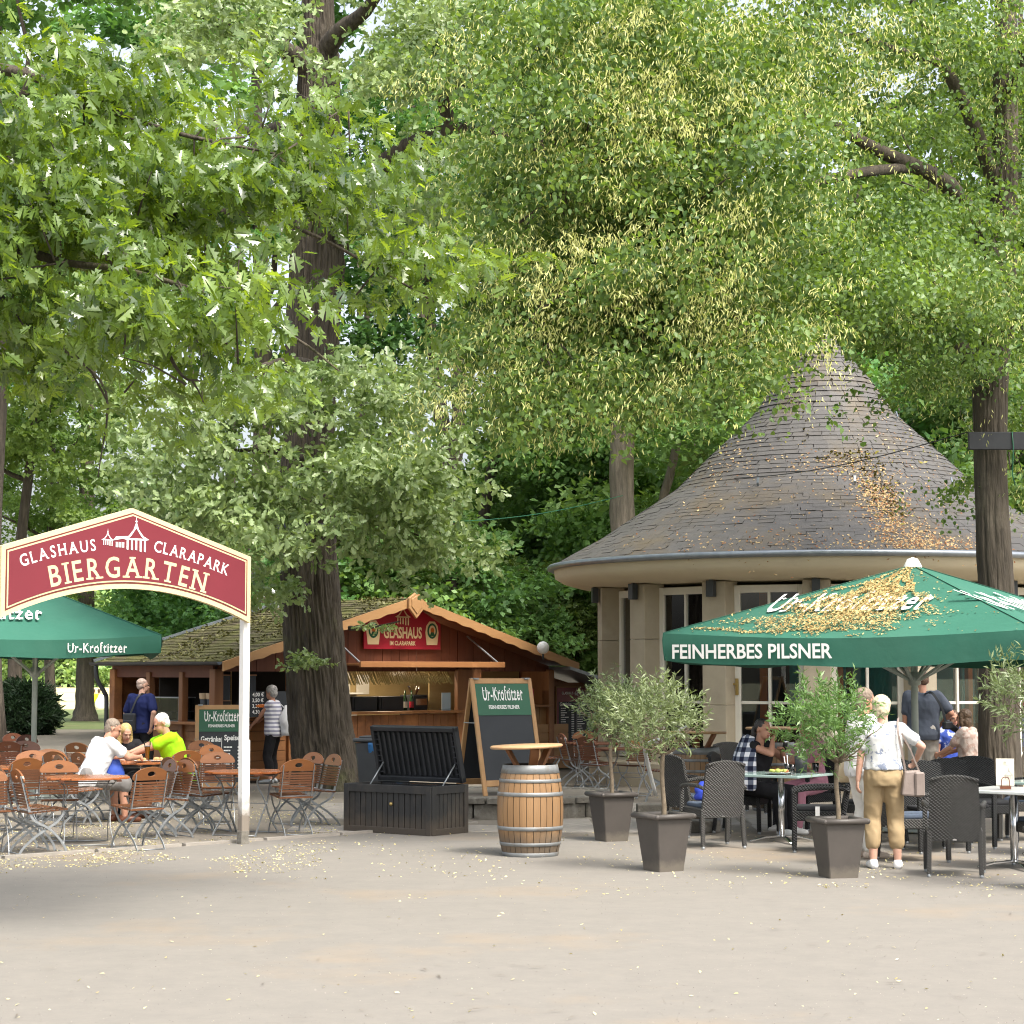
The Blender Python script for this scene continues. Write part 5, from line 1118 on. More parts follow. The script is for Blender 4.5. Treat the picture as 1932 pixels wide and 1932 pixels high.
# wicker armchairs
def wicker_chair(m, cm):
    t = empty('wicker_armchair'); 
    mb = MB(); nx, nz = 10, 8; vs_ = []; fs = []
    for side in (0, 1):
        for j in range(nz + 1):
            tz = j / nz
            for i in range(nx + 1):
                tx = i / nx * 2 - 1; z = .33 + (.55 + .035 * (1 - tx * tx)) * tz; w = .235 - .02 * tz
                y = -.25 - .11 * tz - .02 * tx * tx * -1 + (.018 if side else -.018); vs_.append((tx * w, y, z))
    k = (nx + 1) * (nz + 1); W = nx + 1
    for j in range(nz):
        for i in range(nx):
            a = j * W + i; fs += [(a, a + 1, a + W + 1, a + W), (k + a + 1, k + a, k + a + W, k + a + W + 1)]
    for i in range(nx): fs += [(i + 1, i, k + i, k + i + 1), (nz * W + i, nz * W + i + 1, k + nz * W + i + 1, k + nz * W + i)]
    for j in range(nz): fs += [(j * W, (j + 1) * W, k + (j + 1) * W, k + j * W), ((j + 1) * W + nx, j * W + nx, k + j * W + nx, k + (j + 1) * W + nx)]
    mb.add(vs_, fs, 0, False); mb.obj('backrest', m, t)
    mb = MB(); mb.tube(smooth_path([(tx * .215, -.36, .88 + .035 * (1 - tx * tx)) for tx in (-1, -.5, 0, .5, 1)], 3), .016, 8); mb.obj('back_rim', m, t)
    mb = MB(); mb.box((0, .0, .38), (.50, .50, .10)); mb.obj('seat', m, t, .012)
    mb = MB(); mb.box((0, .01, .45), (.44, .44, .05)); mb.obj('cushion', cm, t, .02, 3)
    for s in (-1, 1):
        mb = MB(); mb.tube(smooth_path([(s * .235, -.31, .64), (s * .262, -.16, .665), (s * .275, .08, .66), (s * .272, .24, .635), (s * .268, .265, .60)], 3), .021, 8); mb.obj('armrest', m, t)
        mb = MB(); mb.flat([(s * .262, .25, .62), (s * .262, .25, .3), (s * .258, .255, .03)], .045, .045, (0, 1, 0)); mb.obj('leg', m, t, .006)
        mb = MB(); mb.flat([(s * .225, -.25, .42), (s * .225, -.255, .28), (s * .232, -.285, .03)], .042, .042, (0, 1, 0)); mb.obj('leg', m, t, .006)
        for y in (.255, -.285):
            mb = MB(); mb.tube([(s * (.258 if y > 0 else .232), y, .04), (s * (.258 if y > 0 else .232), y, 0)], .02, 8); mb.obj('foot_cap', M_['steel'], t)
    mb = MB(); mb.box((0, -.277, .345), (.035, .008, .014)); mb.obj('maker_plate', M_['chrome'], t)
    return t
wc, wcd = wicker_chair(M_['wick'], M_['cushion']), wicker_chair(M_['wickdk'], pm('black_cushion', (.02, .021, .023), (.015, .016, .018), 20, .9))
GW = 'wicker armchairs on the terrace'
for p, u, d, f, l in [
    (wc, 1343, 21.9, (-.28, .96), 'grey wicker armchair with its back to the camera and a blue bag on its seat'),
    (wc, 1312, 23.4, (.85, .5), 'grey wicker armchair half hidden behind the one with the blue bag'),
    (wc, 1392, 27.0, (.3, -.95), 'grey wicker armchair standing free behind the plaid shawl guest'),
    (wcd, 1398, 23.9, (.93, -.35), 'dark wicker armchair the plaid shawl guest sits on'),
    (wcd, 1540, 21.4, (-1, .12), 'black wicker armchair with white cushion tag on the right of the glass table'),
    (wc, 1793, 18.9, (.2, .98), 'big grey wicker armchair seen from behind right of the khaki trousers'),
    (wc, 1716, 20.3, (.95, .2), 'grey wicker armchair with blue cushion half hidden behind the khaki trousers'),
    (wcd, 1756, 21.3, (.2, -.97), 'black wicker armchair nearest the parasol pole in the row behind the marble table'),
    (wcd, 1806, 21.8, (.2, -.97), 'black wicker armchair in the middle of the row behind the marble table'),
    (wcd, 1851, 22.4, (.1, -1), 'black wicker armchair left of the upright menu card, end of its row'),
    (wc, 1970, 19.6, (-.12, .97), 'grey wicker armchair cut off by the right picture edge in front'),
    (wc, 1930, 22.8, (-.9, .35), 'grey wicker armchair with blue back behind the upright menu card'),
    (wc, 1836, 29.0, (-.8, .6), 'grey wicker armchair of the brown haired guest by the lime trunk'),
    (wc, 1790, 29.9, (.1, -1), 'grey wicker armchair under the guest in the blue pattern'),
    (wcd, 1516, 24.4, (-.75, -.6), 'black wicker armchair behind the potted olive on the right'),
    (wcd, 1640, 22.4, (-.5, .8), 'black wicker armchair between the two standing women')]:
    o = put(p, spot(u, d), rzf(*f), l, 'chair', GW)
    if 'white cushion tag' in l:
        mb = MB(); mb.box((-.28, 0.02, .41), (.006, .045, .14)); mb.obj('cushion_tag', M_['white'], o)
def bistro_table(u, d, rz, size, label, m):
    t = empty('bistro_table', spot(u, d), rz, label, 'table'); mb = MB(); mb.box((0, 0, .735), (size, size, .028)); mb.obj('tabletop', m, t, .004)
    mb = MB(); mb.box((0, 0, .712), (.36, .36, .012)); mb.tube([(0, 0, .70), (0, 0, .06)], .034, 16); mb.obj('column', M_['chrome'], t)
    for k in range(4):
        a = math.pi / 4 + k * math.pi / 2; mb = MB(); mb.flat([(0, 0, .075), (.2 * math.cos(a), .2 * math.sin(a), .06), (.36 * math.cos(a), .36 * math.sin(a), .022)], .045, .022); mb.obj('foot', M_['chrome'], t, .006)
    return t
tg = pm('frosted_green_glass', (.30, .40, .37), (.26, .36, .33), 3, .1, spec=.7)
tm = pm('white_marble', (.66, .68, .66), (.58, .61, .59), 3, .15, c3=(.45, .48, .47), s3=3, t3=(.55, .7), spec=.6)
bistro_table(1470, 22.5, R(-35), .84, 'square green glass table with plates in front of the plaid shawl guest', tg)
bistro_table(1905, 19.5, R(-40), .82, 'square white marble table at the right picture edge', tm)
bistro_table(1985, 20.9, R(-40), .8, 'square table behind the white marble table at the right edge', tg)
# ---- wine barrels as high tables
M_['stave'] = pm('weathered_staves', (.30, .175, .08), (.185, .105, .048), 4, .6, .35, 40, stretch=(1, 1, .06), c3=(.22, .165, .11), s3=2.2, t3=(.5, .75)); grime(M_['stave'], .0, .42, (.115, .09, .065), .85, 6)
def barrel(u, d, label, tilt, rz):
    t = empty('wine_barrel', spot(u, d), rz, label, 'barrel', 'wine barrels used as high tables'); mb = MB(); n = 30
    def rad(z): x = (z - .46) / .46; return .335 - .062 * x * x
    for k in range(n):
        a0, a1 = 2 * math.pi * k / n + .008, 2 * math.pi * (k + 1) / n - .008; e = random.uniform(-.002, .003); vs_ = []; zs = np.linspace(0, .92, 13)
        for z in zs:
            r = rad(z) + e
            for a in (a0, (a0 + a1) / 2, a1): vs_.append((r * math.cos(a), r * math.sin(a), z))
        mb.add(vs_, [(3 * i + j, 3 * i + j + 1, 3 * i + 4 + j, 3 * i + 3 + j) for i in range(12) for j in range(2)], 0, True)
    mb.lathe([(rad(z) - .012, z) for z in np.linspace(0, .92, 13)], 40, mat=1); mb.lathe([(.01, .88), (rad(.88), .88)], 40, mat=1)
    mb.obj('staves', [M_['stave'], M_['dark']], t, fixn=False)
    for z, w in ((.0, .05), (.115, .035), (.27, .04), (.61, .04), (.745, .035), (.835, .085)):
        mb = MB(); mb.lathe([(rad(z) + .002, z), (rad(z) + .006, z + .002), (rad(z + w) + .006, z + w - .002), (rad(z + w) + .002, z + w)], 44); mb.obj('hoop', M_['hoop'], t)
    mb = MB(); tm_ = Matrix.Rotation(tilt, 4, 'Y')
    mb.lathe([(.001, 1.085), (.36, 1.085), (.372, 1.10), (.36, 1.115), (.001, 1.115)], 40, M=tm_); mb.obj('tabletop', M_['top'], t)
    for k in range(3):
        a = k * 2.1 + .5; mb = MB(); mb.bar((.14 * math.cos(a), .14 * math.sin(a), .90), (.25 * math.cos(a), .25 * math.sin(a), 1.085), .09, .035, (math.cos(a), math.sin(a), 0)); mb.obj('strut', M_['wood'], t, .004)
    return t
M_['hoop'] = pm('grey_iron_hoop', (.24, .25, .25), (.17, .18, .18), 8, .5, .1, metal=.35, c3=(.16, .13, .1), s3=5)
barrel(1000, 20.9, 'wine barrel with round wooden top standing alone in front of the large chalkboard', R(-2), .2)
barrel(1312, 25.7, 'wine barrel with round top behind the second potted olive', R(1), 1.0)
barrel(1456, 27.6, 'wine barrel with round top behind the plaid shawl guest', R(0), 2.0)
# ---- olive trees in tapered pots
def olive(u, d, rz, label, crown, stem, seed, lm='olive'):
    random.seed(seed); t = empty('potted_olive', spot(u, d), rz, label, 'potted tree', 'olive trees in grey pots'); mb = MB()
    mb.box((0, 0, .26), (.33, .33, .52), taper=1.0); mb.v = []; mb.f = []; mb.m = []; mb.s = []
    a, b = .135, .19
    mb.add([(-a, -a, 0), (a, -a, 0), (a, a, 0), (-a, a, 0), (-b, -b, .50), (b, -b, .50), (b, b, .50), (-b, b, .50)], [(0, 3, 2, 1), (0, 1, 5, 4), (1, 2, 6, 5), (2, 3, 7, 6), (3, 0, 4, 7)])
    mb.obj('pot', M_['pot'], t, .008)
    mb = MB(); e = .203
    for k in range(4):
        c = [(-e, -e), (e, -e), (e, e), (-e, e)]; p, q = c[k], c[(k + 1) % 4]; mb.tube([(*p, .515), (*q, .515)], .026, 8)
    for p in [(-e, -e), (e, -e), (e, e), (-e, e)]: mb.ball((*p, .515), .0262, 6)
    mb.obj('rim', M_['pot'], t)
    mb = MB(); mb.box((0, 0, .44), (.35, .35, .02)); mb.obj('soil', M_['soil'], t)
    cx, cy_, cz, rx, rz_ = crown; mb = MB()
    P = smooth_path([(0, 0, .43), (.01, .0, .6), (-.005, .01, stem * .8), (0, 0, stem)], 3); mb.tube(P, lerp_list([.026, .022, .021], len(P)), 8, wob=.06); ends = []
    for i in range(15):
        a = random.uniform(0, 6.28); L = random.uniform(.5, 1.0) * rx * 1.1; lp, lr = rand_limb((0, 0, stem - .02), (math.cos(a), math.sin(a), random.uniform(.25, 1.1)), L, .013, 6, .3, .06); mb.tube(lp, lr, 5); ends += lp[2:]
        for _ in range(2):
            q, lr2 = rand_limb(random.choice(lp[2:]), (math.cos(a + random.uniform(-1, 1)), math.sin(a + random.uniform(-1, 1)), random.uniform(-.1, .8)), L * .6, .007, 4, .3, .05); mb.tube(q, lr2, 4); ends += q[1:]
    mb.obj('stem', M_['olivebark'], t)
    r = np.random.default_rng(seed); C = []; O = []
    for i in range(250):
        g_ = r.normal(0, 1, 3); g_ /= np.linalg.norm(g_); q = r.random() ** .4; lump = 1 + .35 * noise.noise(Vector(g_ * 2 + np.array([seed, 0, 0])))
        p = np.array([cx, cy_, cz]) + g_ * q * lump * np.array([rx, rx, rz_]) + r.normal(0, .03, 3)
        d = unit((g_ + r.normal(0, .5, 3) + np.array([0, 0, .5]))[None])[0]; L = r.uniform(.10, .24); m = 15
        tt = np.linspace(0, 1, m)[:, None]; C.append(p + d * tt * L); o = np.tile(d, (m, 1)) * .8 + r.normal(0, .75, (m, 3)); O.append(o)
    C = np.concatenate(C); O = np.concatenate(O); n = len(C); A = unit(O); Nn = unit(np.cross(A, r.normal(0, 1, (n, 3)))); B = np.cross(Nn, A)
    leaves('crown', *LANCE, C, A, B, Nn, r.uniform(.045, .085, n), np.clip(r.normal(.5, .22, n), 0, 1), [L_[lm]], t); return t
olive(1152, 22.7, R(24), 'smaller potted olive tree at the back, left one of the pair by the barrel', (.05, 0, 1.42, .40, .25), 1.12, 5)
olive(1249, 19.3, R(30), 'potted olive tree in front, right one of the pair by the barrel', (-.09, 0, 1.42, .43, .26), 1.10, 12)
olive(1575, 18.7, R(14), 'bushy potted olive tree before the white clad woman', (-.13, 0, 1.41, .36, .30), 1.05, 21, 'olive2')
olive(1990, 17.6, R(20), 'olive tree at the right picture edge reaching in with a long twig', (-.05, 0, 1.62, .52, .34), 1.2, 33)
# ---- storage box with its lid up
bx = empty('storage_box', gnd(814, 1579), R(0), 'black plastic storage box with its ribbed lid standing open', 'box')
c0, cl, cr_ = gnd(814, 1579), gnd(650, 1569), gnd(874, 1561)
dl = (cl - c0); dr = (cr_ - c0); a = math.atan2(-dl.y, -dl.x); bx.location = c0; bx.rotation_euler = (0, 0, a)
Wb = dl.length; Db = .66
def panel_side(mb, p, q, h, n):
    p, q = Vector(p), Vector(q); d = (q - p); L = d.length; d.normalize(); nn = Vector((d.y, -d.x, 0)); ang = math.atan2(d.y, d.x)
    for i in range(n):
        t = (i + .5) / n; c = p + d * (.07 + (L - .14) * t); mb.box((c.x - nn.x * .012, c.y - nn.y * .012, h / 2), ((L - .14) / n - .012, .02, h - .06), ang)
    for t in (.035, L - .035): c = p + d * t; mb.box((c.x, c.y, h / 2), (.07, .035, h), ang)
    for z, w in ((.045, .07), (h - .045, .09)): c = p + d * (L / 2); mb.box((c.x, c.y, z), (L - .14, .03, w), ang)
    c = p + d * (L / 2); mb.box((c.x - nn.x * .035, c.y - nn.y * .035, h / 2), (L - .06, .012, h - .02), ang)
hb = .56
for p, q, n in (((-Wb, 0), (0, 0), 14), ((0, 0), (0, Db), 7), ((0, Db), (-Wb, Db), 12), ((-Wb, Db), (-Wb, 0), 7)):
    mb = MB(); panel_side(mb, (*p, 0), (*q, 0), hb, n); mb.obj('side_panel', M_['boxside'], bx, .003)
mb = MB(); mb.box((-Wb / 2, Db / 2, .03), (Wb - .1, Db - .1, .03)); mb.obj('bottom', M_['black'], bx)
lid = MB(); ang = R(76); LM = Matrix.Translation((0, Db - .02, hb + .02)) @ Matrix.Rotation(-ang + math.pi, 4, 'X')
LM = Matrix.Translation((0, Db - .03, hb + .02)) @ Matrix.Rotation(R(104) - math.pi, 4, 'X') @ Matrix.Diagonal((1, 1, -1, 1))
# lid local: x along the box, y from hinge outward, z underside towards the viewer
Lh = min(.78, Db)
lid.box((-Wb / 2 , -Lh / 2, -.02), (Wb - .02, Lh, .018), 0, 0, LM)
for i in range(15): lid.box((-Wb + .1 + i * (Wb - .2) / 14, -Lh / 2, .005), (.028, Lh - .14, .03), 0, 0, LM)
for y in (-.03, -Lh + .03): lid.box((-Wb / 2, y, .01), (Wb - .02, .05, .07), 0, 0, LM)
for x in (-.03, -Wb + .03): lid.box((x, -Lh / 2, .01), (.04, Lh, .07), 0, 0, LM)
for i in range(8):
    for x in (-.075, -Wb + .075): lid.box((x, -.1 - i * (Lh - .2) / 7, .008), (.07, .012, .04), 0, 0, LM)
lid.obj('lid', M_['black'], bx, .004)
for x in (-.1, -Wb + .12):
    mb = MB(); q = LM @ Vector((x, -.22, .02)); mb.tube([(x, Db - .35, hb - .03), q], .009, 6); mb.obj('lid_stay', M_['steel'], bx)
mb = MB(); mb.box((-Wb / 2 + .05, Db - .2, hb - .02), (Wb * .5, .06, .03)); mb.obj('inner_rail', M_['chrome'], bx)
mb = MB(); mb.ball((-Wb * .45, -.015, hb * .62), .022, 8); mb.obj('lock', pm('brass_lock', (.4, .3, .12), (.35, .26, .1), 4, .4, metal=.8), bx)
# ---- wheelie bin behind the box, with blue liner
bn = empty('waste_bin', spot(727, 25.6), R(-12), 'dark grey waste bin with a blue liner hanging out behind the storage box', 'bin')
mb = MB(); a, b = .22, .30; mb.add([(-a, -a, .05), (a, -a, .05), (a, a, .05), (-a, a, .05), (-b, -b, .98), (b, -b, .98), (b, b, .98), (-b, b, .98)], [(0, 3, 2, 1), (0, 1, 5, 4), (1, 2, 6, 5), (2, 3, 7, 6), (3, 0, 4, 7)]); mb.obj('bin_body', M_['bin'], bn, .02)
mb = MB(); mb.box((0, 0, 1.015), (.64, .66, .05)); mb.box((0, -.05, 1.05), (.5, .5, .03)); mb.obj('lid', M_['bin'], bn, .015)
for s in (-1, 1):
    mb = MB(); mb.lathe([(.03, -.03), (.09, -.03), (.09, .03), (.03, .03)], 16, M=Matrix.Translation((s * .22, .22, .09)) @ Matrix.Rotation(math.pi / 2, 4, 'Y')); mb.obj('wheel', M_['black'], bn)
mb = MB(); nx = 8; vs_ = []
for j in range(6):
    for i in range(nx + 1):
        t = i / nx; vs_.append((-.12 + .42 * t, -.335 + .0 * j - .02 * math.sin(i * 1.9 + j * .7) + .012 * j, .985 - j * .075 * (.4 + .8 * t)))
mb.add(vs_, [(j * (nx + 1) + i, j * (nx + 1) + i + 1, (j + 1) * (nx + 1) + i + 1, (j + 1) * (nx + 1) + i) for j in range(5) for i in range(nx)], 0, True); o = mb.obj('liner', pm('blue_bin_liner', (.05, .22, .5), (.02, .07, .2), 9, .35, .4, 20, t3=(.5, .6)), bn); sm_ = o.modifiers.new('s', 'SOLIDIFY'); sm_.thickness = .004
# ---- low stone platform
p0 = gnd(873, 1561); p1 = gnd(1066, 1535)
pl = empty('stone_platform', (0, 0, 0), 0, 'low round walled stone platform under the large chalkboard', 'platform')
cen = Vector((xat(975, 27.2), 27.2, 0)); rP = 1.35; mb = MB(); n = 22
for k in range(n):
    a0, a1 = 2 * math.pi * k / n + .012, 2 * math.pi * (k + 1) / n - .012
    for i, (z0, z1, r) in enumerate(((0, .20, rP), (.204, .28, rP + .05))):
        a0_, a1_ = (a0 + (.14 if i else 0), a1 + (.14 if i else 0)); e = random.uniform(-.012, .012); am = (a0_ + a1_) / 2; v_ = []
        for z in (z0, z1):
            for rr in (r + e, r - .25):
                for aa in (a0_, am, a1_): v_.append((cen.x + rr * math.cos(aa), cen.y + rr * math.sin(aa), z))
        mb.add(v_, [(0, 1, 7, 6), (1, 2, 8, 7), (3, 9, 10, 4), (4, 10, 11, 5), (6, 7, 10, 9), (7, 8, 11, 10), (0, 6, 9, 3), (2, 5, 11, 8)])
mb.obj('stones', M_['greystone'], pl, .012)
mb = MB(); mb.lathe([(.01, .27), (rP - .2, .27)], 40, (cen.x, cen.y, 0)); mb.obj('fill', M_['dirt'], pl, fixn=False)
# ---- large chalkboard (A-frame)
TXT = Matrix(((1, 0, 0, 0), (0, 0, -1, 0), (0, 1, 0, 0), (0, 0, 0, 1)))
def aframe(name, loc, rz, label, w, h, lean, green, menu=False, sign_h=.36):
    t = empty(name, loc, rz, label, 'chalkboard'); 
    for k, s in enumerate((1, -1)):        # s=1 front leaf, leaning back
        L = Matrix.Rotation(math.pi if s < 0 else 0, 4, 'Z') @ Matrix.Translation((0, -math.sin(lean) * h, 0)) @ Matrix.Rotation(-lean, 4, 'X')
        mb = MB()
        for x in (-w / 2 + .03, w / 2 - .03): mb.box((x, .0, h / 2), (.06, .035, h), 0, 0, L)
        for z in (h - .035, .16): mb.box((0, .0, z), (w - .12, .033, .07 if z > .5 else .08), 0, 0, L)
        fr = mb.obj('leaf_frame', M_['grain'], t, .004)
        mb = MB(); mb.box((0, .0, .20 + (h - .27) / 2), (w - .12, .012, h - .27), 0, 0, L); mb.obj('slate', M_['slate'], fr)
        if s > 0:
            mb = MB(); mb.box((0, -.009, h - .07 - sign_h / 2), (w - .12, .008, sign_h), 0, 0, L); mb.obj('brand_panel', M_['signgreen'], fr)
            T = L @ Matrix.Translation((0, -.0145, 0)) @ TXT; mb = MB()
            krost(mb, T @ Matrix.Translation((0, h - .07 - sign_h * .52, 0)), .15 * w / .8, .52 * w / .8)
            put_text(mb, 'FEINHERBES PILSNER', T @ Matrix.Translation((0, h - .07 - sign_h * .80, 0)), .042 * w / .8, .02, width=.40 * w / .8); mb.obj('lettering', M_['white'], fr)
            if menu:
                mb = MB(); T2 = L @ Matrix.Translation((0, -.0085, 0)) @ TXT
                put_text(mb, 'Getränke', T2 @ Matrix.Translation((-w / 2 + .09, h - .07 - sign_h - .15, 0)), .08, .025, align='L', width=.30); put_text(mb, 'Speisen', T2 @ Matrix.Translation((.04, h - .07 - sign_h - .13, 0)), .08, .025, align='L', width=.28)
                menu_lines(mb, T2 @ Matrix.Translation((-w / 2 + .09, .28, 0)), w - .15, h - .07 - sign_h - .50, 2, 9, 5)
                mb.add([(0, .25, 0), (.007, .25, 0), (.007, h - .5, 0), (0, h - .5, 0)], [(0, 1, 2, 3)], 0, False, T2); mb.obj('menu_print', M_['white'], fr)
    zt = h * math.cos(lean); mb = MB()
    for x in (-w / 2 + .08, w / 2 - .08): mb.box((x, 0, zt + .0), (.07, .10, .02))
    mb.obj('hinge', M_['steel'], t)
    for x in (-w / 2, w / 2):
        mb = MB(); y = math.sin(lean) * h * .38; mb.bar((x, -y, zt * .62), (x, y, zt * .62), .012, .012); mb.obj('stay', M_['steel'], t)
    return t
def krost(mb, M, h, w):
    """the blackletter beer name, drawn in condensed bold letters with split feet"""
    put_text(mb, 'Ur-Kroſtitzer', M, h, .012, width=w, shear=.0, space=1.12)
    v, f = glyphs('Ur-Kroſtitzer', .012, 1.12); xs = [p[0] for p in v]; k = w / (max(xs) - min(xs))
    for i in range(13):      # little diamond feet and hooks as in blackletter
        x = -w / 2 + w * (i + .5) / 13; q = h * .055
        if i == 2: continue
        mb.add([(x - q, 0, .0006), (x, -q, .0006), (x + q, 0, .0006), (x, q, .0006)], [(0, 1, 2, 3)], 0, False, M)
        mb.add([(x - q, h * .72, .0006), (x, h * .72 - q, .0006), (x + q * .8, h * .72, .0006), (x, h * .72 + q, .0006)], [(0, 1, 2, 3)], 0, False, M)
a0 = at(972, 1292, 27.0)
aframe('chalkboard', (xat(944, 26.9) , 26.9, .27), R(30), 'large A-frame chalkboard with green beer panel and empty slate on the stone platform', .92, 1.54, R(14), True, sign_h=.42)
aframe('chalkboard', spot(421, 31.3), R(8), 'smaller A-frame chalkboard with drinks and food menu left of the white post', .80, 1.38, R(12), True, True, .34)
# ---- white bent tube on a block
wt = empty('bent_tube_stand', spot(1243, 27.2), 0, 'white bent metal tube stand on a dark block behind the olive stems', 'stand'); mb = MB(); c = wt.location
P = [at(x, y, 27.2 - .3 * i) - c for i, (x, y) in enumerate(((1237, 1500), (1222, 1440), (1217, 1412), (1225, 1402), (1258, 1392), (1290, 1374)))]
mb.tube(smooth_path(P, 4), .028, 8); mb.obj('tube', M_['white'], wt); mb = MB(); mb.box((P[0].x, P[0].y, .06), (.5, .3, .12)); mb.obj('block', M_['greystone'], wt, .01)
mb = MB(); mb.tube([P[-1], P[-1] + Vector((.06, 0, .03))], .034, 8); mb.obj('grip', M_['steel'], wt)
for u, d, l, w in ((1310, 24.0, 'dark flat stone slab beside the second barrel', .5),):
    o = empty('stone_slab', spot(u, d), .2, l, 'slab'); mb = MB(); mb.box((0, 0, .07), (w, .35, .14)); mb.obj('slab', M_['greystone'], o, .015)
# ================================================================ entrance sign
A0, A1 = at(-1, 1100, 20.2), at(470, 1100, 22.2)
A0.z = A1.z = 0; dx = (A1 - A0); Ls = dx.length; dx.normalize()
es = empty('entrance_sign', A0, math.atan2(dx.y, dx.x), 'burgundy arched beer garden sign on white wooden posts', 'sign')
def zat(u, v, Y): return at(u, v, Y).z
zl, zr, za = zat(0, 1026, 20.2), zat(470, 1054, 22.2), zat(243, 959, 21.2)
zb0, zb1, zbm = zat(2, 1165, 20.2), zat(468, 1177, 22.2), zat(243, 1111, 21.2)
zt_ = (zl + zr) / 2; zb_ = (zb0 + zb1) / 2
def outline(ins):
    x0, x1 = ins, Ls - ins; xm = Ls / 2; sl_ = (za - zt_) / xm; k = math.hypot(1, sl_)
    top = [(x0, zt_ + sl_ * ins - ins * k), (xm, za - ins * k), (x1, zt_ + sl_ * ins - ins * k)]
    bot = []; n = 28
    for i in range(n + 1):
        x = x0 + (x1 - x0) * i / n; t = (x - xm) / (Ls / 2); bot.append((x, zb_ + (zbm - zb_) * (1 - t * t) + ins * 1.12))
    return top, bot
def face(mb, ins, y, depth, mat=0):
    top, bot = outline(ins); xm = Ls / 2
    def tz(x): return top[0][1] + (top[1][1] - top[0][1]) * (1 - abs(x - xm) / (xm - ins))
    T = Matrix(((1, 0, 0, 0), (0, 0, -1, y), (0, 1, 0, 0), (0, 0, 0, 1)))
    for a, b in zip(bot[:-1], bot[1:]): mb.prism([a, b, (b[0], tz(b[0])), (a[0], tz(a[0]))], T, depth, mat)
mb = MB(); face(mb, 0, 0.03, .06); mb.obj('sign_board', M_['cream'], es)
mb = MB(); face(mb, .047, -.0302, .003); mb.obj('dark_line', M_['brownline'], es)
mb = MB(); face(mb, .062, -.0334, .003); mb.obj('cream_line', M_['cream'], es)
mb = MB(); face(mb, .078, -.0366, .003); mb.obj('red_field', M_['burg'], es)
fy = -.0402
def sgn_xy(u, v):                        # pixel on the sign face -> board coordinates
    p = onpl(u, v, A0, (dx.y, -dx.x, 0)); return (p - A0).dot(dx), p.z
def arc_text(mb, s, pts, h, bold, serif=.035, kx=.86):
    """letters along a poly-arc of (x, z) baseline points, each glyph with small slab serifs"""
    P = [Vector((x, z, 0)) for x, z in pts]; P = smooth_path(P, 10); cum = [0.0]
    for a, b in zip(P[:-1], P[1:]): cum.append(cum[-1] + (b - a).length)
    gl_ = []
    k = h / .70
    for ch in s:
        v, f = glyphs(ch, bold); xs = [q[0] for q in v]; gl_.append((v, f, min(xs), max(xs)))
    tot = sum(x1 - x0 for _, _, x0, x1 in gl_) * k * kx; gap = (cum[-1] - tot) / (len(s) - 1); t = 0.0; cnt = 0
    for ch, (v, f, x0, x1) in zip(s, gl_):
        w = (x1 - x0) * k * kx; c = t + w / 2; i = max(0, min(len(P) - 2, int(np.searchsorted(cum, c)) - 1)); fr = (c - cum[i]) / max(1e-6, cum[i + 1] - cum[i])
        p = P[i].lerp(P[i + 1], fr); d = (P[i + 1] - P[i]).normalized(); ang = math.atan2(d.y, d.x)
        T = Matrix.Translation((p.x, fy - .0004 * (cnt % 2), p.y)) @ Matrix(((1, 0, 0, 0), (0, 0, -1, 0), (0, 1, 0, 0), (0, 0, 0, 1))) @ Matrix.Rotation(ang, 4, 'Z') @ Matrix.Diagonal((kx, 1, 1, 1))
        mb.add([((q[0] - (x0 + x1) / 2) * k, q[1] * k, 0) for q in v], f, 0, False, T)
        if serif:
            th = h * .09; e = serif * h / .17 * .9
            ys = [q[1] for q in v]
            for yy, sg_ in ((min(ys), 1), (max(ys), -1)):
                if ch in 'GCSUO': continue
                row = sorted(q[0] for q in v if abs(q[1] - yy) < .004)
                if len(row) < 2: continue
                seg = [[row[0], row[0]]]
                for q in row[1:]:
                    if q - seg[-1][1] < .15: seg[-1][1] = q
                    else: seg.append([q, q])
                for a, b in seg:
                    if b - a < .05: continue
                    l = ((a - (x0 + x1) / 2) * k - e, (b - (x0 + x1) / 2) * k + e)
                    if ch in 'BEDPR' and sg_ < 0: l = (l[0], l[1] - e)
                    y0 = yy * k; y1 = y0 + sg_ * th
                    mb.add([(l[0], y0, .0009), (l[1], y0, .0009), (l[1], y1, .0009), (l[0], y1, .0009)], [(0, 1, 2, 3) if sg_ > 0 else (3, 2, 1, 0)], 0, False, T)
        t += w + gap; cnt += 1
Z = lambda x, y: sgn_xy(x / 3.78, (1450 + y / 2.415) / 1.5652)
mb = MB(); arc_text(mb, 'GLASHAUS', [Z(138, 540), (Z(390, 468)[0], Z(390, 468)[1]), Z(672, 424)], .118, .012, .010)
arc_text(mb, 'CLARAPARK', [Z(1080, 430), Z(1340, 500), Z(1606, 604)], .118, .012, .010); mb.obj('lettering', M_['white'], es)
mb = MB(); arc_text(mb, 'BIERGARTEN', [Z(350, 684), Z(620, 632), Z(880, 616), Z(1140, 640), Z(1440, 724)], .212, .012, .026); mb.obj('lettering', M_['cream'], es)
x, z = Z(955, 424); mb = MB(); FM2 = Matrix(((1, 0, 0, 0), (0, 0, -1, fy), (0, 1, 0, 0), (0, 0, 0, 1)))
temple(mb, FM2 @ Matrix.Translation((x, z, 0)), .315); x, z = Z(765, 388); temple(mb, FM2 @ Matrix.Translation((x - .02, z, 0)), .15)
x, z = Z(810, 350); mb.add([(x - .03, z - .005, .004), (x + .13, z + .025, .004), (x + .13, z + .045, .004), (x + .0, z + .035, .004)], [(0, 1, 2, 3)], 0, False, FM2)
for i in range(6): mb.add([(x - .0 + i * .018, z - .075, .004), (x + .01 + i * .018, z - .075, .004), (x + .01 + i * .018, z - .02, .004), (x + i * .018, z - .02, .004)], [(0, 1, 2, 3)], 0, False, FM2)
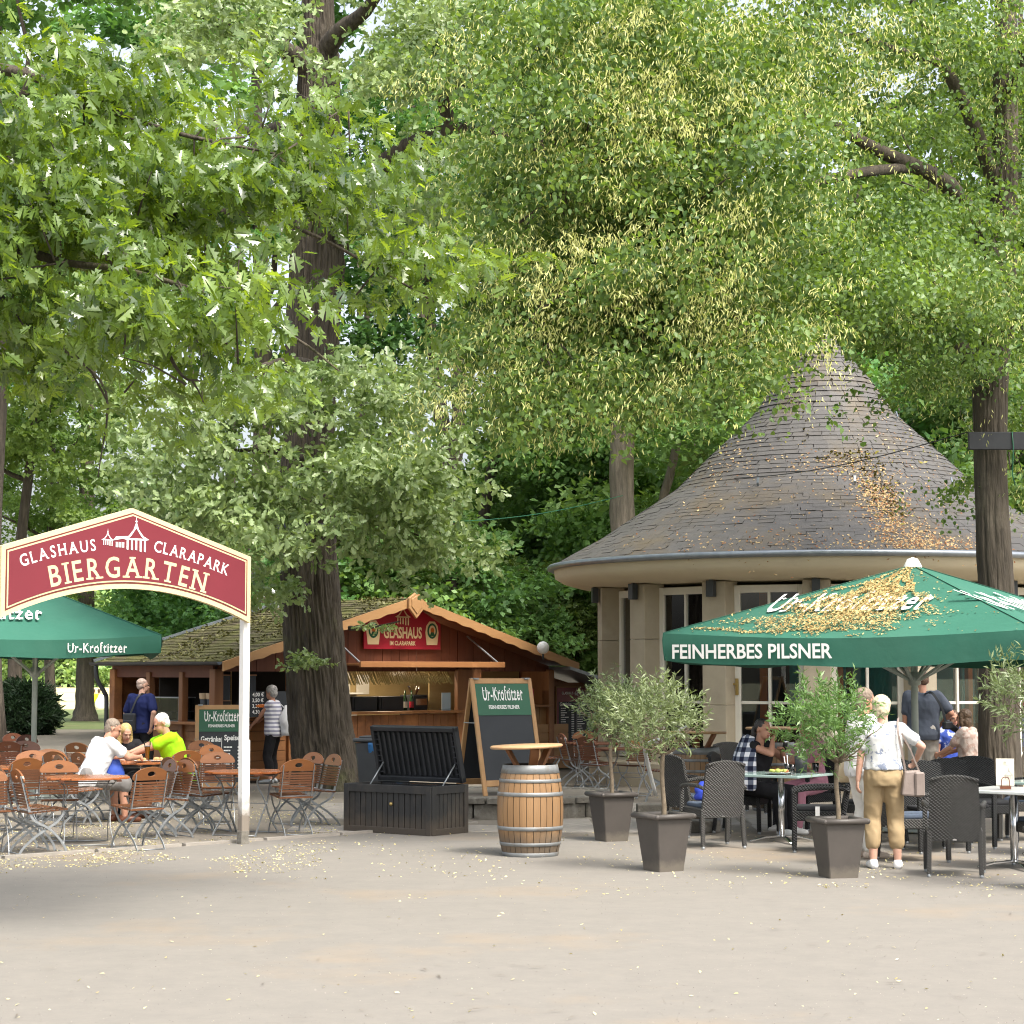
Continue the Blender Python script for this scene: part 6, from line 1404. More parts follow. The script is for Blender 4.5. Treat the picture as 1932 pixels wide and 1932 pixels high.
mb.obj('emblem', M_['white'], es)
mb = MB(); mb.add([(Ls / 2 - .003, za - .12, -.0), (Ls / 2 + .003, za - .12, 0), (Ls / 2 + .003, zbm + .1, 0), (Ls / 2 - .003, zbm + .1, 0)], [(0, 1, 2, 3)], 0, False, Matrix(((1, 0, 0, 0), (0, 0, -1, fy + .002), (0, 1, 0, 0), (0, 0, 0, 1)))); mb.obj('joint_line', M_['brownline'], es)
for x, zt2 in ((Ls - .0, zat(475, 1058, 22.2)), (-.055, zl + .05)):
    mb = MB(); mb.box((x, .07, zt2 / 2 + .06), (.085, .085, zt2 - .12)); mb.obj('post', M_['postwhite'], es, .006)
    mb = MB(); mb.box((x, .07, .075), (.095, .09, .15)); mb.obj('post_shoe', M_['greystone'], es, .004)
mb = MB(); mb.box((Ls + .052, .07, .62), (.018, .07, 1.0)); mb.obj('post_batten', M_['postwhite'], es, .003)
# ================================================================ parasols
def parasol(name, loc, rz, side, ze, za_, val, label, texts, sag=.0, low=0.0):
    t = empty(name, loc, rz, label, 'parasol'); s = side / 2; n = 14; mb = MB(); apex = Vector((0, 0, za_))
    cor = [Vector((-s, -s, ze)), Vector((s, -s, ze)), Vector((s, s, ze)), Vector((-s, s, ze))]
    for k in range(4):
        a, b = cor[k], cor[(k + 1) % 4]; vs_ = []
        for j in range(n + 1):
            for i in range(n + 1):
                f = i / n; e = a.lerp(b, f); p = apex.lerp(e, j / n); p.z -= (.10 + sag) * math.sin(math.pi * f) * (j / n) ** 1.5 * .5; vs_.append(p)
        W = n + 1; mb.add(vs_, [(j * W + i, (j + 1) * W + i, (j + 1) * W + i + 1, j * W + i + 1) for j in range(n) for i in range(n)], 0, True)
        vs_ = []; nn = Vector((b - a).normalized()).cross(Vector((0, 0, 1)))
        for j in range(5):
            for i in range(n + 1):
                f = i / n; p = a.lerp(b, f); zz = p.z - (.10 + sag) * math.sin(math.pi * f) * .5; w = .012 * math.sin(i * 1.3 + k * 2) * j / 4 + .02 * (abs(2 * f - 1) ** 6) * math.sin(j)
                vs_.append(Vector((p.x, p.y, zz - val * j / 4 * (1 + .04 * math.sin(i * .9 + k)))) + nn * w - nn * .015 * (j / 4))
        mb.add(vs_, [(j * W + i, (j + 1) * W + i, (j + 1) * W + i + 1, j * W + i + 1) for j in range(4) for i in range(n)], 0, True)
    cn = mb.obj('canopy', M_['green'], t, fixn=False); 
    mb = MB(); mb.lathe([(.001, .09), (.06, .07), (.10, .0), (.11, -.03)], 16, (0, 0, za_)); mb.obj('cap', M_['white'], t)
    mb = MB(); mb.tube([(0, 0, low), (0, 0, za_ - .03)], .04, 14); mb.obj('pole', M_['polegreen'], t)
    mb = MB(); mb.box((0, 0, low + .04), (.7, .7, .05)); mb.lathe([(.07, 0), (.07, .35), (.05, .36)], 14, (0, 0, low + .05)); mb.obj('base_plate', M_['polegreen'], t, .01)
    for k in range(4):
        mb = MB(); mb.flat([apex.lerp(cor[k], q) + Vector((0, 0, .004)) for q in (.03, .4, .7, 1)], .035, .004); mb.obj('seam', M_['green'], cn)
    hub = Vector((0, 0, ze - .52)); mb = MB(); mb.lathe([(.04, -.08), (.075, -.06), (.075, .06), (.04, .08)], 14, hub); mb.obj('runner', M_['polegreen'], t)
    mb = MB(); mb.lathe([(.035, -.14), (.045, -.13), (.045, .0)], 10, (0, 0, ze - .7)); 
    mids = [(cor[k] + cor[(k + 1) % 4]) / 2 for k in range(4)]
    for e in cor + mids:
        sg_ = .97; q = apex.lerp(e, .55); mb = MB(); mb.bar(hub + (e - apex).normalized() * .06, q - Vector((0, 0, .12)), .03, .03); mb.obj('strut', M_['polegreen'], t)
        mb = MB(); mb.bar(apex - Vector((0, 0, .05)), apex.lerp(e, sg_) - Vector((0, 0, .10)), .025, .03); mb.obj('rib', M_['polegreen'], t)
    # lettering
    for kind, k, f0, f1, h in texts:
        a, b = cor[k], cor[(k + 1) % 4]; d = (b - a).normalized(); nn = d.cross(Vector((0, 0, 1))); mb = MB()
        if kind == 'val':
            c = a.lerp(b, (f0 + f1) / 2); sg_ = (.10 + sag) * math.sin(math.pi * (f0 + f1) / 2) * .5
            M = sheet(Vector((c.x, c.y, ze - sg_ - val * .5 - h / 2)) + nn * .022, d, Vector((0, 0, 1)) + nn * .02)
            put_text(mb, TXTS[0], M, h, .022, width=(f1 - f0) * side) if TXTS[0] != 'K' else krost(mb, M, h, (f1 - f0) * side)
        else:
            mid = (a + b) / 2; up = (apex - mid).normalized(); c = mid.lerp(apex, .30); M = sheet(c + d * ((f0 + f1) / 2 - .5) * side + d.cross(up) * -.0, d, up)
            nrm = d.cross(up); M = Matrix.Translation(nrm * .006) @ M
            krost(mb, M, h, (f1 - f0) * side)
        mb.obj('lettering', M_['white'], t)
    return t
M_['polegreen'] = pm('pale_green_metal', (.42, .47, .43), (.37, .42, .38), 5, .45, metal=.1)
TXTS = ['FEINHERBES PILSNER']
side = 4.32; rzu = math.atan2(-2.3, 3.66)
par = parasol('parasol', (4.69, 23.98, 0), rzu, side, 2.29, 3.10, .31, 'big green square parasol with white FEINHERBES PILSNER on its valance over the terrace', [('val', 0, .03, .48, .155), ('top', 0, .22, .66, .62), ('top', 1, .2, .8, .6)], sag=.05)
TXTS = ['K']
lc = Vector((-4.95, 29.0, 0)); rz2 = R(14); s2 = 3.4
cpos = lc + Matrix.Rotation(rz2, 3, 'Z') @ Vector((-s2 / 2, s2 / 2, 0))
parasol('parasol', cpos, rz2, s2, 2.37, 3.12, .25, 'green parasol with white beer lettering at the left edge behind the entrance sign', [('val', 0, .62, .86, .13), ('top', 0, .04, .52, .42)], .05)
# ================================================================ small things on tables
tz = .751
def on_table(u, d, z=tz): return Vector((xat(u, d), d, z))
bg_ = empty('beer_glass', on_table(282, 26.1, .728), 0, 'tall wheat beer glass half full on the guests table', 'glass')
prof = [(.032, 0), (.030, .02), (.026, .06), (.034, .15), (.043, .21), (.042, .25)]
mb = MB(); mb.lathe([(.001, 0)] + prof, 20); mb.obj('glass', M_['clear'], bg_, fixn=False)
mb = MB(); mb.lathe([(.001, .01), (.027, .02), (.023, .06), (.031, .15), (.036, .18), (.001, .18)], 20); mb.obj('beer', pm('amber_beer', (.62, .25, .03), (.55, .2, .02), 3, .15), bg_)
mb = MB(); mb.lathe([(.001, .181), (.036, .181), (.038, .195), (.001, .197)], 20); mb.obj('foam', M_['white'], bg_)
M_['bread'] = pm('bread_crust', (.55, .33, .14), (.45, .24, .09), 20, .8, .3, 60)
for u, d, l, c in ((268, 25.8, 'white plate with bread on the guests table left of the beer glass', 'bread'), (300, 25.9, 'white plate with a roll on the guests table before the neon shirted man', 'bread')):
    o = empty('plate', on_table(u, d, .728), 0, l, 'plate'); mb = MB(); mb.lathe([(.001, .004), (.06, .004), (.10, .018), (.102, .022), (.06, .01), (.001, .01)], 24); mb.obj('dish', M_['white'], o)
    mb = MB(); mb.ball((0, 0, .035), .032, 8, sx=1.5, sz=.8); mb.ball((.05, .02, .03), .025, 8, sx=1.3); mb.obj('bread', M_[c], o)
pw = Vector((xat(1470, 22.5), 22.5, 0))
o = empty('plate', on_table(1465, 22.25), 0, 'oval plate with salad before the plaid shawl guest', 'plate'); mb = MB(); mb.lathe([(.001, .004), (.08, .004), (.14, .02), (.145, .025), (.08, .012), (.001, .012)], 28); mb.obj('dish', pm('pale_grey_china', (.55, .57, .55), (.5, .52, .5), 4, .2), o)
random.seed(3); 
for nm, m, cnt, r_ in (('salad', pm('lettuce', (.20, .32, .05), (.45, .45, .12), 12, .6), 16, .026), ('tomato', pm('tomato_red', (.5, .05, .02), (.4, .04, .02), 5, .3), 5, .018), ('bread', M_['bread'], 3, .03)):
    mb = MB()
    for i in range(cnt): a = random.uniform(0, 6.28); q = random.uniform(0, .10); mb.ball((q * math.cos(a), q * math.sin(a), .028 + random.uniform(0, .02)), r_ * random.uniform(.7, 1.2), 6, sz=.6)
    mb.obj(nm, m, o)
for u, d, l in ((1482, 22.35, 'tall drinking glass with straws on the green glass table'), (1491, 22.2, 'plain water glass on the green glass table')):
    o = empty('drinking_glass', on_table(u, d), 0, l, 'glass'); mb = MB(); mb.lathe([(.001, .004), (.028, .004), (.034, .11), (.032, .11), (.026, .01), (.001, .01)], 18); mb.obj('glass', M_['clear'], o, fixn=False)
    if 'straws' in l:
        mb = MB(); mb.tube([(-.01, 0, .01), (-.035, 0, .19)], .004, 6); mb.tube([(.01, 0, .01), (.0, .01, .2)], .004, 6); mb.obj('straws', M_['white'], o)
o = empty('juice_glass', on_table(1535, 22.75), 0, 'small glass of orange drink on the right of the green glass table', 'glass'); mb = MB(); mb.lathe([(.001, .004), (.032, .004), (.04, .1), (.038, .1), (.03, .01), (.001, .01)], 18); mb.obj('glass', M_['clear'], o, fixn=False); mb = MB(); mb.lathe([(.001, .01), (.029, .012), (.034, .075), (.001, .075)], 18); mb.obj('juice', pm('orange_juice', (.8, .38, .01), (.75, .33, .01), 3, .3), o)
o = empty('table_bucket', on_table(1508, 22.6), 0, 'black cutlery bucket on the green glass table', 'bucket'); mb = MB(); mb.lathe([(.001, 0), (.06, 0), (.075, .18), (.07, .18), (.056, .01), (.001, .01)], 18); mb.obj('bucket', M_['black'], o, fixn=False)
mb = MB()
for i in range(5): mb.tube([(.02 * math.cos(i), .02 * math.sin(i), .1), (.05 * math.cos(i * 1.3), .05 * math.sin(i * 1.3), .26)], .006, 5)
mb.obj('cutlery', M_['steel'], o)
mc = empty('menu_card', on_table(1890, 19.35), R(-8), 'upright cream menu card with grey pavilion drawing on the marble table', 'menu card'); mb = MB(); mb.box((0, 0, .165), (.165, .008, .25)); mb.obj('card', pm('cream_card', (.74, .71, .58), (.7, .67, .55), 4, .7), mc)
mb = MB(); T = Matrix.Translation((0, -.0052, 0)) @ TXT; put_text(mb, 'IM CLARAPARK', T @ Matrix.Translation((0, .225, 0)), .012, .01, width=.09); temple(mb, T @ Matrix.Translation((.035, .10, 0)), .10); temple(mb, T @ Matrix.Translation((0, .245, 0)), .03); mb.obj('print', pm('grey_print', (.42, .42, .38), (.38, .38, .34), 4, .8), mc)
mb = MB(); mb.tube(smooth_path([(-.035, -.02, .03), (-.035, -.02, .09), (-.02, -.02, .115), (.02, -.02, .115), (.035, -.02, .09), (.035, -.02, .03)], 4), .004, 6); mb.box((0, -.01, .02), (.1, .06, .025), 0, 0); mb.obj('holder', M_['slatdk'], mc)
# bags
def sack(name, loc, rz, label, s, m, cat='bag', strap=None):
    o = empty(name, loc, rz, label, cat); mb = MB(); n = 12; vs_ = []; rows_ = 9
    for j in range(rows_):
        t = j / (rows_ - 1)
        for k in range(n):
            a = 2 * math.pi * k / n; w = (.55 + .45 * math.sin(math.pi * min(1, t * .8 + .2))) * (1 - .55 * max(0, t - .55)); rr = 1 + .3 * noise.noise(Vector((math.cos(a) * 2, math.sin(a) * 2, t * 3 + s[0] * 9)))
            vs_.append((s[0] / 2 * w * rr * math.cos(a), s[1] / 2 * w * rr * math.sin(a), s[2] * t))
    mb.add(vs_, [tuple(reversed(range(n))), tuple((rows_ - 1) * n + k for k in range(n))] + [(j * n + k, j * n + (k + 1) % n, (j + 1) * n + (k + 1) % n, (j + 1) * n + k) for j in range(rows_ - 1) for k in range(n)], 0, True)
    mb.obj('bag_body', m, o)
    if strap: mb = MB(); mb.tube(smooth_path(strap, 5), .009, 6); mb.obj('strap', m, o)
    return o
blue = pm('blue_bag_fabric', (.035, .085, .42), (.025, .06, .30), 6, .6, .3, 20)
d10 = dtop(1416, .98); p = spot(222, d10 - .25)
sack('shoulder_bag', p + Vector((0, 0, .46)), .4, 'blue and navy bag hanging on the chair beside the white shirted guest', (.25, .13, .32), blue, strap=[(-.1, 0, .34), (-.12, 0, .42), (-.06, .05, .46), (.0, 0, .36)])
sack('bag', spot(1334, 22.15) + Vector((-.02, .12, .475)), .4, 'crumpled blue bag lying on the seat of the near wicker armchair', (.27, .22, .2), pm('cobalt_bag_fabric', (.03, .06, .45), (.02, .045, .33), 6, .6, .4, 18))
# ================================================================ people
def capsule(mb, p0, p1, r0, r1, n=14):
    p0, p1 = Vector(p0), Vector(p1); d = p1 - p0; L = d.length
    if L < 1e-5: d = Vector((0, 0, 1)); L = 1e-5
    pr = [(max(1e-4, r0 * math.sin(a)), -r0 * math.cos(a)) for a in np.linspace(0, math.pi / 2, 5)] + [(max(1e-4, r1 * math.cos(a)), L + r1 * math.sin(a)) for a in np.linspace(0, math.pi / 2, 5)]
    q = d.normalized().to_track_quat('Z', 'Y').to_matrix().to_4x4(); mb.lathe(pr, n, M=Matrix.Translation(p0) @ q, caps=True)
def chain(mb, pts, rs, n=12):
    for a, b, ra, rb in zip(pts[:-1], pts[1:], rs[:-1], rs[1:]): capsule(mb, a, b, ra, rb, n)
def rings(mb, rr, n=20):        # rr: (centre, x axis, y axis) ellipses
    vs_ = []
    for c, ax, ay in rr:
        for k in range(n): a = 2 * math.pi * k / n; vs_.append(Vector(c) + ax * math.cos(a) + ay * math.sin(a))
    m = len(rr); mb.add(vs_, [tuple(reversed(range(n))), tuple((m - 1) * n + k for k in range(n))] + [(i * n + k, i * n + (k + 1) % n, (i + 1) * n + (k + 1) % n, (i + 1) * n + k) for i in range(m - 1) for k in range(n)])
def fuse(mb, name, mats, parent, vox, sm=4, fac=.5, wr=0.0, wf=14.0):
    me = mb.mesh('tmp'); bm = bmesh.new(); bm.from_mesh(me); bmesh.ops.recalc_face_normals(bm, faces=bm.faces); bm.to_mesh(me); bm.free()
    o = bpy.data.objects.new('tmp', me); COL.objects.link(o)
    rm = o.modifiers.new('r', 'REMESH'); rm.mode = 'VOXEL'; rm.voxel_size = vox
    s = o.modifiers.new('s', 'SMOOTH'); s.iterations = sm; s.factor = fac
    m2 = bpy.data.meshes.new_from_object(o.evaluated_get(bpy.context.evaluated_depsgraph_get())); bpy.data.objects.remove(o); bpy.data.meshes.remove(me)
    if wr:                        # creases
        n = len(m2.vertices); co = np.empty(n * 3); m2.vertices.foreach_get('co', co); co = co.reshape(-1, 3); no = np.array([v.normal[:] for v in m2.vertices]); sd_ = rng.uniform(0, 50)
        w = np.array([(1 - 2.6 * abs(noise.noise(Vector((p[0] * wf, p[1] * wf, p[2] * wf * .8 + p[0] * 6 + sd_))))) + .5 * noise.noise(Vector((p[0] * 5, p[1] * 5, p[2] * 5 + sd_))) for p in co]); co += no * (w[:, None] * wr); m2.vertices.foreach_set('co', co.reshape(-1)); m2.update()
    m2.materials.clear(); m2.polygons.foreach_set('use_smooth', [True] * len(m2.polygons)); return link(name, m2, parent, mats if isinstance(mats, (list, tuple)) else [mats])
def ik(a, c, l1, l2, pole):
    a, c = Vector(a), Vector(c); d = c - a; L = min(d.length, (l1 + l2) * .999); u = d.normalized(); c = a + u * L
    x = (l1 * l1 - l2 * l2 + L * L) / (2 * L); h = math.sqrt(max(0, l1 * l1 - x * x)); p = Vector(pole); p = (p - u * p.dot(u)).normalized(); return a + u * x + p * h, c
SKIN = pm('skin', (.50, .27, .18), (.44, .22, .145), 9, .55, .05, 60, spec=.35)
SKINP = pm('pale_skin', (.56, .34, .25), (.50, .28, .2), 9, .55, .05, 60, spec=.35)
def fabric(name, c, c2=None, sc_=7, **k): return pm(name, c, c2 or tuple(x * .82 for x in c), sc_, .85, .35, 9, spec=.2, bdist=.02, **k)
def person(label, loc, rz, ht=1.7, seat=0.0, lean=0.0, twist=0.0, head=(0, 0), hr=None, hl=None, pr=(1, -1, -.6), pl=(-1, -1, -.6), feet=None, top=None, sleeve=.55, bottom=None, leglen=1.0, shoes=None,
           hair=None, hstyle='short', skin=None, girth=1.0, fem=False, vox=.0085, curl=.6, shirt_out=.0, shoe_h=.09, neckline=0.0, socks=None):
    t = empty('person', loc, rz, label, 'person'); k = ht / 1.70; skin = skin or SKIN; V = Vector
    lean_, tw = R(lean), R(twist); Ry = Matrix.Rotation(-lean_, 3, 'X'); Rt = Matrix.Rotation(-tw, 3, 'Z')
    pel = V((0, 0, seat + .10 * k)) if seat else V((0, 0, .93 * k))
    up = lambda x, y, z: pel + Ry @ (Rt @ V((x * k, y * k, z * k)))
    X = Ry @ (Rt @ V((k, 0, 0))); Yv = Ry @ (Rt @ V((0, k, 0))); Xp = V((k, 0, 0)); Yp = V((0, k, 0))
    g_ = girth; sw = .165 if fem else .185
    sh = {1: up(sw, -.01, .475), -1: up(-sw, -.01, .475)}
    hip = {1: pel + V((.09 * k, 0, -.02)), -1: pel + V((-.09 * k, 0, -.02))}
    th, shn = .425 * k, .42 * k; knee, ank = {}, {}
    fd = {1: V((.10 * k, .02, .075 * k)), -1: V((-.10 * k, .02, .075 * k))} if not seat else {1: V((.12 * k, .44 * k, .075 * k)), -1: V((-.12 * k, .42 * k, .075 * k))}
    if feet: fd = {1: V(feet[0]) * k, -1: V(feet[1]) * k}
    for s in (1, -1): knee[s], ank[s] = ik(hip[s], fd[s], th, shn, (s * .12, 1, .25 if seat else .02))
    ua, fa = .285 * k, .245 * k; elb, wri = {}, {}
    for s, tgt, pole in ((1, hr, pr), (-1, hl, pl)):
        T = V(tgt) * k if tgt is not None else sh[s] + V((s * .07, .03, -.52)) * k
        elb[s], wri[s] = ik(sh[s], T, ua, fa, pole)
    neck = up(0, -.005, .535); hc = up(0, .02, .665) + V((0, .015 * k, 0)); yaw, pit = R(head[0]), R(head[1])
    HR = Ry.to_4x4() @ Matrix.Rotation(lean_ * .6, 4, 'X') @ Matrix.Rotation(yaw, 4, 'Z') @ Matrix.Rotation(-pit, 4, 'X'); HMt = Matrix.Translation(hc) @ HR
    hp = lambda x, y, z: HMt @ V((x * k, y * k, z * k))
    # ------- one continuous body
    def torso(mb, e=0.0, lo=-.06, hi=.50, flare=0.0):
        chest = .175 if fem else .19
        prof = [(-.10, .15, .115, pel, 0), (-.03, .172 if fem else .165, .13, None, 0), (.06, .165 if fem else .16, .125, None, 0), (.17, .142 if fem else .16, .112, None, .005), (.30, chest * .93, .125, None, .012), (.40, chest, .122, None, .008), (.465, chest * .93, .095, None, 0), (.51, chest * .60, .075, None, -.005), (.54, .06, .06, None, -.005)]
        rr = []
        for z, a, b, _, y in prof:
            if z < lo - .001 or z > hi + .001: continue
            w = max(0, min(1, (z + .03) / .2)); ax = Xp.lerp(X, w) ; ay = Yp.lerp(Yv, w); gg = g_ if z < .42 else 1 + (g_ - 1) * .4; fl = 1 + flare * max(0, (.2 - z) / .3)
            rr.append((up(0, y + (.03 * (g_ - 1) * 5 if .0 < z < .25 and not fem else 0), z), ax * (a * gg * fl + e), ay * (b * gg * fl + e)))
        rings(mb, rr)
    def arm(mb, s, frac=1.0, e=0.0, fore=1.0):
        a, b, c = sh[s], elb[s], wri[s]; r = (.058, .046, .041, .027) if not fem else (.050, .040, .036, .023)
        q = a.lerp(b, min(1, frac)); chain(mb, [up(s * .08, -.01, .47), a, q], [(.055 + e) * k, (r[0] + e) * k, (r[0] + (r[1] - r[0]) * min(1, frac) + e * 1.3) * k])
        if frac > 1:
            w = b.lerp(c, frac - 1); chain(mb, [b, w], [(r[1] + e) * k, (r[2] + (r[3] - r[2]) * (frac - 1) + e * 1.2) * k])
    def leg(mb, s, frac=1.0, e=0.0, loose=0.0):
        h, kn, a = hip[s], knee[s], ank[s]; G = (1 + (g_ - 1) * .5)
        f1 = min(1, frac * 2); q = h.lerp(kn, f1); R0, R1, R2, R3 = .092 * G, .060 * G, .056 * G, .036
        chain(mb, [pel + V((s * .06 * k, -.01, .03)), h, q], [(.11 * G + e) * k, (R0 + e) * k, (R0 + (R1 - R0) * f1 + e + loose * f1) * k])
        if frac > .5:
            f2 = frac * 2 - 1; m_ = kn.lerp(a, .35); 
            if f2 <= .35: chain(mb, [kn, kn.lerp(a, f2)], [(R1 + e + loose) * k, (R2 + e + loose) * k])
            else: chain(mb, [kn, m_ + V((0, -.012 * k, 0)), kn.lerp(a, f2)], [(R1 + e + loose) * k, (R2 + e + loose) * k, (R2 + (R3 - R2) * ((f2 - .35) / .65) + e + loose * 1.3) * k])
    mb = MB(); torso(mb)
    for s in (1, -1):
        arm(mb, s); b, c = elb[s], wri[s]; chain(mb, [b, b.lerp(c, .3), c], [.043 * k * (.88 if fem else 1), .042 * k * (.88 if fem else 1), .026 * k])
        leg(mb, s)
        # hand: palm, four unequal bent fingers, thumb from the side of the palm
        d = (c - b).normalized(); inw = V((-s, .25, -.3)); pn = (inw - d * inw.dot(d)).normalized(); sd_ = d.cross(pn); tdir = sd_ if sd_.y > 0 or abs(sd_.y) < .15 and sd_.z > 0 else -sd_
        kx = k * .98; p1 = c + d * .085 * kx
        for j in range(4):
            o_ = tdir * (.028 - .0185 * j) * kx; st = p1 + o_ - d * .012 * kx; L = (.040, .045, .042, .033)[j] * kx; a1 = curl * (.7 + .08 * j)
            d1 = (d * math.cos(a1) + pn * math.sin(a1)).normalized(); d2 = (d * math.cos(a1 * 2.1) + pn * math.sin(a1 * 2.1)).normalized(); m1 = st + d1 * L; chain(mb, [c + o_ * .75 + d * .03 * kx, st, m1, m1 + d2 * L * .8], [.0135 * kx, .0115 * kx, .0095 * kx, .008 * kx], 8)
        tb = c + d * .03 * kx + tdir * .022 * kx; t1 = tb + (d * .75 + tdir * .65 + pn * .25).normalized() * .04 * kx; chain(mb, [tb, t1, t1 + (d + tdir * .15 + pn * .35).normalized() * .03 * kx], [.0135 * kx, .011 * kx, .009 * kx], 8)
        ft = V((ank[s].x, ank[s].y, 0)); fo = V((s * .18, 1, 0)).normalized(); chain(mb, [ank[s], ft + fo * -.03 * k + V((0, 0, .035 * k)), ft + fo * .10 * k + V((0, 0, .033 * k)), ft + fo * .165 * k + V((0, 0, .026 * k))], [.036 * k, .036 * k, .034 * k, .026 * k])
    chain(mb, [neck - V((0, 0, .05 * k)), neck + (hc - neck) * .5], [.056 * k, .052 * k])
    def ell(c, a, b, cc): rings(mb, [(HMt @ (V(c) * k + V((0, 0, cc * k * math.sin(q)))), HR.to_3x3() @ V((a * k * math.cos(q), 0, 0)), HR.to_3x3() @ V((0, b * k * math.cos(q), 0))) for q in np.linspace(-1.5, 1.5, 9)])
    ell((0, -.012, .035), .075, .095, .088); ell((0, .022, -.035), .058, .068, .078); ell((0, .055, -.078), .03, .026, .022)
    capsule(mb, hp(0, .086, .012), hp(0, .106, -.022), .008 * k, .013 * k); 
    for s in (1, -1):
        capsule(mb, hp(s * .074, -.012, .018), hp(s * .080, -.022, -.02), .014 * k, .010 * k, 8); capsule(mb, hp(s * .012, .083, .028), hp(s * .045, .070, .028), .009 * k, .009 * k, 8)
    fuse(mb, 'body', skin, t, vox, 3)
    for s in (1, -1):
        mb = MB(); mb.ball(hp(s * .032, .080, .012), .0095 * k, 8, sx=1.3, sz=.8); mb.obj('eye', M_['eye'], t)
    mb = MB(); capsule(mb, hp(-.02, .083, -.058), hp(.02, .083, -.058), .0065 * k, .0065 * k, 8); mb.obj('mouth', M_['lip'], t)
    # ------- hair
    if hair:
        mb = MB(); 
        def hell(c, a, b, cc): rings(mb, [(HMt @ (V(c) * k + V((0, 0, cc * k * math.sin(q)))), HR.to_3x3() @ V((a * k * math.cos(q), 0, 0)), HR.to_3x3() @ V((0, b * k * math.cos(q), 0))) for q in np.linspace(-1.5, 1.5, 9)])
        if hstyle == 'short': hell((0, -.03, .055), .081, .092, .080); hell((0, -.055, .0), .072, .058, .075)
        elif hstyle == 'crop': hell((0, -.026, .062), .077, .088, .068); hell((0, -.05, .015), .069, .055, .07)
        elif hstyle == 'full': hell((0, -.03, .055), .092, .102, .090); hell((0, -.058, -.005), .085, .068, .085)
        elif hstyle == 'bob': hell((0, -.028, .05), .090, .098, .088); hell((0, -.05, -.05), .090, .062, .11); [chain(mb, [hp(s * .075, .0, .03), hp(s * .085, .005, -.06), hp(s * .078, .0, -.13)], [.03 * k, .03 * k, .02 * k]) for s in (1, -1)]
        elif hstyle == 'long':
            hell((0, -.028, .05), .086, .096, .086)
            for s in (-1, -.5, 0, .5, 1): chain(mb, [hp(s * .06, -.07 + .05 * abs(s), .03), hp(s * .085, -.07 + .06 * abs(s), -.09), hp(s * .095, -.05 + .10 * abs(s), -.22), hp(s * .085, -.02 + .12 * abs(s), -.30)], [.035 * k, .034 * k, .026 * k, .012 * k])
        elif hstyle == 'tied': hell((0, -.028, .05), .081, .092, .082); chain(mb, [hp(0, -.10, .03), hp(0, -.135, -.02), hp(.01, -.13, -.11)], [.03 * k, .03 * k, .015 * k])
        fuse(mb, 'hair', hair, t, vox, 2, wr=.005, wf=45)
    # ------- clothes
    if bottom:
        mb = MB(); torso(mb, .012 * k, -.2, .10)
        for s in (1, -1): leg(mb, s, leglen, .012, .010 if leglen > .6 else .02)
        fuse(mb, 'trousers' if leglen > .7 else 'shorts', bottom, t, .014, 3, wr=.006, wf=11)
    if top:
        mb = MB(); torso(mb, .022 * k, -.10 + shirt_out, .51 - neckline, .03)
        for s in (1, -1):
            if sleeve > 0: arm(mb, s, sleeve, .018)
        fuse(mb, 'shirt', top, t, .013, 3, wr=.006, wf=10)
    if shoes:
        for s in (1, -1):
            mb = MB(); ft = V((ank[s].x, ank[s].y, 0)); fo = V((s * .18, 1, 0)).normalized(); chain(mb, [ank[s] + V((0, 0, -.01)) * k, ft + fo * -.035 * k + V((0, 0, .04 * k)), ft + fo * .10 * k + V((0, 0, .042 * k)), ft + fo * .18 * k + V((0, 0, .034 * k))], [.046 * k, .042 * k, .044 * k, .034 * k]); capsule(mb, ft + fo * -.03 * k + V((0, 0, .02)), ft + fo * .18 * k + V((0, 0, .02)), .02, .02); fuse(mb, 'shoe', shoes, t, .010, 2)
    t['_k'] = k; return t, dict(up=up, hp=hp, sh=sh, wri=wri, elb=elb, pel=pel, k=k)
M_['eye'] = pm('eye_dark', (.03, .025, .02), (.02, .018, .015), 5, .2); M_['lip'] = pm('lip_red', (.36, .10, .09), (.32, .09, .08), 5, .5)
grey_h = pm('grey_hair', (.36, .35, .33), (.24, .23, .22), 30, .6, .4, 70); white_h = pm('white_hair', (.66, .64, .61), (.52, .5, .47), 30, .6, .4, 70); blond_h = pm('blond_hair', (.55, .40, .17), (.40, .27, .10), 30, .5, .4, 70)
ash_h = pm('ash_hair', (.26, .21, .16), (.17, .135, .105), 30, .6, .4, 70); brown_h = pm('brown_hair', (.10, .062, .035), (.06, .036, .02), 30, .5, .4, 70); pale_h = pm('pale_blond_hair', (.62, .54, .38), (.50, .42, .28), 30, .55, .4, 70); darkgrey_h = pm('dark_grey_hair', (.08, .07, .065), (.045, .04, .038), 30, .5, .4, 70)
def addp(P, parent, name, m, build, **kw): mb = MB(); build(mb); return mb.obj(name, m, parent, **kw)
black_t = fabric('black_cloth', (.012, .012, .014), (.018, .018, .02)); 
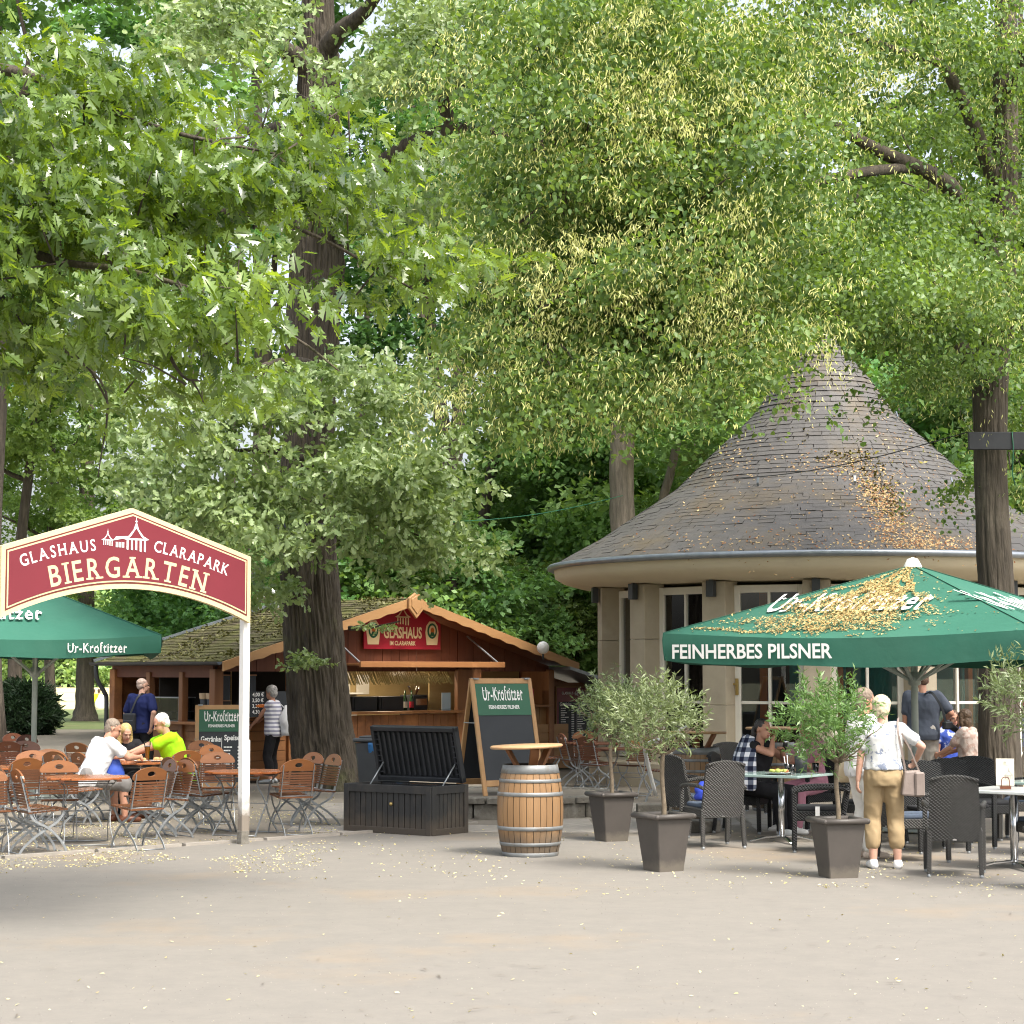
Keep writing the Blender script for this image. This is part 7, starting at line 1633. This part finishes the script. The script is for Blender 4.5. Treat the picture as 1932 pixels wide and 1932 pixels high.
# navy man at the hut, seen from behind, right hand on his hip
navy, d = person('man in navy shirt and black trousers standing at the hut window', (-6.17, 34.3, 0), rzf(.42, .91), 1.72, head=(-28, 0), hr=(.25, -.08, .93), hl=(-.27, .02, .90), pr=(1, -.6, -.1), pl=(-1, -.6, -.1), top=fabric('navy_shirt', (.013, .020, .085)), sleeve=.75, bottom=black_t, shoes=M_['black'], hair=pm('balding_hair', (.50, .38, .31), (.42, .31, .26), 20, .6), hstyle='crop', girth=1.14, skin=SKINP)
sb = empty('sling_bag', navy.location, navy.rotation_euler.z, 'black sling bag hanging on the back of the man in navy', 'bag')
mb = MB(); mb.box((-.09, -.205, 1.02), (.24, .08, .30), 0); mb.obj('bag_body', M_['black'], sb, .03, 3); mb = MB(); mb.box((-.09, -.25, .97), (.19, .03, .17)); mb.obj('pocket', M_['slate'], sb, .012); mb = MB(); mb.flat(smooth_path([(-.06, -.225, 1.16), (-.01, -.19, 1.32), (.02, -.13, 1.44), (.05, -.03, 1.49), (.10, .12, 1.42)], 4), .03, .008, (0, 1, .3)); mb.obj('strap', M_['black'], sb)
# three guests at the table

person('seated guest in white shirt with short ash hair, back to the camera', spot(172, 25.3) + Vector((0, 0, 0)), rzf(.80, .60), 1.70, .45, 26, head=(-18, 14), hr=(.12, .62, .80), hl=(-.14, .58, .80), pr=(1, -.2, -.8), pl=(-1, -.2, -.8), top=fabric('white_shirt', (.80, .80, .80)), sleeve=.6, bottom=fabric('grey_shorts', (.22, .21, .2)), leglen=.55, shoes=M_['slatdk'], hair=ash_h, hstyle='short', girth=1.08)
person('blond girl in black top bending over the guests table', spot(243, 26.9), rzf(.15, -1), 1.50, .45, 24, head=(25, 20), hr=(.06, .40, .82), hl=(-.10, .38, .85), pr=(1, -.2, -.8), pl=(-1, -.2, -.8), top=black_t, sleeve=1.35, bottom=black_t, shoes=M_['white'], hair=blond_h, hstyle='long', fem=True, skin=SKINP)
person('white haired man in neon yellow green shirt sitting on the right of the guests table', spot(347, 26.5), rzf(-.96, -.25), 1.74, .45, 20, head=(5, 18), hr=(.04, .66, .80), hl=(-.02, .62, .78), pr=(1, -.1, -.7), pl=(-1, -.1, -.7), top=fabric('neon_shirt', (.36, .80, .015), (.33, .74, .015)), sleeve=.65, bottom=fabric('dark_shorts', (.03, .03, .035)), leglen=.52, shoes=M_['slatdk'], hair=white_h, hstyle='short', girth=1.12)
# woman with striped top at the hut
stripe = fabric('striped_top', (.66, .66, .70)); N = stripe.node_tree.nodes; L = stripe.node_tree.links; tcn = N.new('ShaderNodeTexCoord'); sp_ = N.new('ShaderNodeSeparateXYZ'); L.new(tcn.outputs['Object'], sp_.inputs[0]); ma = N.new('ShaderNodeMath'); ma.operation = 'MULTIPLY'; ma.inputs[1].default_value = 95; L.new(sp_.outputs[2], ma.inputs[0]); mb_ = N.new('ShaderNodeMath'); mb_.operation = 'SINE'; L.new(ma.outputs[0], mb_.inputs[0]); mc_ = N.new('ShaderNodeMath'); mc_.operation = 'GREATER_THAN'; mc_.inputs[1].default_value = .25; L.new(mb_.outputs[0], mc_.inputs[0]); mxx = N.new('ShaderNodeMix'); mxx.data_type = 'RGBA'; L.new(mc_.outputs[0], mxx.inputs[0]); mxx.inputs[6].default_value = (.66, .66, .69, 1); mxx.inputs[7].default_value = (.25, .25, .33, 1); L.new(mxx.outputs[2], N['Principled BSDF'].inputs['Base Color'])
st_, d = person('grey haired woman in striped sleeveless top and black trousers ordering at the hut', (xat(519, 34.3), 34.3, 0), rzf(-.97, .25), 1.60, 0, 3, head=(0, 6), hr=(.10, .42, 1.02), hl=(-.10, .40, 1.0), pr=(.6, -1, -.3), pl=(-.6, -1, -.3), top=stripe, sleeve=.18, bottom=black_t, leglen=.84, shoes=M_['steel'], hair=grey_h, hstyle='full', fem=True, girth=1.08)
bp_ = sack('backpack', st_.location + Matrix.Rotation(st_.rotation_euler.z, 3, 'Z') @ Vector((.02, -.24, .80)), st_.rotation_euler.z, 'white gathered backpack on the back of the woman in the striped top', (.32, .28, .50), fabric('white_bag_cloth', (.70, .70, .70)), strap=[(.1, .10, .45), (.14, .22, .52), (.14, .36, .40), (.1, .3, .15)])
mb = MB(); mb.ball((0.03, -.145, .27), .06, 8, sx=1, sy=.25, sz=1.2); mb.obj('blue_print', blue, bp_)
w = d['wri'][-1]; wp = empty('napkin', st_.location + Matrix.Rotation(st_.rotation_euler.z, 3, 'Z') @ (w + Vector((0.03, .11, .0))), 0, 'pale paper held by the woman in the striped top', 'paper'); mb = MB(); mb.box((0, 0, 0), (.16, .12, .008)); mb.box((.01, 0, .01), (.13, .11, .006), .2); mb.obj('paper', M_['white'], wp)
# plaid shawl woman
plaid = fabric('plaid_shawl', (.7, .7, .7)); N = plaid.node_tree.nodes; L = plaid.node_tree.links; tcn = N.new('ShaderNodeTexCoord'); ck = []
sp_ = N.new('ShaderNodeSeparateXYZ'); L.new(tcn.outputs['Object'], sp_.inputs[0])
for ax, fq in ((1, 60), (2, 60)):
    a_ = N.new('ShaderNodeMath'); a_.operation = 'MULTIPLY'; a_.inputs[1].default_value = fq; L.new(sp_.outputs[ax], a_.inputs[0]); b_ = N.new('ShaderNodeMath'); b_.operation = 'SINE'; L.new(a_.outputs[0], b_.inputs[0]); c_ = N.new('ShaderNodeMath'); c_.operation = 'GREATER_THAN'; c_.inputs[1].default_value = 0; L.new(b_.outputs[0], c_.inputs[0]); ck.append(c_)
ad = N.new('ShaderNodeMath'); ad.operation = 'ADD'; L.new(ck[0].outputs[0], ad.inputs[0]); L.new(ck[1].outputs[0], ad.inputs[1]); hf_ = N.new('ShaderNodeMath'); hf_.operation = 'MULTIPLY'; hf_.inputs[1].default_value = .5; L.new(ad.outputs[0], hf_.inputs[0]); rp = N.new('ShaderNodeValToRGB'); rp.color_ramp.interpolation = 'CONSTANT'; rp.color_ramp.elements[0].color = (.72, .73, .76, 1); e = rp.color_ramp.elements[1]; e.position = .4; e.color = (.13, .15, .20, 1); e = rp.color_ramp.elements.new(.8); e.color = (.012, .015, .035, 1); L.new(hf_.outputs[0], rp.inputs[0]); L.new(rp.outputs[0], N['Principled BSDF'].inputs['Base Color'])
pw_, d = person('dark haired woman with black and white plaid shawl eating at the green glass table', spot(1420, 23.75), rzf(.80, -.62), 1.66, .45, 8, head=(-5, 4), hr=(-.01, .25, 1.10), hl=(-.12, .30, .98), pr=(1, .2, -.8), pl=(-1, .2, -.8), top=black_t, sleeve=.15, bottom=black_t, shoes=M_['white'], hair=darkgrey_h, hstyle='tied', fem=True, girth=1.08, neckline=.06)
def sheet_cloth(parent, name, rows_, m, thick=.012):
    mb = MB(); n = len(rows_[0]); vs_ = [p for r in rows_ for p in r]; mb.add(vs_, [(i * n + j, i * n + j + 1, (i + 1) * n + j + 1, (i + 1) * n + j) for i in range(len(rows_) - 1) for j in range(n - 1)], 0, True); o = mb.obj(name, m, parent, fixn=False); s = o.modifiers.new('s', 'SOLIDIFY'); s.thickness = thick; sub = o.modifiers.new('u', 'SUBSURF'); sub.levels = 1; sub.render_levels = 1; return o
k = d['k']; rows_ = []
for j in range(9):
    t = j / 8; row = []
    for i in range(9):
        a = -1.75 + 2.5 * i / 8                       # round the back and the right shoulder
        r_ = .12 + .13 * min(1, t * 2.2) + .012 * math.sin(i * 2.3 + j); z = 1.13 - .62 * t - .02 * math.cos(i * 1.7); row.append((r_ * math.cos(a) * 1.25 + .02, r_ * math.sin(a) * .95 + .02 - .0 * t, z))
    rows_.append(row)
sheet_cloth(pw_, 'shawl', rows_, plaid)
w = d['wri'][-1]; wl2 = empty('drink_can', pw_.location + Matrix.Rotation(pw_.rotation_euler.z, 3, 'Z') @ (w + Vector((.03, .07, .07))), .3, 'shiny dark cup held to the mouth of the plaid shawl guest', 'cup'); mb = MB(); mb.lathe([(.001, -.06), (.026, -.06), (.031, .05), (.001, .05)], 14, M=Matrix.Rotation(.5, 4, 'X')); mb.obj('cup', M_['black'], wl2); mb = MB(); mb.lathe([(.0315, .03), (.033, .055), (.028, .055)], 14, M=Matrix.Rotation(.5, 4, 'X')); mb.obj('rim', M_['chrome'], wl2)
# two standing women by the right olive tree
flor = fabric('leaf_print_shirt', (.60, .61, .60), None, 7, c3=(.20, .23, .30), s3=16, t3=(.56, .59)); wh = fabric('white_trousers', (.78, .76, .71))
P1, d1 = person('grey haired woman in white top and white trousers standing behind the right potted olive', spot(1622, 20.6), rzf(.93, .35), 1.66, 0, 2, head=(-10, 0), top=fabric('white_print_top', (.74, .73, .72), None, 7, c3=(.5, .5, .5), s3=12, t3=(.6, .64)), sleeve=.9, bottom=wh, leglen=.95, shoes=pm('beige_shoes', (.5, .42, .35), (.45, .37, .3), 5, .7), hair=pm('silver_brown_hair', (.22, .17, .125), (.14, .105, .075), 30, .6, .4, 70), hstyle='full', fem=True, girth=1.12, hr=(.24, .16, 1.02), pr=(1, -.5, -.3))
hb1 = sack('shoulder_bag', P1.location + Matrix.Rotation(P1.rotation_euler.z, 3, 'Z') @ Vector((-.30, .05, .74)), P1.rotation_euler.z, 'cream and tan shoulder bag of the white clad woman', (.14, .30, .34), pm('cream_leather', (.60, .50, .34), (.5, .4, .26), 5, .5), strap=[(0, -.10, .3), (.05, -.06, .62), (.10, 0, .72), (.05, .06, .62), (0, .1, .3)])
P2, d2 = person('blond woman in leaf print shirt and khaki trousers standing with her back to the camera', spot(1662, 19.5), rzf(.10, 1), 1.60, 0, 1, head=(-20, 0), hr=(.34, .16, 1.08), hl=(-.27, .02, .78), pr=(1, -.5, -.5), pl=(-1, -.4, 0), top=flor, sleeve=.62, bottom=fabric('khaki_trousers', (.40, .30, .175), (.33, .24, .13), 4), leglen=.79, shoes=pm('white_sneaker', (.78, .78, .77), (.7, .7, .69), 5, .6), hair=pale_h, hstyle='full', fem=True, girth=1.08, shirt_out=.11, feet=((.13, .0, .08), (-.11, .0, .08)), skin=SKINP)
mb = MB(); 
for s in (1, -1): capsule(mb, d2['hp'](s * .055, .075, .016), d2['hp'](s * .08, .0, .02), .012, .008, 8)
mb.obj('sunglasses', M_['black'], P2)
hb2 = empty('handbag', P2.location + Vector((.25, -.10, .82)), .1, 'small taupe handbag on a long strap at the hip of the khaki trousers', 'bag'); mb = MB(); mb.add([(-.13, -.05, -.13), (.11, -.05, -.15), (.11, .05, -.15), (-.13, .05, -.13), (-.09, -.04, .11), (.09, -.04, .12), (.09, .04, .12), (-.09, .04, .11)], [(0, 3, 2, 1), (4, 5, 6, 7), (0, 1, 5, 4), (1, 2, 6, 5), (2, 3, 7, 6), (3, 0, 4, 7)]); tp = pm('taupe_leather', (.24, .195, .17), (.19, .15, .13), 8, .55, .2, 30); mb.obj('bag_body', tp, hb2, .02, 2); mb = MB(); mb.box((.07, -.05, -.02), (.11, .05, .24)); mb.obj('pocket', tp, hb2, .015); mb = MB(); mb.flat(smooth_path([(-.07, .0, .1), (-.13, -.03, .35), (-.16, -.03, .50), (-.13, .06, .62), (-.10, .12, .60)], 4), .022, .006, (0, 1, .2)); mb.flat([(.08, 0, .11), (-.02, -.02, .32), (-.12, -.03, .48)], .018, .006, (0, 1, .2)); mb.obj('strap', tp, hb2)
# man with camera, seated guests behind
P3, d3 = person('tall man in slate grey shirt and pale shorts standing behind the parasol pole', (xat(1738, 29.2), 29.2, 0), rzf(.12, 1), 1.83, 0, 2, head=(20, 8), hr=(.24, .14, 1.02), hl=(-.24, .10, .86), pr=(1, -.5, -.2), pl=(-1, -.6, 0), top=fabric('slate_shirt', (.085, .10, .13)), sleeve=.72, bottom=fabric('pale_shorts', (.48, .45, .40)), leglen=.53, shoes=M_['bin'], hair=pm('short_brown_hair', (.14, .08, .05), (.1, .06, .04), 20, .6), hstyle='crop', girth=1.16)
ca = empty('camera', P3.location + Vector((.31, -.16, 1.10)), .4, 'black camera with lens hanging beside the man in slate grey', 'camera'); mb = MB(); mb.box((0, 0, 0), (.14, .09, .11)); mb.box((0, 0, .06), (.06, .06, .04)); mb.obj('camera_body', M_['black'], ca, .015); mb = MB(); mb.tube([(.05, 0, -.01), (.17, -.03, -.09)], [.045, .042], 14); mb.obj('lens', M_['black'], ca); mb = MB(); mb.flat(smooth_path([(-.03, .0, .05), (-.10, -.03, .22), (-.19, -.04, .36), (-.25, .02, .46), (-.26, .16, .44)], 4), .035, .006, (0, 1, .2)); mb.obj('strap', M_['slate'], ca)
person('brown haired woman in pale patterned top sitting with her back turned beside the lime trunk', spot(1826, 28.9) + Vector((0, .0, 0)), rzf(-.80, .60), 1.66, .46, 6, head=(5, 0), hr=(.10, .40, .72), hl=(-.14, .42, .72), top=fabric('pale_pattern_top', (.50, .42, .37), None, 8, c3=(.34, .24, .2), s3=14, t3=(.5, .56)), sleeve=.75, bottom=fabric('pattern_skirt', (.42, .36, .32)), shoes=M_['black'], hair=brown_h, hstyle='bob', fem=True, girth=1.15)
person('guest in blue patterned dress sitting half hidden behind the man with the camera', spot(1788, 30.0), rzf(.15, -1), 1.62, .46, 10, top=fabric('blue_pattern_dress', (.08, .14, .55), None, 8, c3=(.6, .64, .75), s3=10, t3=(.54, .58)), sleeve=.5, bottom=fabric('blue_skirt', (.06, .1, .42)), shoes=M_['black'], hair=brown_h, hstyle='bob', fem=True)
person('blond person in pale striped shirt standing at the right picture edge', (xat(1940, 30.5), 30.5, 0), rzf(-1, .1), 1.52, top=fabric('pale_blue_shirt', (.42, .46, .58)), sleeve=.6, bottom=fabric('pale_trousers', (.5, .44, .36)), shoes=M_['white'], hair=pale_h, hstyle='short', fem=True)
person('guest in pink dress sitting behind the right potted olive', spot(1532, 24.3), rzf(-.75, -.6), 1.62, .46, 8, top=fabric('pink_dress', (.55, .25, .32), None, 8, c3=(.7, .5, .52), s3=9), sleeve=.45, bottom=fabric('pink_skirt', (.52, .24, .3)), shoes=M_['white'], hair=brown_h, hstyle='tied', fem=True, hr=(.06, .40, .78), hl=(-.1, .40, .78))
for u, l, m in ((178, 'left one of two far meadow picnickers in neon yellow', (.75, .85, .03)), (188, 'right one of two far meadow picnickers in neon yellow', (.75, .85, .03))):
    person(l, (xat(u, 104), 104, .0), rzf(.2, 1), 1.7, .12, 10, top=fabric('neon_vest', m), sleeve=.5, bottom=black_t, shoes=M_['black'], hair=brown_h, hstyle='short', vox=.025, feet=((.15, .60, .08), (-.15, .6, .08)), hr=(.2, .3, .3), hl=(-.2, .3, .3))
sack('bag', (xat(196, 103), 103, 0), 0, 'white bag on the meadow beside the picnickers', (.7, .6, .75), M_['white'])
hb2.scale = (.85, .85, .95)
# ================================================================ fallen blossoms, petals and twigs
def litter(name, C, Nn, size, cols, label, thick=.3):
    C = np.array(C); n = len(C); Nn = np.array(Nn); D = rng.normal(0, 1, (n, 3)); N2 = unit(Nn + rng.normal(0, thick, (n, 3))); D = D - N2 * np.sum(D * N2, 1, keepdims=True); A = unit(D); B = np.cross(N2, A)
    o = leaves(name, [(-.5, -.2, 0), (.0, -.28, .06), (.5, 0, .0), (0, .28, .06)], [(0, 1, 2, 3)], C, A, B, N2, size, rng.random(n), [cols]); tag(o, label, 'litter', None, 'stuff'); return o
LM_ = leafmat('dry_blossoms', (.42, .33, .13), (.72, .66, .38), (1, 1, .7), .1, .7, .2); LB_ = leafmat('brown_blossoms', (.27, .13, .045), (.62, .53, .26), (1, .9, .6), .1, .7, .2)
C = []
def scat(n, u0, u1, v0, v1, clump=0.0, thr=-.1):
    k = 0; tries = 0
    while k < n and tries < n * 15:
        tries += 1; u, v = rng.uniform(u0, u1), rng.uniform(v0, v1); p = gnd(u, v)
        if clump and noise.noise(Vector((p.x * clump, p.y * clump * .6, 2.0))) < thr: continue
        C.append((p.x, p.y, .014 + rng.random() * .006)); k += 1
scat(2600, -60, 640, 1520, 1650, 1.1, .05); scat(900, -60, 330, 1560, 1640, 1.6, .15); scat(700, -60, 700, 1480, 1560, .8, 0); scat(330, 0, 1932, 1590, 1700, .7, .05); scat(170, 0, 1932, 1690, 1932); scat(500, 640, 1932, 1560, 1660, .8, 0); scat(250, 1480, 1932, 1620, 1680, 2, .1); scat(500, 600, 1932, 1480, 1580, .7, .0)
n = len(C); litter('fallen_blossoms', C, np.tile([0, 0, 1], (n, 1)), rng.uniform(.012, .038, n), LM_, 'pale fallen lime blossoms scattered over the path and under the chairs')
C = []
scat(120, 0, 1932, 1640, 1932); n = len(C); Ax = rng.normal(0, 1, (n, 3)); Ax[:, 2] = 0; Ax[:, 0] *= 2; Ax = unit(Ax); Nn = np.tile([0., 0, 1], (n, 1))
o = leaves('fallen_twigs', [(-.5, -.025, 0), (0, -.03, .04), (.5, 0, 0), (0, .04, .04)], [(0, 1, 2, 3)], np.array(C), Ax, np.cross(Nn, Ax), Nn, rng.uniform(.03, .16, n), rng.random(n), [leafmat('twig_brown', (.05, .035, .025), (.12, .09, .06), (1, 1, 1), .05)]); tag(o, 'small dark twigs scattered on the path', 'litter', None, 'stuff')
C = []
scat(5200, -20, 1952, 1640, 1940); scat(1800, -20, 1952, 1590, 1700); n = len(C)
litter('path_grit', C, np.tile([0, 0, 1], (n, 1)), rng.uniform(.004, .012, n), leafmat('grit', (.10, .09, .08), (.40, .37, .32), (1, 1, 1), .02, .9, .1), 'fine grit and specks on the path')
# on the big parasol
C = []; Nl = []; PM = Matrix.Translation((4.69, 23.98, 0)) @ Matrix.Rotation(rzu, 4, 'Z'); s = side / 2
def on_par(f, t, k=0):                 # f along the front edge, t from edge (0) to tip (1)
    cor = [Vector((-s, -s, 2.29)), Vector((s, -s, 2.29)), Vector((s, s, 2.29)), Vector((-s, s, 2.29))]; a, b = cor[0], cor[1]; apex = Vector((0, 0, 3.10)); p = apex.lerp(a.lerp(b, f), 1 - t); p.z -= (0 if k else .15 * math.sin(math.pi * f) * (1 - t) ** 1.5 * .5); return p
nr = (on_par(.6, .2) - on_par(.4, .2)).cross(on_par(.5, .5) - on_par(.5, .2)).normalized()
k = 0
while k < 11500:
    t = rng.beta(1.6, 2.2); f = .5 + rng.normal(0, .20) - .10 * (1 - t)
    if not 0 < f < 1: continue
    dens = 1 - abs(f - .5 + .06) * 2.2 - (.25 if t < .08 else 0) - abs(t - .4) * .7
    if noise.noise(Vector((f * 14, t * 9, 1))) * 1.3 + dens * 1.3 < .42: continue
    C.append(PM @ on_par(f, t, int(rng.random() < .5)) + nr * .013); Nl.append(PM.to_3x3() @ nr); k += 1
for _ in range(500):
    f = rng.uniform(.04, .5); t = .05 + .10 * f + rng.normal(0, .012) + .02 * math.sin(f * 20)
    if t > 0: C.append(PM @ on_par(f, t) + nr * .012); Nl.append(PM.to_3x3() @ nr)
for _ in range(300): C.append(PM @ on_par(rng.random(), rng.random() * .95) + nr * .012); Nl.append(PM.to_3x3() @ nr)
n = len(C); litter('canopy_blossoms', C, Nl, rng.uniform(.010, .042, n), LB_, 'brown and yellow fallen blossoms heaped on the big parasol')
# on the slate roof
C = []; Nl = []
def rl(n, u, v, su, sv, rot=0):
    for _ in range(n):
        a, b = rng.normal(0, 1, 2); p = on_roof(u + a * su * math.cos(rot) - b * sv * math.sin(rot), v + a * su * math.sin(rot) + b * sv * math.cos(rot))
        if p is None: continue
        q = (p - BC); d = Vector((q.x, q.y, 0)).normalized(); nn = (d + Vector((0, 0, 1.2))).normalized(); C.append(p + nn * .03); Nl.append(nn)
rl(900, 1660, 945, 34, 20, .9); rl(500, 1715, 1010, 50, 16, .3); rl(350, 1740, 1030, 70, 8); rl(250, 1580, 880, 60, 16); rl(250, 1560, 1030, 160, 12); rl(200, 1500, 900, 160, 70); rl(200, 1750, 930, 60, 50); rl(150, 1380, 1000, 120, 40); rl(120, 1370, 885, 40, 22, -.7); rl(160, 1700, 800, 40, 50)
n = len(C); litter('roof_blossoms', C, Nl, rng.uniform(.025, .06, n), LB_, 'dry fallen blossoms streaking down the slate roof')
# drop unused prototypes
for pr in protos + shrubs + [farp]:
    if pr.name not in used: place([pr], 0, xat(1500, 90), 90, 1, None, 'woodland tree far behind the pavilion roof', 'tree')
bpy.context.view_layer.update()
